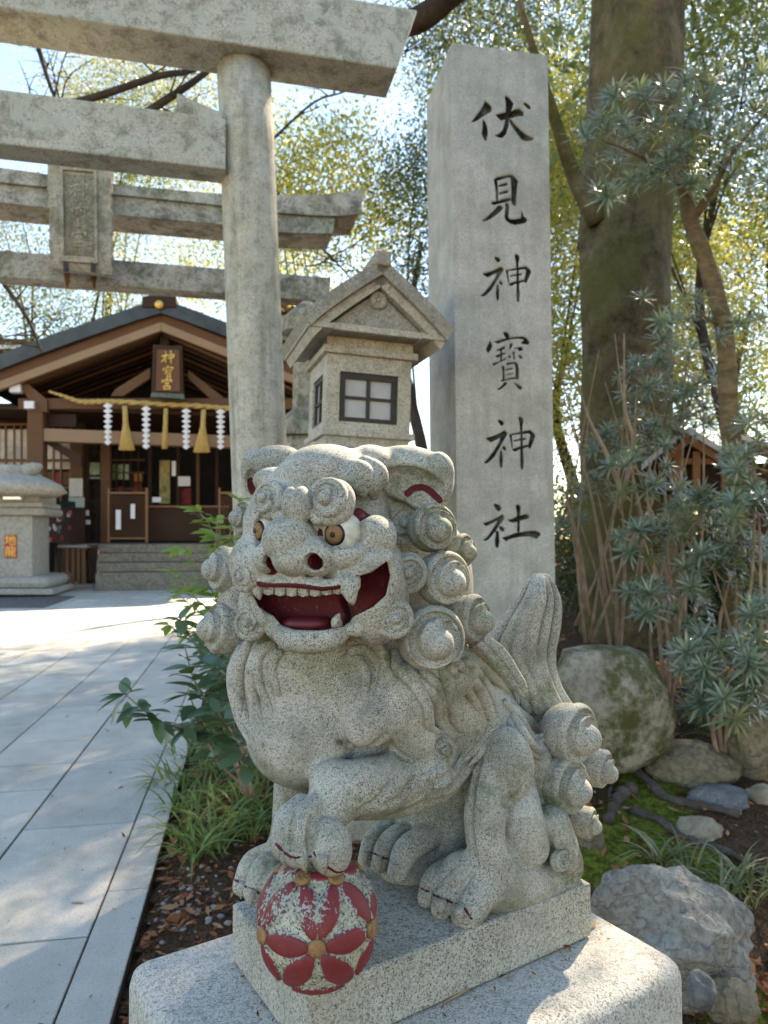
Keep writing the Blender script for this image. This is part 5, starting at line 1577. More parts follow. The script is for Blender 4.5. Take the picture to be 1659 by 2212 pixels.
# steps
for k in range(4):
    y0 = 1420 + k * 50
    zb_ = SP(700, y0 + 50, 0).z; zt_ = SP(700, y0, 0).z
    xl = 545 - k * 6
    a, b = SP(xl, y0 + 50, 0.9 - 0.38 * (k + 1)), SP(1760, y0 + 50, 0.9 - 0.38 * (k + 1))
    m = MB(); m.hexa([Vector((a.x, a.y, zb_ if k < 3 else 0)), Vector((b.x, b.y, zb_ if k < 3 else 0)), Vector((b.x, b.y, zb_ if k < 3 else 0)) - SN * (0.37 + 0.38 * (k)), Vector((a.x, a.y, zb_ if k < 3 else 0)) - SN * (0.37 + 0.38 * (k))],
                     [Vector((a.x, a.y, zt_ - 0.01)), Vector((b.x, b.y, zt_ - 0.01)), Vector((b.x, b.y, zt_ - 0.01)) - SN * (0.37 + 0.38 * k), Vector((a.x, a.y, zt_ - 0.01)) - SN * (0.37 + 0.38 * k)])
    m.build('step', M_STEP, hall, 0.02)

# ---- office wing on the left with glazed wall
wing = root('office_wing', SP(120, 1600, 2.2), 'brown timber shop wing with glazed lattice wall left of the shrine hall', 'building')
def wrect(name, mat, x0, x1, y0, y1, th, of, parent=None): return rect(name, mat, x0, x1, y0, y1, th, of, 0, parent or wing)
wrect('wall', M_WD, -320, 470, 690, 1640, 0.2, 2.9)
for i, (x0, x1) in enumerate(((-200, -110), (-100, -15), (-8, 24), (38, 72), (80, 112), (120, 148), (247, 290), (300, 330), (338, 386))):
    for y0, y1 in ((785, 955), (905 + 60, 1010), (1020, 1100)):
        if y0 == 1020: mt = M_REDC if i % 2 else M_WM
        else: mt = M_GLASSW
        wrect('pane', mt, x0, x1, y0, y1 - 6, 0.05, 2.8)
for x in (-105, -11, 30, 76, 116, 150, 244, 294, 334, 388):
    wrect('mullion', M_WO, x - 3, x + 4, 760, 1190, 0.08, 2.75)
wrect('rail', M_WO, -300, 388, 752, 762, 0.1, 2.72); wrect('rail', M_WO, -300, 388, 1102, 1112, 0.1, 2.72); wrect('rail', M_WO, -300, 388, 955, 962, 0.07, 2.73)
wrect('sign_band', M_PAPER, -300, 150, 318, 338, 0.1, 3.4)
quad('wing_roof', M_WM, [(-320, 268), (150, 285), (190, 300), (120, 352), (-320, 350)], 3.0, 3.5, parent=wing)
# hanging goods by the wing
for k in range(16):
    rk = random.Random(50 + k)
    x = rk.uniform(262, 380); y = rk.uniform(1225, 1390); w_ = rk.uniform(10, 20); h_ = rk.uniform(12, 30)
    g = rect('hanging_charm', [M_REDC, M_PAPER, plain('charm_%d' % k, (rk.uniform(.1, .6), rk.uniform(.05, .3), rk.uniform(.08, .35)), 0.7, 0.2, 0.2, 5)][k % 3], x, x + w_, y, y + h_, 0.05, 1.2 + 0.02 * k, 0, wing)
wrect('awning', plain('dark_green_cloth', (0.012, 0.03, 0.02), 0.8, 0.2, 0.2, 4), 240, 395, 1182, 1212, 0.5, 0.9)
wrect('stand', M_INT, 245, 300, 1410, 1600, 0.4, 1.3)
wrect('stand_board', M_WD, 392, 470, 1216, 1420, 0.1, 1.9)
# slatted bench
bn = root('slatted_bench', SP(420, 1640, -0.4), 'dark slatted wooden bench beside the shrine steps', 'bench')
rect('seat', plain('worn_bench_top', (0.16, 0.15, 0.16), 0.35, 0.5, 0.2, 3), 318, 482, 1424, 1440, 0.7, -0.4, 0.01, bn)
for x in (362, 395, 425, 452):
    rect('slat', M_WM, x, x + 16, 1441, 1640, 0.08, -0.35, 0, bn)
for x in (486, 505, 524):
    rect('slat', M_WD, x, x + 12, 1425, 1618, 0.08, 0.25, 0, bn)
rect('leg', M_WD, 322, 336, 1441, 1640, 0.1, -0.2, 0, bn)

# ---- stone pedestal with coiled creature, nearer on the left
M_LSTONE = granite('left_pedestal_stone', (0.46, 0.44, 0.40), (0.38, 0.36, 0.33), (0.22, 0.21, 0.19), 30, moss=0.15, warm=0.2, blot=0.3, sharp=0.4)
DP = 18.3; p0_ = P(50, 1200, DP)
def LPp(x, y, off=0.0): return on_plane(*C4(x, y), p0_ - SN * off, SN)
lp = root('stone_pedestal', LPp(50, 1690, 1.0), 'pale stone pedestal with red and gold plate left of the shrine hall', 'pedestal')
def lrect(name, mat, x0, x1, y0, y1, th, of=0.0, bev=0.02, parent=None, tp=0):
    m = MB(); m.prism([LPp(x0 - tp, y1, of), LPp(x1 + tp, y1, of), LPp(x1, y0, of), LPp(x0, y0, of)], -SN * th); return m.build(name, mat, parent or lp, bev)
lrect('block', M_LSTONE, -150, 178, 1262, 1602, 1.6, 0.2)
lrect('cap', M_LSTONE, -220, 245, 1215, 1262, 2.0, 0.0, 0.12); lrect('cap_slab', M_LSTONE, -200, 230, 1187, 1215, 1.9, 0.05)
lrect('top_slab', M_LSTONE, -180, 215, 1136, 1187, 1.7, 0.12)
lrect('base_roll', M_LSTONE, -260, 272, 1602, 1668, 2.6, -0.25, 0.22); lrect('base_plate', M_LSTONE, -290, 292, 1668, 1700, 2.9, -0.35)
pt = lrect('plate', plain('red_plate', (0.42, 0.07, 0.055), 0.6, 0.3, 0.25, 6), 24, 92, 1368, 1496, 0.02, 0.175, 0)
def glyph_mesh(text, centre, xdir, zdir, size, lift, depth):
    """outline of a character of the built-in font as a thin solid"""
    cu = bpy.data.curves.new('glyph', 'FONT'); cu.body = text; cu.size = 1.0; cu.extrude = 0.02; cu.align_x = 'CENTER'; cu.align_y = 'CENTER'; cu.resolution_u = 3
    ob = bpy.data.objects.new('glyph', cu); COL.objects.link(ob)
    bpy.context.view_layer.update()
    me = bpy.data.meshes.new_from_object(ob.evaluated_get(bpy.context.evaluated_depsgraph_get()))
    bpy.data.objects.remove(ob)
    n = xdir.cross(zdir).normalized()
    for v in me.vertices:
        c = v.co.copy(); v.co = centre + xdir * (c.x * size) + zdir * (c.y * size) + n * (lift + c.z * depth)
    me.update(); return me
for tx_, cy in (('\u5730', 1402), ('\u9f8d', 1464)):
    gm = glyph_mesh(tx_, LPp(58, cy, 0.175), SX, Vector((0, 0, 1)), 0.29, 0.006, 0.2)
    link('gold_character', gm, M_GOLDL, pt)
dr = root('stone_creature', LPp(100, 1130, 0.8), 'coiled pale stone creature on the left pedestal, head raised to the right', 'statue')
M_CREAM = granite('pale_carved_stone', (0.48, 0.44, 0.37), (0.40, 0.365, 0.31), (0.24, 0.22, 0.19), 28, moss=0.25, warm=0.2, sharp=0.4)
m = MB()
coil = [LPp(60 + 130 * math.cos(a) * (1 - .04 * a), 1085 - 9.5 * a + 6 * math.sin(a), 0.9 - 0.5 * math.sin(a)) for a in np.linspace(0, 9.5, 46)]
m.tube(coil, [0.30 - 0.010 * i / 3 for i in range(46)], 12); m.build('coils', M_CREAM, dr)
m = MB(); m.tube([LPp(110, 1040, 0.6), LPp(150, 1015, 0.5), LPp(195, 1000, 0.4), LPp(232, 985, 0.4)], [0.24, 0.20, 0.17, 0.06], 10); m.build('head', M_CREAM, dr)
m = MB(); m.lathe(LPp(85, 1110, 0.2), [(1.0, -0.22), (1.25, -0.1), (1.1, 0.1), (0.7, 0.3)], 18); m.build('mound', M_CREAM, dr)
bowl = root('metal_tray', LPp(65, 1165, 0.05), 'shiny metal offering tray on the left stone pedestal', 'tray')
lrect('tray', plain('polished_steel', (0.7, 0.72, 0.76), 0.2, 0.8, 0.1, 3, 0, 0.9), 15, 120, 1150, 1176, 0.3, -0.1, 0.03, bowl)
# gravel bed in front of it
M_GRAV = plain('dark_gravel', (0.13, 0.115, 0.11), 0.9, 0.2, 0.7, 14, 0.5)
m = MB(); q = [on_z(-160, 1278, 0.006), on_z(165, 1288, 0.006), on_z(95, 1313, 0.006), on_z(-220, 1313, 0.006)]
m.prism([Vector((v.x, v.y, 0.003)) for v in (q[0], q[3], q[2], q[1])], (0, 0, 0.008)); tag(m.build('gravel_bed', M_GRAV), kind='structure')

# ---- far hall right of the column: pale board wall and eave
fh = root('side_building', P(640, 1150, 26), 'white boarded building glimpsed between torii column and lantern', 'building')
FH0 = P(640, 700, 26)
def fq(name, mat, x0, x1, y0, y1, th, of):
    m = MB(); m.prism([on_plane(x, y, FH0 - SN * of, SN) for x, y in ((x0, y1), (x1, y1), (x1, y0), (x0, y0))], -SN * th); m.build(name, mat, fh)
M_WBOARD = plain('white_boards', (0.60, 0.62, 0.58), 0.7, 0.3, 0.15, 1.5)
for i in range(3): fq('wall_board', M_WBOARD, 596, 760, 676 + 17 * i, 689 + 17 * i, 0.2, 0.1 * i)
fq('wall', M_WD, 590, 770, 672, 1150, 0.2, 0.6)
fq('roof_eave', M_WM, 570, 800, 652, 673, 5.0, -0.4)
# ------------------------------------------------------------------ leaves and trees
def leaf_mat(name, cols, trans=0.45, rough=0.4, spec=0.4, scale=1.2):
    t = NT(name, rough, spec)
    g = t.attr('tint')
    c = t.ramp(g, [(i / (len(cols) - 1), c) for i, c in enumerate(cols)])
    t.color(c)
    tr = t.n.new('ShaderNodeBsdfTranslucent')
    c2 = t.mix(0.35, c, (0.50, 0.55, 0.10), 'MIX')
    t.l.new(c2, tr.inputs['Color'])
    mx = t.n.new('ShaderNodeMixShader'); mx.inputs[0].default_value = trans
    out = t.n['Material Output']
    t.l.new(t.b.outputs[0], mx.inputs[1]); t.l.new(tr.outputs[0], mx.inputs[2]); t.l.new(mx.outputs[0], out.inputs['Surface'])
    return t.m
M_LEAF_Y = leaf_mat('yellow_green_leaves', [(0.12, 0.15, 0.035), (0.28, 0.29, 0.06), (0.46, 0.40, 0.09), (0.48, 0.32, 0.10)], 0.55)
M_LEAF_G = leaf_mat('green_leaves', [(0.022, 0.05, 0.022), (0.05, 0.09, 0.035), (0.11, 0.145, 0.045)], 0.3)
M_LEAF_D = leaf_mat('dark_glossy_leaves', [(0.012, 0.028, 0.016), (0.025, 0.05, 0.026), (0.05, 0.085, 0.03)], 0.25, 0.3, 0.5)
M_LEAF_P = leaf_mat('pale_olive_leaves', [(0.15, 0.16, 0.09), (0.26, 0.25, 0.13), (0.42, 0.37, 0.17)], 0.5)
t = NT('mossy_bark', 0.9, 0.2); pos = t.geo_pos()
v = t.mapping((3.0, 3.0, 2.6), pos); n = t.noise(1.6, 7, 0.75, v); n2 = t.noise(12, 5, 0.75, pos); n3 = t.noise(1.3, 6, 0.7, pos)
c = t.mix(t.ramp(n, [(0.34, 0.0), (0.66, 1.0)]), (0.035, 0.026, 0.016), (0.19, 0.145, 0.085))
c = t.mix(t.math('MULTIPLY', t.ramp(n3, [(0.44, 0.0), (0.62, 1.0)]), 0.75), c, (0.10, 0.10, 0.026))
t.color(c); t.bump(t.math('ADD', n, n2), 0.8, 0.03); M_BARK_M = t.m
t = NT('smooth_bark', 0.85, 0.25); pos = t.geo_pos(); v = t.mapping((6, 6, 14), pos); n = t.noise(2.0, 4, 0.6, v)
t.color(t.mix(t.ramp(n, [(0.35, 0.0), (0.65, 1.0)]), (0.12, 0.085, 0.045), (0.24, 0.175, 0.095))); t.bump(n, 0.4, 0.01); M_BARK_S = t.m
M_BARK_D = plain('dark_bark', (0.05, 0.036, 0.028), 0.9, 0.2, 0.4, 6, 0.5)
M_TWIG = plain('dry_twig', (0.32, 0.225, 0.16), 0.85, 0.2, 0.35, 12)

def leaves_mesh(centres, spread, per, size, seed, up=0.0, narrow=0.5):
    """many small leaves, each a folded blade of two faces, scattered about cluster centres"""
    rs = np.random.RandomState(seed)
    C = np.repeat(np.asarray(centres, float), per, 0); n = len(C)
    p = C + rs.normal(0, 1, (n, 3)) * spread
    d = rs.normal(0, 1, (n, 3)); d[:, 2] -= 0.35; d /= np.linalg.norm(d, axis=1)[:, None]
    q = rs.normal(0, 1, (n, 3)); q[:, 2] += up
    s = np.cross(d, q); s /= np.linalg.norm(s, axis=1)[:, None] + 1e-9
    L = size * rs.uniform(0.6, 1.3, n)[:, None]; w = L * narrow * 0.5
    nn = np.cross(d, s)
    a = p - d * L * .5; b = p + d * L * .5; e = p + s * w + nn * w * .25; f = p - s * w + nn * w * .25
    V = np.stack([a, e, b, f], 1).reshape(-1, 3)
    me = bpy.data.meshes.new('leaves')
    me.vertices.add(4 * n); me.vertices.foreach_set('co', V.astype(np.float32).ravel())
    me.loops.add(4 * n); me.loops.foreach_set('vertex_index', np.arange(4 * n, dtype=np.int32))
    me.polygons.add(n); me.polygons.foreach_set('loop_start', np.arange(0, 4 * n, 4, dtype=np.int32))
    me.update(calc_edges=True)
    tint = np.clip(rs.normal(0.45, 0.22, n) + (np.repeat(rs.normal(0, .15, len(centres)), per)), 0, 1)
    set_attr(me, 'tint', np.repeat(tint, 4))
    return me
def crown_centres(c, r, n, seed, hollow=0.35):
    rs = np.random.RandomState(seed); out = []
    while len(out) < n:
        v = rs.uniform(-1, 1, 3); q = np.linalg.norm(v)
        if q > 1 or q < hollow * rs.rand(): continue
        lump = 0.78 + 0.30 * math.sin(3.1 * v[0] + seed) * math.cos(2.7 * v[1] + 1.3 * seed) + 0.15 * math.sin(5 * v[2] + seed)
        if q > lump: continue
        out.append(np.array(c) + v * np.array(r))
    return out
def tree(name, base, trunk_pts, rad, crowns, mat, bark, label, leaf=0.11, per=26, spread=0.32, nlimb=5, seed=1, group=None, cat='tree', narrow=0.5):
    tr = root(name, base, label, cat, group)
    m = MB(); m.tube(catmull([list(p) for p in trunk_pts], 14), list(np.interp(np.linspace(0, 1, 14), np.linspace(0, 1, len(rad)), rad)), 18 if rad[0] > .2 else 10)
    m.build('trunk', bark, tr)
    rs = random.Random(seed)
    tp = catmull([list(p) for p in trunk_pts], 20)
    for (c, r, n) in crowns:
        cs = crown_centres(c, r, n, seed); seed += 17
        link('crown', leaves_mesh(cs, spread, per, leaf, seed, narrow=narrow), mat, tr)
        for k in range(nlimb):
            m = MB()
            a = Vector(tp[rs.randint(8, 19)]); e = Vector(cs[rs.randint(0, len(cs) - 1)])
            mid = a.lerp(e, 0.5) + Vector((rs.uniform(-.3, .3), rs.uniform(-.3, .3), rs.uniform(0, .5)))
            q = catmull([list(a), list(mid), list(e)], 9)
            r0 = min(rad[-1] * 0.7, 0.09)
            m.tube(q, list(np.linspace(r0, 0.012, 9)), 6)
            for j in range(2):
                s_ = Vector(q[rs.randint(3, 8)]); e2 = Vector(cs[rs.randint(0, len(cs) - 1)])
                if (e2 - s_).length < max(r) * 1.2: m.tube([s_, s_.lerp(e2, .5) + Vector((0, 0, rs.uniform(-.1, .25))), e2], [r0 * .35, r0 * .22, 0.006], 5)
            m.build('limb', bark, tr)
    return tr
def vert(x, y, d, zb, zt, n=3, lean=(0, 0)):
    p = P(x, y, d); return [Vector((p.x + lean[0] * i / (n - 1), p.y + lean[1] * i / (n - 1), zb + (zt - zb) * i / (n - 1))) for i in range(n)]

# the big mossy trunk behind the pillar: crown overhead shades the statue
bt = root('large_tree', P(1370, 1300, 7.2), 'huge mossy tree trunk right of the inscribed pillar', 'tree')
m = MB()
bpts = [P(1355, 1500, 7.2), P(1352, 1250, 7.2), P(1350, 1000, 7.2), P(1352, 750, 7.2), P(1350, 560, 7.2), P(1362, 420, 7.2), P(1370, 250, 7.2), P(1375, 60, 7.2), P(1385, -300, 7.2), P(1395, -700, 7.2)]
brad = [0.50, 0.46, 0.44, 0.43, 0.425, 0.44, 0.455, 0.45, 0.42, 0.36]
q = catmull([list(p) + [r] for p, r in zip(bpts, brad)], 60)
m.tube([x[:3] for x in q], [x[3] for x in q], 48)
rsv = random.Random(2)
vv = []
for i, v in enumerate(m.v):
    k = i % 48; j = i // 48
    c = Vector(q[min(j, 59)][:3]); d_ = Vector(v) - c
    f = 1 + 0.06 * math.sin(k * 2 * math.pi / 48 * 3 + j * .12) + 0.035 * math.sin(k * 2 * math.pi / 48 * 7 + j * .35) + 0.02 * math.sin(k * 1.9 + j * 1.3)
    vv.append(tuple(c + d_ * f))
m.v = vv; m.build('trunk', M_BARK_M, bt)
def knot(x, y, d, r, ax):
    m = MB(); m.lathe(P(x, y, d), [(r * 1.9, -0.12), (r * 1.5, -0.03), (r * 1.1, 0.015), (r * 0.75, 0.0), (r * 0.45, -0.05), (0.01, -0.07)], 16, True, ax); m.build('knot', M_BARK_D, bt)
for pts, r0 in (([P(1290, 480, 7.0), P(1240, 380, 6.9), P(1190, 230, 6.6), P(1120, 0, 6.3)], 0.10), ([P(1380, 20, 7.2), P(1480, -60, 7.0), P(1620, -200, 6.6)], 0.2), ([P(1375, -200, 7.2), P(1200, -360, 6.6), P(900, -500, 6.0)], 0.2), ([P(1390, -400, 7.2), P(1560, -600, 6.2), P(1700, -900, 5.2)], 0.18), ([P(1390, -300, 7.2), P(1480, -700, 8.2), P(1600, -1100, 9)], 0.2)):
    m = MB(); m.tube(catmull([list(p) for p in pts], 12), list(np.linspace(r0, r0 * .25, 12)), 10); m.build('limb', M_BARK_M, bt)
rs_ = np.random.RandomState(11)
ccs = crown_centres((4.2, 7.4, 8.8), (4.2, 4.0, 3.0), 100, 5, 0.1)
link('crown', leaves_mesh(ccs, 0.40, 30, 0.17, 21), M_LEAF_G, bt)

# slim leaning tree in front of it
st = root('slim_tree', P(1585, 1380, 4.7), 'slender tan-barked leaning tree at the right edge', 'tree')
m = MB(); q = catmull([list(P(x, y, d)) + [r] for x, y, d, r in ((1585, 1420, 4.7, 0.062), (1582, 1250, 4.7, 0.060), (1588, 1050, 4.7, 0.060), (1575, 900, 4.7, 0.062), (1565, 720, 4.7, 0.058), (1530, 580, 4.7, 0.055), (1490, 470, 4.7, 0.05), (1475, 380, 4.75, 0.036), (1470, 300, 4.8, 0.025))], 46)
m.tube([x[:3] for x in q], [x[3] * (1 + 0.06 * math.sin(i * 1.7)) for i, x in enumerate(q)], 14); m.build('trunk', M_BARK_S, st)
for pts, r0 in (([P(1500, 470, 4.7), P(1545, 400, 4.6), P(1590, 320, 4.5), P(1670, 230, 4.4)], 0.03), ([P(1490, 430, 4.7), P(1450, 380, 4.6), P(1370, 330, 4.5), P(1290, 300, 4.5)], 0.02), ([P(1475, 370, 4.7), P(1500, 300, 4.6), P(1530, 200, 4.5)], 0.018), ([P(1560, 700, 4.7), P(1530, 690, 4.6), P(1490, 660, 4.5)], 0.012)):
    m = MB(); m.tube(catmull([list(p) for p in pts], 10), list(np.linspace(r0, 0.005, 10)), 8); m.build('limb', M_BARK_S, st)

# whorled needle-leaf clusters: shared meshes
def whorl_mesh(n, L, w, seed, droop=0.25, cone=0.55):
    rs = random.Random(seed); vs = []; fs = []; tint = []
    for i in range(n):
        a = 2.399 * i; el = cone * (0.2 + 1.25 * i / n) - 0.15
        d = Vector((math.cos(a) * math.cos(el), math.sin(a) * math.cos(el), math.sin(el)))
        s = d.cross(Vector((0, 0, 1))).normalized(); l = L * rs.uniform(.75, 1.1)
        b = len(vs)
        for t_, ww in ((0.03, .25), (0.35, 1), (0.7, .85), (1.0, .12)):
            c = d * (l * t_) - Vector((0, 0, 1)) * (droop * l * t_ * t_)
            up = s.cross(d).normalized()
            vs += [c - s * (w * ww) + up * (w * ww * .25), c, c + s * (w * ww) + up * (w * ww * .25)]
            tint += [rs.uniform(.2, .9)] * 3
        for k in range(3):
            for j in range(2): fs.append((b + k * 3 + j, b + k * 3 + j + 1, b + k * 3 + j + 4, b + k * 3 + j + 3))
    me = mesh_from(vs, fs, True, 'whorl'); set_attr(me, 'tint', tint); return me
M_NEEDLE = leaf_mat('blue_green_needle_leaves', [(0.05, 0.095, 0.07), (0.125, 0.19, 0.14), (0.27, 0.34, 0.24)], 0.25, 0.2, 0.9)
WH = [whorl_mesh(22, 0.115, 0.0062, 30 + i, 0.22, 0.9) for i in range(4)]
M_NEEDLE2 = leaf_mat('grey_green_needle_leaves', [(0.06, 0.09, 0.065), (0.14, 0.19, 0.125), (0.32, 0.34, 0.22)], 0.25, 0.2, 0.9)
M_NEEDLE3 = leaf_mat('olive_needle_leaves', [(0.05, 0.075, 0.03), (0.12, 0.15, 0.05), (0.24, 0.20, 0.08)], 0.3, 0.35, 0.6)
WH += [whorl_mesh(13, 0.10, 0.0058, 61, 0.35, 0.6), whorl_mesh(16, 0.13, 0.0055, 62, 0.5, 0.8)]
for i_, w_ in enumerate(WH): w_.materials.append((M_NEEDLE, M_NEEDLE2, M_NEEDLE, M_NEEDLE2, M_NEEDLE3, M_NEEDLE3)[i_])
def put_whorl(parent, p, axis, sc, rs):
    o = link('leaf_whorl', WH[rs.randint(0, 5)], None, parent)
    z = Vector(axis).normalized()
    R = z.to_track_quat('Z', 'Y').to_matrix().to_4x4() @ Matrix.Rotation(rs.uniform(0, 6.28), 4, 'Z')
    o.matrix_parent_inverse = Matrix.Translation(-WORLD[parent.name])
    o.matrix_basis = Matrix.Translation(p) @ R @ Matrix.Scale(sc, 4)
rs = random.Random(9)
for k in range(90):      # on the slim tree's upper branches
    x = rs.uniform(1260, 1680); y = rs.uniform(170, 420) + (x - 1450) * -0.1
    put_whorl(st, P(x, y, rs.uniform(4.2, 4.9)), (rs.uniform(-.5, .5), -0.6, rs.uniform(.1, 1)), rs.uniform(1.0, 1.5), rs)
for k in range(14):
    x = rs.uniform(1380, 1640); y = rs.uniform(640, 760)
    put_whorl(st, P(x, y, rs.uniform(4.4, 5.0)), (rs.uniform(-.5, .5), -0.6, rs.uniform(.1, 1)), rs.uniform(.9, 1.3), rs)
# shrubs of the same kind, each a thing
def needle_shrub(bx, by, d, heads, label, seed):
    rs = random.Random(seed)
    p0 = P(bx, by, d); p0.z = float(terrain(p0.x, p0.y))
    s = root('needle_leaf_shrub', p0, label, 'shrub', 'blue-green shrubs under the big tree')
    m = MB()
    for (x, y, r, n) in heads:
        dd = d + rs.uniform(-.35, .25)
        top = P(x, y, dd)
        m.tube(catmull([list(p0), list(p0.lerp(top, .5) + Vector((rs.uniform(-.1, .1), 0, .08))), list(top)], 8), list(np.linspace(0.016, 0.005, 8)), 6)
        for k in range(int(n * 2.0)):
            a = rs.uniform(0, 6.28); q = math.sqrt(rs.random()) * r * 1.15
            pt_ = P(x + q * math.cos(a), y + q * math.sin(a) * .8, dd + rs.uniform(-.2, .25))
            put_whorl(s, pt_, (math.cos(a) * .7, -0.5, 0.55 - .3 * math.sin(a)), rs.uniform(.65, 1.3), rs)
            if k % 3 == 0: m.tube([top, top.lerp(pt_, .6) - Vector((0, 0, .02)), pt_], [0.006, 0.005, 0.004], 5)
    m.build('stems', M_TWIG, s)
needle_shrub(1440, 1390, 4.6, [(1390, 1160, 55, 9), (1500, 1130, 60, 9), (1410, 1290, 50, 7), (1500, 1330, 50, 7), (1395, 1030, 70, 9)], 'blue-green whorled shrub nearest the pillar, beside the big boulder', 1)
needle_shrub(1560, 1430, 4.5, [(1560, 1060, 60, 9), (1600, 1180, 55, 8), (1540, 1230, 60, 8), (1630, 1010, 60, 8)], 'blue-green whorled shrub below the little wooden shrine', 2)
needle_shrub(1640, 1450, 4.2, [(1640, 1110, 60, 8), (1660, 1230, 60, 8), (1650, 1330, 50, 7), (1670, 950, 60, 7)], 'blue-green whorled shrub at the right picture edge', 3)
needle_shrub(1480, 1200, 5.6, [(1440, 900, 70, 10), (1520, 880, 60, 9), (1400, 830, 60, 8), (1480, 800, 60, 8), (1350, 930, 60, 8)], 'blue-green whorled shrub in front of the big trunk', 4)
needle_shrub(1560, 1560, 3.9, [(1500, 1420, 50, 7), (1580, 1440, 55, 7), (1640, 1420, 45, 6), (1530, 1500, 45, 6), (1600, 1520, 40, 5)], 'low blue-green whorled shrub between the right-hand rocks', 5)
needle_shrub(1330, 1250, 5.4, [(1290, 1060, 40, 5), (1330, 960, 50, 6), (1250, 1120, 35, 3)], 'sparse blue-green whorled shrub at the foot of the big trunk', 6)

# bare shoots beside the pillar
bs = root('bare_shoots', G(1290, 1400), 'thicket of thin bare brown shoots beside the pillar', 'shrub')
rs = random.Random(5)
for k in range(15):
    x0 = rs.uniform(1215, 1520); d = rs.uniform(4.9, 5.8); y0 = rs.uniform(1290, 1390)
    x1 = x0 + rs.uniform(-130, 130); y1 = rs.uniform(700, 1150)
    pts = catmull([list(P(x0, y0, d)), list(P(x0 + (x1 - x0) * .4 + rs.uniform(-40, 40), y0 * .6 + y1 * .4, d)), list(P(x1, y1, d - .1))], 9)
    m = MB(); m.tube(pts, list(np.linspace(rs.uniform(.008, .016), 0.003, 9)), 6); m.build('shoot', M_TWIG, bs)
for pts in ([(1270, 1330, 5.0), (1250, 1180, 5.0), (1225, 1080, 5.0), (1235, 980, 5.0)], [(1340, 1090, 4.9), (1368, 960, 4.9), (1350, 880, 4.9), (1348, 720, 4.9)], [(1350, 1080, 4.8), (1310, 980, 4.8), (1270, 900, 4.8), (1235, 780, 4.8)], [(1350, 1210, 4.8), (1380, 1140, 4.8), (1410, 1080, 4.8), (1400, 990, 4.8)]):
    m = MB(); m.tube(catmull([list(P(*p)) for p in pts], 12), list(np.linspace(0.02, 0.005, 12)), 7); m.build('shoot', M_TWIG, bs)

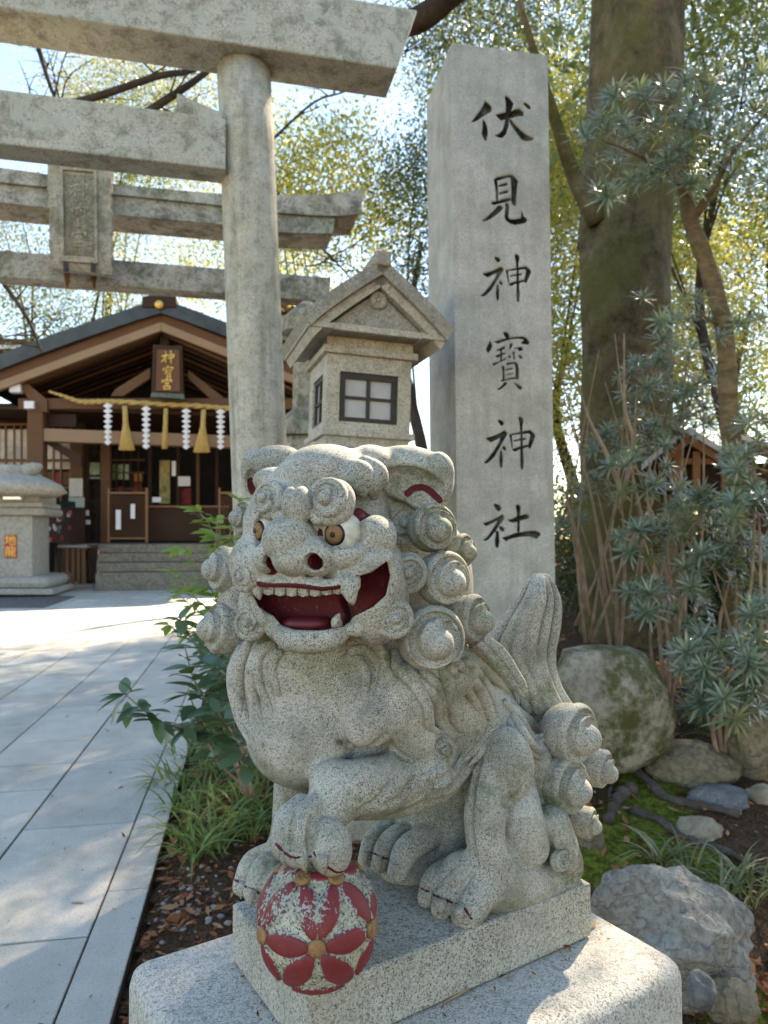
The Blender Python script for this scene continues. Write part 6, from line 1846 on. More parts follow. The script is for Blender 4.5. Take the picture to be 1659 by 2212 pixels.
# ---- background trees
BG = [
 # name, x, y, depth, trunk top z, crown centre (x, y picture), crown radii m, clusters, material, leaf size, label
 ('maple_tree', 700, 1150, 17, 6.0, [((750, 440), (2.4, 2.2, 2.0), 150), ((640, 330), (1.6, 1.6, 1.0), 26)], M_LEAF_Y, 0.15, 'yellow-green leafed tree seen between torii and pillar'),
 ('evergreen_tree', 900, 1150, 13, 7.0, [((905, 480), (0.9, 1.2, 2.6), 110)], M_LEAF_G, 0.11, 'dark green tree right behind the pillar edge'),
 ('bare_leafed_tree', 300, 1150, 30, 11, [((330, 480), (4.6, 3, 4.2), 190)], M_LEAF_P, 0.17, 'pale olive tree behind the shrine roof ridge'),
 ('bare_leafed_tree', 60, 1150, 28, 10, [((60, 560), (5.0, 3, 3.0), 170)], M_LEAF_P, 0.16, 'pale olive tree above the left shop wing'),
 ('evergreen_tree', 190, 1150, 24, 9, [((150, 700), (3.4, 2, 1.4), 90), ((330, 300), (3.2, 2, 1.8), 90)], M_LEAF_G, 0.15, 'green tree behind the left slope of the shrine roof'),
 ('tall_tree', 230, 1150, 36, 16, [((240, 210), (4.8, 3, 2.8), 150), ((420, 190), (3.0, 3, 2.2), 70)], M_LEAF_P, 0.2, 'tall pale tree seen between the torii beams'),
 ('maple_tree', 540, 1150, 26, 8, [((560, 560), (3.0, 2, 3.0), 120)], M_LEAF_Y, 0.17, 'yellowing tree behind the torii column'),
 ('evergreen_tree', 1130, 1150, 20, 12, [((1060, 60), (3.2, 3, 2.4), 230), ((900, 30), (2.2, 2, 1.5), 60), ((1130, 420), (2.6, 3, 4.5), 260)], M_LEAF_G, 0.15, 'dark tree high behind the pillar top'),  # last crown, behind the pillar, added to block sun from the path
 ('evergreen_tree', 1230, 1200, 15, 6, [((1225, 700), (1.2, 1.5, 3.4), 170), ((1240, 300), (1.4, 1.5, 2.2), 140)], M_LEAF_Y, 0.13, 'bright sunlit tree between pillar and big trunk'),
 ('broadleaf_tree', 1560, 1200, 12, 8, [((1570, 330), (2.4, 2, 2.6), 105), ((1600, 60), (2.0, 2, 1.8), 80), ((1360, 200), (1.4, 1.6, 2.4), 60)], M_LEAF_G, 0.12, 'green tree right of the big trunk'),  # last crown, behind the big trunk, added to shade the path
 ('broadleaf_tree', 1620, 1200, 17, 7, [((1600, 820), (2.8, 2, 2.4), 170), ((1500, 620), (1.8, 2, 2.0), 90)], M_LEAF_Y, 0.14, 'sunlit yellow-green tree behind the little wooden shrine'),
 ('broadleaf_tree', 1480, 1250, 10, 3.5, [((1500, 1180), (2.0, 1.5, 1.4), 130), ((1260, 1230), (1.0, 1.2, 1.2), 60)], M_LEAF_D, 0.10, 'dark undergrowth tree behind the blue-green shrubs'),
 ('undergrowth_bush', 1330, 1300, 8.6, 1.2, [((1330, 1180), (1.3, .8, 1.2), 110), ((1500, 1250), (1.3, .8, 1.0), 100)], M_LEAF_D, 0.09, 'dark undergrowth bush behind the bare shoots'),
 ('undergrowth_bush', 1620, 1300, 8.2, 1.2, [((1620, 1200), (1.2, .8, 1.4), 120), ((1560, 1360), (1.2, .8, .6), 60)], M_LEAF_D, 0.09, 'dark undergrowth bush at the right edge behind the shed'),
 ('tall_tree', 1700, 1200, 22, 14, [((1560, 560), (4.0, 3, 4.6), 330), ((1640, -50), (3.6, 3, 3), 220), ((1330, 330), (3.0, 3, 5.5), 330)], M_LEAF_G, 0.17, 'tall green tree at the far right'),
]
for i, (nm, x, y, d, zt, crs, mat, lf, lab) in enumerate(BG):
    b = P(x, y, d); b.z = -0.05
    pts = [b, Vector((b.x + .2, b.y, zt * .35)), Vector((b.x - .2, b.y + .3, zt * .7)), Vector((b.x + .1, b.y, zt))]
    cr = [(tuple(P(cx, cy, d)), r, n) for (cx, cy), r, n in crs]
    r0 = 0.010 * d + 0.03
    tree(nm, b, pts, [r0, r0 * .8, r0 * .55, r0 * .25], cr, mat, M_BARK_D, lab, lf * 0.74, 76, 0.021 * d + 0.02, 2, 100 + 31 * i, 'trees behind the shrine grounds')
# unseen trees added right of and behind the viewer to block sky light
for i, (x, y, c, r, n, lab) in enumerate((
    (4.6, -1.5, (4.4, -1.5, 4.6), (2.6, 2.6, 3.2), 260, 'leafy unseen tree added behind the viewer to cut sky light'),
    (6.5, 2.2, (6.2, 2.2, 5.2), (2.4, 2.2, 3.4), 220, 'leafy unseen tree added beside the rock garden to cut sky light'))):
    tree('broadleaf_tree', (x, y, -0.05), [(x, y, -0.05), (x + .1, y, 2), (x, y + .1, 4), (x, y, 6)], [.28, .24, .18, .08], [(c, r, n)], M_LEAF_G, M_BARK_D, lab, .2, 30, .4, 4, 900 + i, 'unseen trees added to block sky light')
# dark bare branches crossing the sky
br = root('bare_tree', P(-300, 1150, 12), 'bare dark branches crossing the sky behind the torii beams', 'tree')
m = MB(); m.tube([Vector((P(-300, 1150, 12).x, 12, -0.1)), P(-300, 500, 12), P(-200, 300, 12)], [0.3, 0.25, 0.15], 10); m.build('trunk', M_BARK_D, br)
rs = random.Random(12)
for pts, r0 in (([(-200, 300, 12), (0, 260, 11), (190, 215, 10.5), (340, 165, 10), (420, 150, 10), (520, 80, 10)], 0.075), ([(190, 320, 11), (340, 228, 10), (440, 160, 10), (560, 60, 10)], 0.07), ([(60, 20, 11), (85, 110, 11), (110, 190, 11), (150, 280, 11)], 0.05), ([(0, 600, 13), (60, 690, 13), (90, 760, 13)], 0.05), ([(590, 300, 14), (680, 220, 14), (760, 190, 14), (900, 90, 14)], 0.028), ([(620, 470, 14), (720, 560, 14), (790, 640, 14)], 0.03)):
    q = catmull([list(P(*p)) for p in pts], 16)
    m = MB(); m.tube(q, list(np.linspace(r0, r0 * .4, 16)), 7)
    for j in range(9):
        a = Vector(q[rs.randint(2, 15)]); e = a + Vector((rs.uniform(-1.2, 1.2), rs.uniform(-.5, .5), rs.uniform(-.3, 1.1)))
        mid = a.lerp(e, .5) + Vector((rs.uniform(-.2, .2), 0, rs.uniform(-.2, .2)))
        m.tube(catmull([list(a), list(mid), list(e)], 6), list(np.linspace(0.016, 0.004, 6)), 5)
        for jj in range(2):
            e2 = mid + Vector((rs.uniform(-.7, .7), 0, rs.uniform(-.3, .7))); m.tube([mid, mid.lerp(e2, .5) + Vector((0, 0, .06)), e2], [0.009, 0.006, 0.003], 4)
    m.build('branch', M_BARK_D, br)
# thick branch passing behind the lintel end
m = MB(); m.tube(catmull([list(P(*p)) for p in ((800, 60, 9), (900, 45, 8.8), (960, 0, 8.6), (1040, -70, 8.4))], 10), [0.15] * 10, 12); m.build('branch', M_BARK_D, br)

# ---- little wooden shrine among the shrubs
hs = root('small_wooden_shrine', P(1540, 1050, 6.0), 'tiny orange-brown wooden shrine with pale metal roof in the shrubs', 'shrine')
HN = Vector((-0.25, -0.97, 0)).normalized(); hq = P(1540, 1000, 6.0)
def HQ(x, y, o=0.0): return on_plane(x, y, hq - HN * o, HN)
def hrect(name, mat, pts, th, o=0.0):
    m = MB(); m.prism([HQ(x, y, o) for x, y in pts][::-1], -HN * th); m.build(name, mat, hs)
M_TIN = plain('pale_tin_roof', (0.50, 0.48, 0.48), 0.5, 0.5, 0.2, 4)
hrect('wall', M_WD, [(1440, 965), (1610, 965), (1610, 1060), (1440, 1060)], 0.6, 0.12)
hrect('roof_slope', M_TIN, [(1490, 922), (1590, 985), (1590, 998), (1484, 934)], 0.9, -0.1)
hrect('roof_slope', M_TIN, [(1488, 922), (1482, 934), (1405, 1000), (1405, 985)], 0.9, -0.1)
hrect('gable_board', M_WO, [(1488, 938), (1575, 998), (1575, 1012), (1488, 958), (1425, 1012), (1425, 998)], 0.1, -0.05)
for x in (1455, 1497, 1560): hrect('post', M_WO, [(x, 975), (x + 16, 975), (x + 16, 1060), (x, 1060)], 0.08, 0.0)
hrect('rail', M_WO, [(1440, 990), (1600, 990), (1600, 1002), (1440, 1002)], 0.07, 0.02)
hr2 = root('roofed_shed', P(1650, 1010, 6.6), 'pale slatted shed roof at the right edge behind the shrubs', 'shed')
for k in range(5):
    m = MB(); o = k * 14; m.prism([P(1590, 935 + o * .3, 6.5 + k * .12), P(1760, 985 + o * .5, 6.5 + k * .12), P(1760, 996 + o * .5, 6.5 + k * .12), P(1590, 946 + o * .3, 6.5 + k * .12)][::-1], (0, 0.12, 0.02)); m.build('roof_board', M_TIN, hr2)
m = MB(); m.prism([P(1600, 1000, 6.9), P(1760, 1000, 6.9), P(1760, 1200, 6.9), P(1600, 1200, 6.9)][::-1], (0, 0.1, 0)); m.build('wall', M_WD, hr2)
# ------------------------------------------------------------------ rocks
def rock_mat(name, a, b, moss, scale=5.0, dark=(0.05, 0.045, 0.03), spots=0.5, crack=0.0):
    t = NT(name, 0.85, 0.3); pos = t.geo_pos()
    n = t.noise(scale, 6, 0.65, pos); n2 = t.noise(scale * 7, 5, 0.7, pos); n3 = t.noise(scale * 30, 3, 0.6, pos)
    c = t.mix(t.ramp(n, [(0.35, 0.0), (0.65, 1.0)]), a, b)
    c = t.mix(t.math('MULTIPLY', t.ramp(n2, [(0.44, 0.0), (0.62, 1.0)]), spots), c, dark)
    if moss > 0:
        mn = t.ramp(t.math('ADD', t.noise(scale * 1.1, 5, 0.7, pos), t.math('MULTIPLY', t.noise(scale * 9, 4, 0.7, pos), 0.25)), [(0.58, 0.0), (0.70, 1.0)])
        c = t.mix(t.math('MULTIPLY', mn, moss), c, (0.075, 0.075, 0.012))
    h = t.math('ADD', n2, t.math('MULTIPLY', n3, 0.4))
    if crack > 0:
        wv = t.n.new('ShaderNodeVectorMath'); wv.operation = 'ADD'
        t.l.new(t.mapping((1.0, 1.0, 2.4), pos, (0.5, 0.3, 0)), wv.inputs[0]); t.l.new(t.noise(3.0, 4, 0.6, pos, 'Color'), wv.inputs[1])
        e = t.ramp(t.voro(scale * 0.9, wv.outputs[0], 'DISTANCE_TO_EDGE'), [(0.0, 0.0), (0.05, 1.0)])
        c = t.mix(t.math('MULTIPLY', t.math('SUBTRACT', 1.0, e), crack), c, dark)
        h = t.math('ADD', h, t.math('MULTIPLY', e, 0.5))
    t.color(c); t.bump(h, 0.7, 0.025); return t.m
MR1 = rock_mat('boulder_mossy', (0.30, 0.26, 0.19), (0.46, 0.41, 0.32), 0.9, 3.2)
MR2 = rock_mat('boulder_grey', (0.26, 0.245, 0.21), (0.42, 0.40, 0.35), 0.0, 5.5, (0.10, 0.10, 0.09), 0.6, 0.15)
MR3 = rock_mat('boulder_brown', (0.20, 0.155, 0.105), (0.36, 0.29, 0.20), 0.2, 4.0, crack=0.15)
MR4 = rock_mat('boulder_blue', (0.15, 0.155, 0.16), (0.29, 0.295, 0.295), 0.0, 8.0, (0.07, 0.075, 0.08), 0.5)
MR5 = rock_mat('boulder_tan', (0.34, 0.28, 0.20), (0.50, 0.43, 0.33), 0.0, 9.0, (0.16, 0.13, 0.09), 0.35)
from mathutils import noise as mnoise
def rock(name, c, r, mat, label, seed, facet=0.25, sub=4, sink=0.25, group='garden rocks', yaw=0.0, flat_top=None, amp=0.22):
    bm = bmesh.new(); bmesh.ops.create_icosphere(bm, subdivisions=sub, radius=1.0)
    rs = random.Random(seed)
    planes = [(Vector((rs.uniform(-1, 1), rs.uniform(-1, 1), rs.uniform(-.4, 1))).normalized(), rs.uniform(.72, .92)) for _ in range(9)]
    so = Vector((seed * 3.1, seed * 1.7, seed * .9))
    for v in bm.verts:
        p = v.co.copy()
        for n_, d_ in planes:
            e = p.dot(n_) - d_
            if e > 0: p -= n_ * e * (0.9 if facet > 0.2 else 0.5)
        f = 1 + amp * mnoise.noise(p * 1.3 + so) + amp * .45 * mnoise.noise(p * 3.1 + so) + amp * .2 * mnoise.noise(p * 7.0 + so)
        p *= f
        if flat_top is not None and p.z > flat_top: p.z = flat_top + (p.z - flat_top) * .25
        v.co = Matrix.Rotation(yaw, 3, 'Z') @ Vector((p.x * r[0], p.y * r[1], p.z * r[2])) + Vector(c)
    me = bpy.data.meshes.new(name); bm.to_mesh(me); bm.free()
    me.polygons.foreach_set('use_smooth', [True] * len(me.polygons))
    o = link(name, me, mat); tag(o, label, 'rock', group); return o
def rock_at(x0, x1, y0, y1, mat, label, seed, name='rock', depth=None, dr=0.9, **kw):
    """rock that fills a box of the picture; its foot stands on the ground"""
    xc, yc = (x0 + x1) / 2, (y0 + y1) / 2
    d = depth or (G(xc, y1).y)
    m_ = px * d
    rx, rz = (x1 - x0) / 2 * m_, (y1 - y0) / 2 * m_
    c = P(xc, yc, d + rx * dr * 0.6)
    return rock(name, c, (rx * 1.12, rx * dr, rz * 1.10), mat, label, seed, **kw)
rock_at(1188, 1438, 1372, 1660, MR1, 'big mossy boulder beside the foot of the inscribed pillar', 3, 'boulder', depth=3.72, flat_top=0.72, facet=0.1, amp=0.14)
rock_at(1398, 1590, 1600, 1708, MR3, 'smooth brown-grey rock right of the big mossy boulder', 5, facet=0.1)
rock_at(1570, 1690, 1435, 1690, MR3, 'tall brown rock at the right picture edge', 8)
rock_at(1484, 1612, 1696, 1752, MR4, 'low blue-grey rock on the moss', 11)
rock_at(1612, 1680, 1696, 1746, MR5, 'small tan rock at the right picture edge', 13)
rock_at(1464, 1560, 1766, 1824, MR5, 'small pale tan rock between the roots', 17)
rock_at(1556, 1600, 1738, 1768, MR2, 'small whitish stone behind the long root', 19)
rock_at(1296, 1618, 1885, 2150, MR2, 'large grey angular rock right of the pedestal', 23, 'boulder', depth=2.35, facet=0.3, amp=0.30, dr=0.7, sub=5)
rock_at(1484, 1545, 2100, 2175, MR4, 'small jagged grey stone in front of the large grey rock', 29, depth=2.05)
rock_at(1246, 1302, 1765, 1862, MR3, 'dark rounded stone right behind the statue base', 31, depth=3.2)
rock_at(1490, 1570, 1410, 1480, MR3, 'dark rock half hidden by the low shrubs', 37)
rock_at(1530, 1640, 2120, 2210, MR3, 'dark brown stone under the edge of the large grey rock', 41, depth=2.2)
for k, (x, y, r) in enumerate(((1330, 1815, 9), (1295, 1832, 7), (1590, 1790, 10), (1545, 1765, 8))):
    rock_at(x - r, x + r, y - r * .8, y + r * .8, MR4 if k % 2 else MR5, ('tiny pale stone on the moss left of the sasa grass', 'tiny blue stone by the statue base on the moss', 'tiny pale stone behind the tan rock', 'tiny grey stone beside the whitish stone')[k], 50 + k, 'stone', sub=2)

# ------------------------------------------------------------------ roots across the moss
M_ROOT = rock_mat('root_bark', (0.10, 0.075, 0.06), (0.20, 0.155, 0.13), 0.0, 12, (0.04, 0.03, 0.025), 0.5)
def crop4(x, y): return 1080 + .3896 * x, 1350 + .3896 * y
def rootlet(pts, rad, label):
    q = []
    for (x, y) in pts:
        p = G(*crop4(x, y)); q.append([p.x, p.y, float(terrain(p.x, p.y)) + rad * 0.5])
    q = catmull(q, 26)
    m = MB(); m.tube(q, [rad * (1 + .18 * math.sin(i * 1.1) - 0.45 * i / 26) for i in range(26)], 10)
    tag(m.build('tree_root', M_ROOT), label, 'root', 'roots over the moss')
rootlet([(860, 650), (750, 700), (735, 790), (830, 890), (900, 960), (1010, 1010), (1210, 1050), (1330, 1072)], 0.030, 'thick root winding down from the boulder past the brown rock')
rootlet([(740, 935), (680, 960), (640, 1020), (600, 1120)], 0.036, 'short stubby root bending towards the statue base')
rootlet([(730, 1040), (880, 1095), (1000, 1180), (1120, 1245), (1290, 1300), (1500, 1430)], 0.022, 'long slender root running to the right edge of the picture')
rootlet([(640, 830), (620, 900), (610, 960)], 0.016, 'short upright root stub beside the stubby root')

# ------------------------------------------------------------------ litter: dead leaves, needles, gravel
t = NT('dead_leaf', 0.9, 0.15)
t.color(t.ramp(t.attr('tint'), [(0.0, (0.08, 0.030, 0.016)), (0.35, (0.26, 0.085, 0.04)), (0.7, (0.38, 0.17, 0.08)), (1.0, (0.48, 0.34, 0.21))])); M_DEAD = t.m
def litter(name, pts, size, seed, label, narrow=0.5):
    rs = np.random.RandomState(seed); n = len(pts); p = np.array(pts)
    a = rs.uniform(0, 6.28, n); tl = rs.normal(0, .35, (n, 2))
    d = np.stack([np.cos(a), np.sin(a), tl[:, 0]], 1); d /= np.linalg.norm(d, axis=1)[:, None]
    s = np.stack([-np.sin(a), np.cos(a), tl[:, 1]], 1); nn = np.cross(d, s)
    L = (size * rs.lognormal(0, .45, n))[:, None]; w = L * (narrow * rs.uniform(.4, 1.2, n))[:, None] * .5
    V = np.stack([p - d * L * .5, p + s * w + nn * w * rs.uniform(-.2, .8, n)[:, None], p + d * L * .5 + nn * L * .12, p - s * w + nn * w * rs.uniform(-.2, .8, n)[:, None]], 1).reshape(-1, 3)
    me = bpy.data.meshes.new(name)
    me.vertices.add(4 * n); me.vertices.foreach_set('co', V.astype(np.float32).ravel())
    me.loops.add(4 * n); me.loops.foreach_set('vertex_index', np.arange(4 * n, dtype=np.int32))
    me.polygons.add(n); me.polygons.foreach_set('loop_start', np.arange(0, 4 * n, 4, dtype=np.int32)); me.update(calc_edges=True)
    set_attr(me, 'tint', np.repeat(np.clip(rs.normal(.42, .26, n), 0, 1), 4))
    o = link(name, me, M_DEAD); tag(o, label, 'leaf litter', kind='stuff'); return o
rs = np.random.RandomState(8)
pts = []
while len(pts) < 15000:
    y = 1.3 + 5.2 * rs.rand() ** 1.3; a = AK + 0.03 + rs.rand() * (1.2 + y * .75)
    q = PXV * a + PD * 0; x = q.x / PXV.x + (y * -PXV.y / PXV.x) if False else (a - y * PXV.y) / PXV.x
    # bare moss keeps most leaves off
    if x > 0.45 and 2.6 < y < 4.2 and rs.rand() < 0.75: continue
    pts.append((x, y, float(terrain(x, y)) + 0.006 + 0.012 * rs.rand()))
litter('leaf_litter', pts, 0.036, 4, 'red-brown dead leaves and needles covering the soil', 0.42)
# gravel stones left of the pedestal
gm = [mesh_from(*(lambda b: b)(None), 0) if False else None for _ in range(0)]
def pebble_mesh(seed):
    bm = bmesh.new(); bmesh.ops.create_icosphere(bm, subdivisions=2, radius=1)
    so = Vector((seed, seed * 2, 0))
    for v in bm.verts: v.co *= 1 + .28 * mnoise.noise(v.co * 1.1 + so); v.co.z *= .6
    me = bpy.data.meshes.new('pebble'); bm.to_mesh(me); bm.free(); me.polygons.foreach_set('use_smooth', [True] * len(me.polygons)); return me
t = NT('pebble_stone', 0.8, 0.3); t.color(t.mix(t.math('MULTIPLY', t.math('ADD', t.obj_random(), t.noise(40, 3)), .55), (0.10, 0.10, 0.105), (0.42, 0.39, 0.35))); M_PEB = t.m
PEB = [pebble_mesh(k) for k in range(5)]
for p_ in PEB: p_.materials.append(M_PEB)
rk = random.Random(3)
gravel_patch = root('gravel_patch', G(360, 1930), 'loose grey gravel among dead leaves left of the pedestal', 'gravel')
for k in range(110):
    x = rk.gauss(405, 55); y = rk.gauss(1935, 45)
    p = G(x, y)
    if AB(p)[0] < AK + 0.03: continue
    o = link('pebble', PEB[k % 5], None, gravel_patch)
    sc = rk.uniform(.006, .017)
    o.matrix_basis = Matrix.Translation((p.x, p.y, p.z + sc * .3)) @ Matrix.Rotation(rk.uniform(0, 6), 4, 'Z') @ Matrix.Diagonal((sc, sc * rk.uniform(.6, 1), sc, 1))

# ------------------------------------------------------------------ strap-leaved grass left of the statue
def blade(vs, fs, tint, base, dirv, L, w, bend, rs):
    s = Vector((-dirv.y, dirv.x, 0)).normalized(); b = len(vs); n = 6
    for i in range(n):
        t_ = i / (n - 1); c = base + dirv * (L * t_ * (.35 + .65 * t_ * bend)) + Vector((0, 0, 1)) * (L * (t_ - bend * .75 * t_ * t_))
        ww = w * (1 - t_ ** 2.5) * (0.6 + .4 * min(1, t_ * 4))
        vs += [c - s * ww, c + Vector((0, 0, -ww * .35)), c + s * ww]; tint += [rs] * 3
    for i in range(n - 1):
        for j in range(2): fs.append((b + i * 3 + j, b + i * 3 + j + 1, b + i * 3 + j + 4, b + i * 3 + j + 3))
M_GRASS = leaf_mat('strap_grass', [(0.06, 0.12, 0.025), (0.12, 0.21, 0.045), (0.26, 0.34, 0.10)], 0.35, 0.4, 0.4)
def grass(name, spots, label, mat, Lr, wr, per, seed):
    rs = random.Random(seed); vs = []; fs = []; tint = []
    for (x, y, r) in spots:
        p = G(x, y)
        for k in range(per):
            a = rs.uniform(0, 6.28); q = math.sqrt(rs.random()) * r
            bx, by = p.x + q * math.cos(a), p.y + q * math.sin(a)
            a2 = a + rs.uniform(-.8, .8)
            blade(vs, fs, tint, Vector((bx, by, float(terrain(bx, by)))), Vector((math.cos(a2), math.sin(a2), 0)), rs.uniform(*Lr), rs.uniform(*wr), rs.uniform(.55, 1.15), rs.uniform(0, 1))
    me = mesh_from(vs, fs, True, name); set_attr(me, 'tint', tint)
    o = link(name, me, mat); tag(o, label, 'grass', kind='stuff'); return o
grass('strap_grass', [(405, 1800, .10), (470, 1790, .11), (440, 1740, .12), (520, 1760, .12), (390, 1750, .10), (560, 1740, .12), (500, 1700, .14), (430, 1680, .14), (570, 1680, .14), (370, 1700, .10), (460, 1840, .06), (540, 1810, .07), (590, 1640, .14), (480, 1620, .15), (395, 1640, .10), (550, 1600, .15), (450, 1570, .12), (585, 1790, .06), (420, 1860, .04), (500, 1660, .14)], 'green strap-leaved grass tufts beside the paving', M_GRASS, (.15, .32), (.005, .009), 30, 5)
M_SASA = leaf_mat('sasa_blades', [(0.10, 0.14, 0.05), (0.20, 0.23, 0.11), (0.42, 0.38, 0.22)], 0.3, 0.4, 0.4)
grass('sasa_grass', [(1440, 1880, .05), (1480, 1890, .05), (1580, 1935, .05), (1620, 1950, .05), (1600, 1905, .04), (1420, 1865, .04), (1560, 1960, .03)], 'pale striped bamboo grass above the large grey rock', M_SASA, (.14, .28), (.004, .008), 16, 6)
# small ferns between the rocks
M_FERN = leaf_mat('fern_green', [(0.03, 0.07, 0.02), (0.06, 0.12, 0.035)], 0.3, 0.4, 0.4)
def fern(x, y, label, seed):
    rs = random.Random(seed); p = G(x, y); f = root('fern', p, label, 'fern', 'ferns between the rocks')
    for k in range(9):
        a = rs.uniform(0, 6.28); d = Vector((math.cos(a), math.sin(a), 0)); s = Vector((-d.y, d.x, 0)); L = rs.uniform(.16, .26); vs = []; fs = []; tint = []
        for i in range(12):
            t_ = (i + 1) / 12; c = p + d * (L * t_) + Vector((0, 0, L * (.75 * t_ - .6 * t_ * t_)))
            w = .055 * math.sin(math.pi * min(1, .15 + t_ * .85))
            for sg in (-1, 1):
                b = len(vs); e = c + s * (sg * w) + d * (w * .35)
                vs += [c, c + d * .010 + s * sg * w * .4, e, c - d * .004 + s * sg * w * .5]; fs.append((b, b + 1, b + 2, b + 3)); tint += [rs.random()] * 4
        me = mesh_from(vs, fs, False, 'frond'); set_attr(me, 'tint', tint); link('frond', me, M_FERN, f)
fern(1530, 1575, 'fern under the low shrub, nearer the brown rock', 1); fern(1470, 1590, 'fern behind the smooth brown-grey rock', 2); fern(1580, 1600, 'fern beside the tall brown rock', 3)

# ------------------------------------------------------------------ broad-leaved shrubs left of the statue
def leaf_shape(L, W, n=7, fold=.18, curl=.15):
    vs = []; fs = []
    for i in range(n):
        t_ = i / (n - 1); w = W * .5 * math.sin(math.pi * (t_ ** .85)) ** .8 if 0 < t_ < 1 else 0.0005
        z = -curl * L * t_ * t_
        vs += [(-w, L * t_, z + fold * w), (0, L * t_, z), (w, L * t_, z + fold * w)]
    for i in range(n - 1):
        for j in range(2): fs.append((i * 3 + j, i * 3 + j + 1, i * 3 + j + 4, i * 3 + j + 3))
    me = mesh_from(vs, fs, True, 'leaf'); return me
def leaf_mat2(name, a, b, trans, rough, spec):
    t = NT(name, rough, spec)
    c = t.mix(t.obj_random(), a, b); t.color(c)
    tr = t.n.new('ShaderNodeBsdfTranslucent'); t.l.new(t.mix(.4, c, (.5, .6, .1)), tr.inputs['Color'])
    mx = t.n.new('ShaderNodeMixShader'); mx.inputs[0].default_value = trans
    t.l.new(t.b.outputs[0], mx.inputs[1]); t.l.new(tr.outputs[0], mx.inputs[2]); t.l.new(mx.outputs[0], t.n['Material Output'].inputs['Surface']); return t.m
M_BL = leaf_mat2('broad_dark_leaf', (0.05, 0.115, 0.075), (0.12, 0.21, 0.12), .25, .26, .7)
M_LL = leaf_mat2('light_green_leaf', (0.14, 0.26, 0.05), (0.28, 0.40, 0.08), .45, .4, .45)
LEAF_B = leaf_shape(0.115, 0.052); LEAF_B.materials.append(M_BL)
LEAF_S = leaf_shape(0.062, 0.024, 6, .1, .25); LEAF_S.materials.append(M_LL)
def put_leaf(parent, mesh, p, d, roll, sc):
    d = Vector(d).normalized(); up = Vector((0, 0, 1))
    x = d.cross(up).normalized() if abs(d.z) < .95 else Vector((1, 0, 0)); z = x.cross(d)
    R = Matrix((x, d, z)).transposed() @ Matrix.Rotation(roll, 3, 'Y')
    o = link('leaf', mesh, None, parent)
    o.matrix_basis = Matrix.Translation(p) @ R.to_4x4() @ Matrix.Scale(sc, 4)
def shrub(name, stems, mesh, label, seed, per, sc, rad, mat):
    rs = random.Random(seed); b = P(*stems[0][0]); 
    s = root(name, b, label, 'shrub')
    for st_ in stems:
        q = catmull([list(P(*p)) for p in st_], 16)
        m = MB(); m.tube(q, list(np.linspace(rad, rad * .3, 16)), 7); m.build('stem', mat, s)
        for k in range(per):
            i = 4 + (k * 11) // per if k < per - 5 else 15
            p = Vector(q[i]); tdir = (Vector(q[min(i + 1, 15)]) - Vector(q[i - 1])).normalized()
            a = 2.4 * k + rs.uniform(-.4, .4); sd = Vector((math.cos(a), math.sin(a) , rs.uniform(-.75, .30)))
            put_leaf(s, mesh, p, sd + tdir * .55, rs.uniform(-.5, .5), sc * rs.uniform(.65, 1.15))
    return s
# dark shrub: main mass and the sprig that reaches over the paving
shrub('broad_leaf_shrub', [
 [(540, 1720, 2.6), (480, 1600, 2.5), (350, 1560, 2.4), (270, 1500, 2.35)],
 [(535, 1720, 2.6), (470, 1560, 2.5), (420, 1470, 2.45), (400, 1400, 2.4)],
 [(540, 1720, 2.55), (480, 1560, 2.45), (470, 1460, 2.4), (470, 1380, 2.4)],
 [(545, 1720, 2.5), (510, 1600, 2.4), (500, 1500, 2.35), (490, 1440, 2.3)],
 [(545, 1720, 2.7), (470, 1640, 2.6), (430, 1560, 2.55), (410, 1500, 2.5)],
 [(545, 1720, 2.4), (530, 1640, 2.3), (500, 1580, 2.25), (470, 1540, 2.2)],
 [(545, 1720, 2.8), (500, 1500, 2.8), (440, 1420, 2.8), (390, 1340, 2.8)],
 [(545, 1720, 2.8), (520, 1560, 2.7), (515, 1480, 2.65), (520, 1420, 2.6)],
], LEAF_B, 'dark broad-leaved shrub left of the statue with a sprig over the paving', 3, 34, .9, .006, M_TWIG)
shrub('light_green_shrub', [
 [(560, 1600, 3.0), (500, 1380, 2.95), (455, 1270, 2.9), (400, 1185, 2.85)],
 [(560, 1600, 3.0), (490, 1330, 2.9), (465, 1210, 2.9), (470, 1125, 2.9)],
 [(560, 1600, 3.0), (500, 1300, 2.95), (490, 1200, 2.95), (500, 1140, 2.95)],
 [(560, 1600, 3.0), (480, 1360, 3.0), (420, 1290, 3.0), (385, 1240, 3.0)],
 [(560, 1600, 2.9), (495, 1390, 2.85), (440, 1330, 2.8), (385, 1285, 2.8)],
 [(560, 1600, 3.1), (490, 1240, 3.1), (455, 1140, 3.1), (430, 1105, 3.1)],
 [(560, 1600, 3.1), (520, 1400, 3.1), (430, 1370, 3.1), (365, 1350, 3.1)],
 [(560, 1600, 3.2), (520, 1300, 3.2), (510, 1180, 3.2), (515, 1080, 3.2)],
], LEAF_S, 'light green young-leaved shrub behind the statue mane on the left', 7, 36, 1.45, .005, M_TWIG)
bls = bpy.data.objects['broad_leaf_shrub']
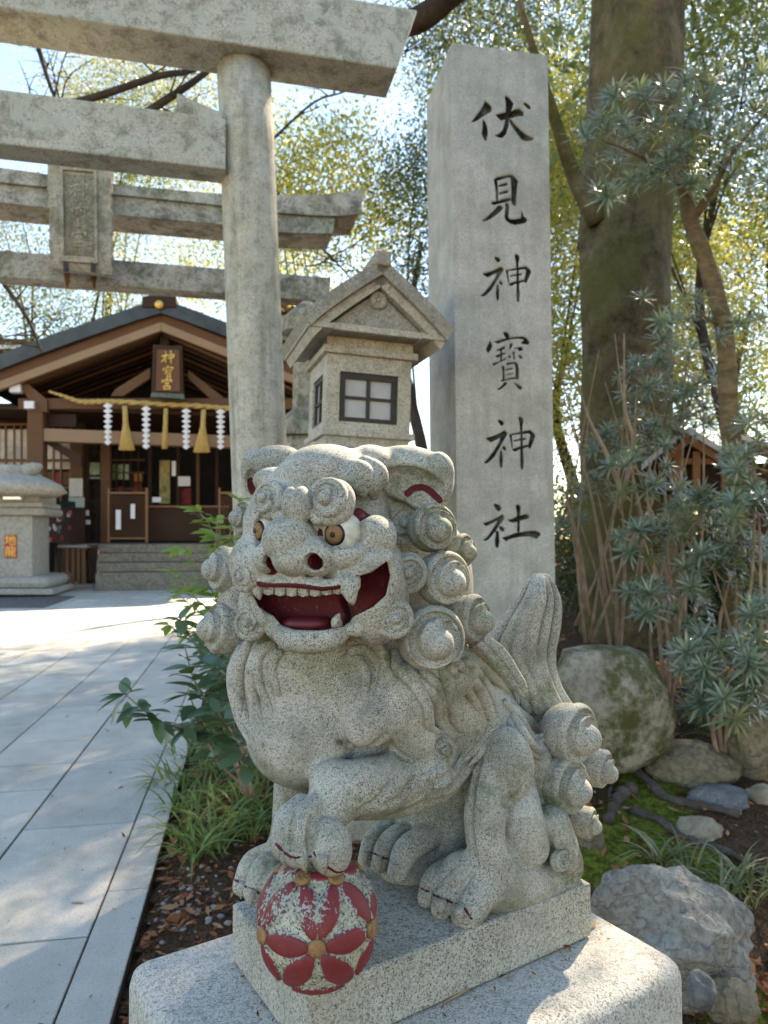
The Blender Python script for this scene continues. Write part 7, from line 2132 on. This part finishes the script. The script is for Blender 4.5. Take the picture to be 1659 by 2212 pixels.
for (x, y, d, dv, rl, sc) in ((268, 1502, 2.35, (-.8, -.25, -.35), .3, .85), (262, 1512, 2.35, (-.35, -.4, -.8), .2, .72), (275, 1515, 2.36, (.15, -.4, -.9), -.3, .75), (300, 1510, 2.37, (.5, -.5, -.3), .4, .62), (285, 1495, 2.36, (-.3, -.3, .55), .2, .55), (318, 1535, 2.38, (.55, -.45, -.45), -.2, .75), (338, 1550, 2.39, (.35, -.4, -.85), .2, .78), (325, 1528, 2.38, (-.2, -.5, .4), 0, .6), (370, 1560, 2.41, (-.15, -.45, -.85), .3, .7), (400, 1570, 2.42, (.5, -.5, -.3), .1, .7)):
    put_leaf(bls, LEAF_B, P(x, y, d), dv, rl, sc)
# fallen bits on the pedestal
M_NEED = plain('fallen_needle', (0.42, 0.28, 0.13), .8, .2, .3, 30)
zp = PL_Z - PL_H
def on_ped(x, y): return on_z(x, y, zp + 0.001)
for (a, b, r, lab) in (((1265, 2012), (1288, 1995), .0022, 'pale straw piece at the rear corner of the statue plinth'), ((1040, 2120), (1110, 2085), .0016, 'thin dry needle along the foot of the plinth'), ((960, 2165), (1010, 2140), .0014, 'short dry needle near the front of the plinth')):
    m = MB(); m.tube([on_ped(*a), on_ped(*b) + Vector((0, 0, .002))], r, 6); tag(m.build('dry_needle', M_NEED), lab, 'needle', 'dry needles on the pedestal')
rk = random.Random(6)
pp = []
for k in range(70):
    u = rk.uniform(0.0, 0.6); v = rk.uniform(0.003, 0.03); q = UV(u, v, 0); pp.append((q.x, q.y, zp + .003))
for k in range(40):
    u = -rk.uniform(0.003, 0.02); v = -rk.uniform(0, .28); q = UV(u, v, 0); pp.append((q.x, q.y, zp + .003))
litter('plinth_debris', pp, 0.007, 9, 'crumbs of dead leaf in the joint around the plinth', .4)
for (x, y, lab) in ((1208, 2047, 'red-brown cedar sprig lying on the pedestal beside the plinth'), (885, 2145, 'red-brown leaf scrap near the front of the plinth')):
    q = on_ped(x, y); sp_ = []
    for k in range(26): sp_.append((q.x + rk.uniform(-.016, .016), q.y + rk.uniform(-.012, .012), zp + .004))
    o = litter('cedar_sprig', sp_, .011, 20 + int(x), lab, .3); o['kind'] = ''; del o['kind']; tag(o, lab, 'dead sprig', 'dead sprigs on the pedestal')
for (x, y, ln, lab) in ((275, 1950, .05, 'small brown twig lying on the near slab'),):
    q = on_z(x / 1.0 - 120, y, 0.004); m = MB(); m.tube([q, q + Vector((ln, 0, 0))], .004, 6); tag(m.build('twig', M_TWIG), lab, 'twig')
pts = []
rk2 = np.random.RandomState(44)
for k in range(320):
    y = 1.6 + 5 * rk2.rand() ** 1.5; a = AK - rk2.rand() ** 2 * 2.0; x = (a - y * PXV.y) / PXV.x; pts.append((x, y, 0.006))
litter('path_debris', pts, 0.018, 45, 'scattered needles and crumbs on the paving', .25)
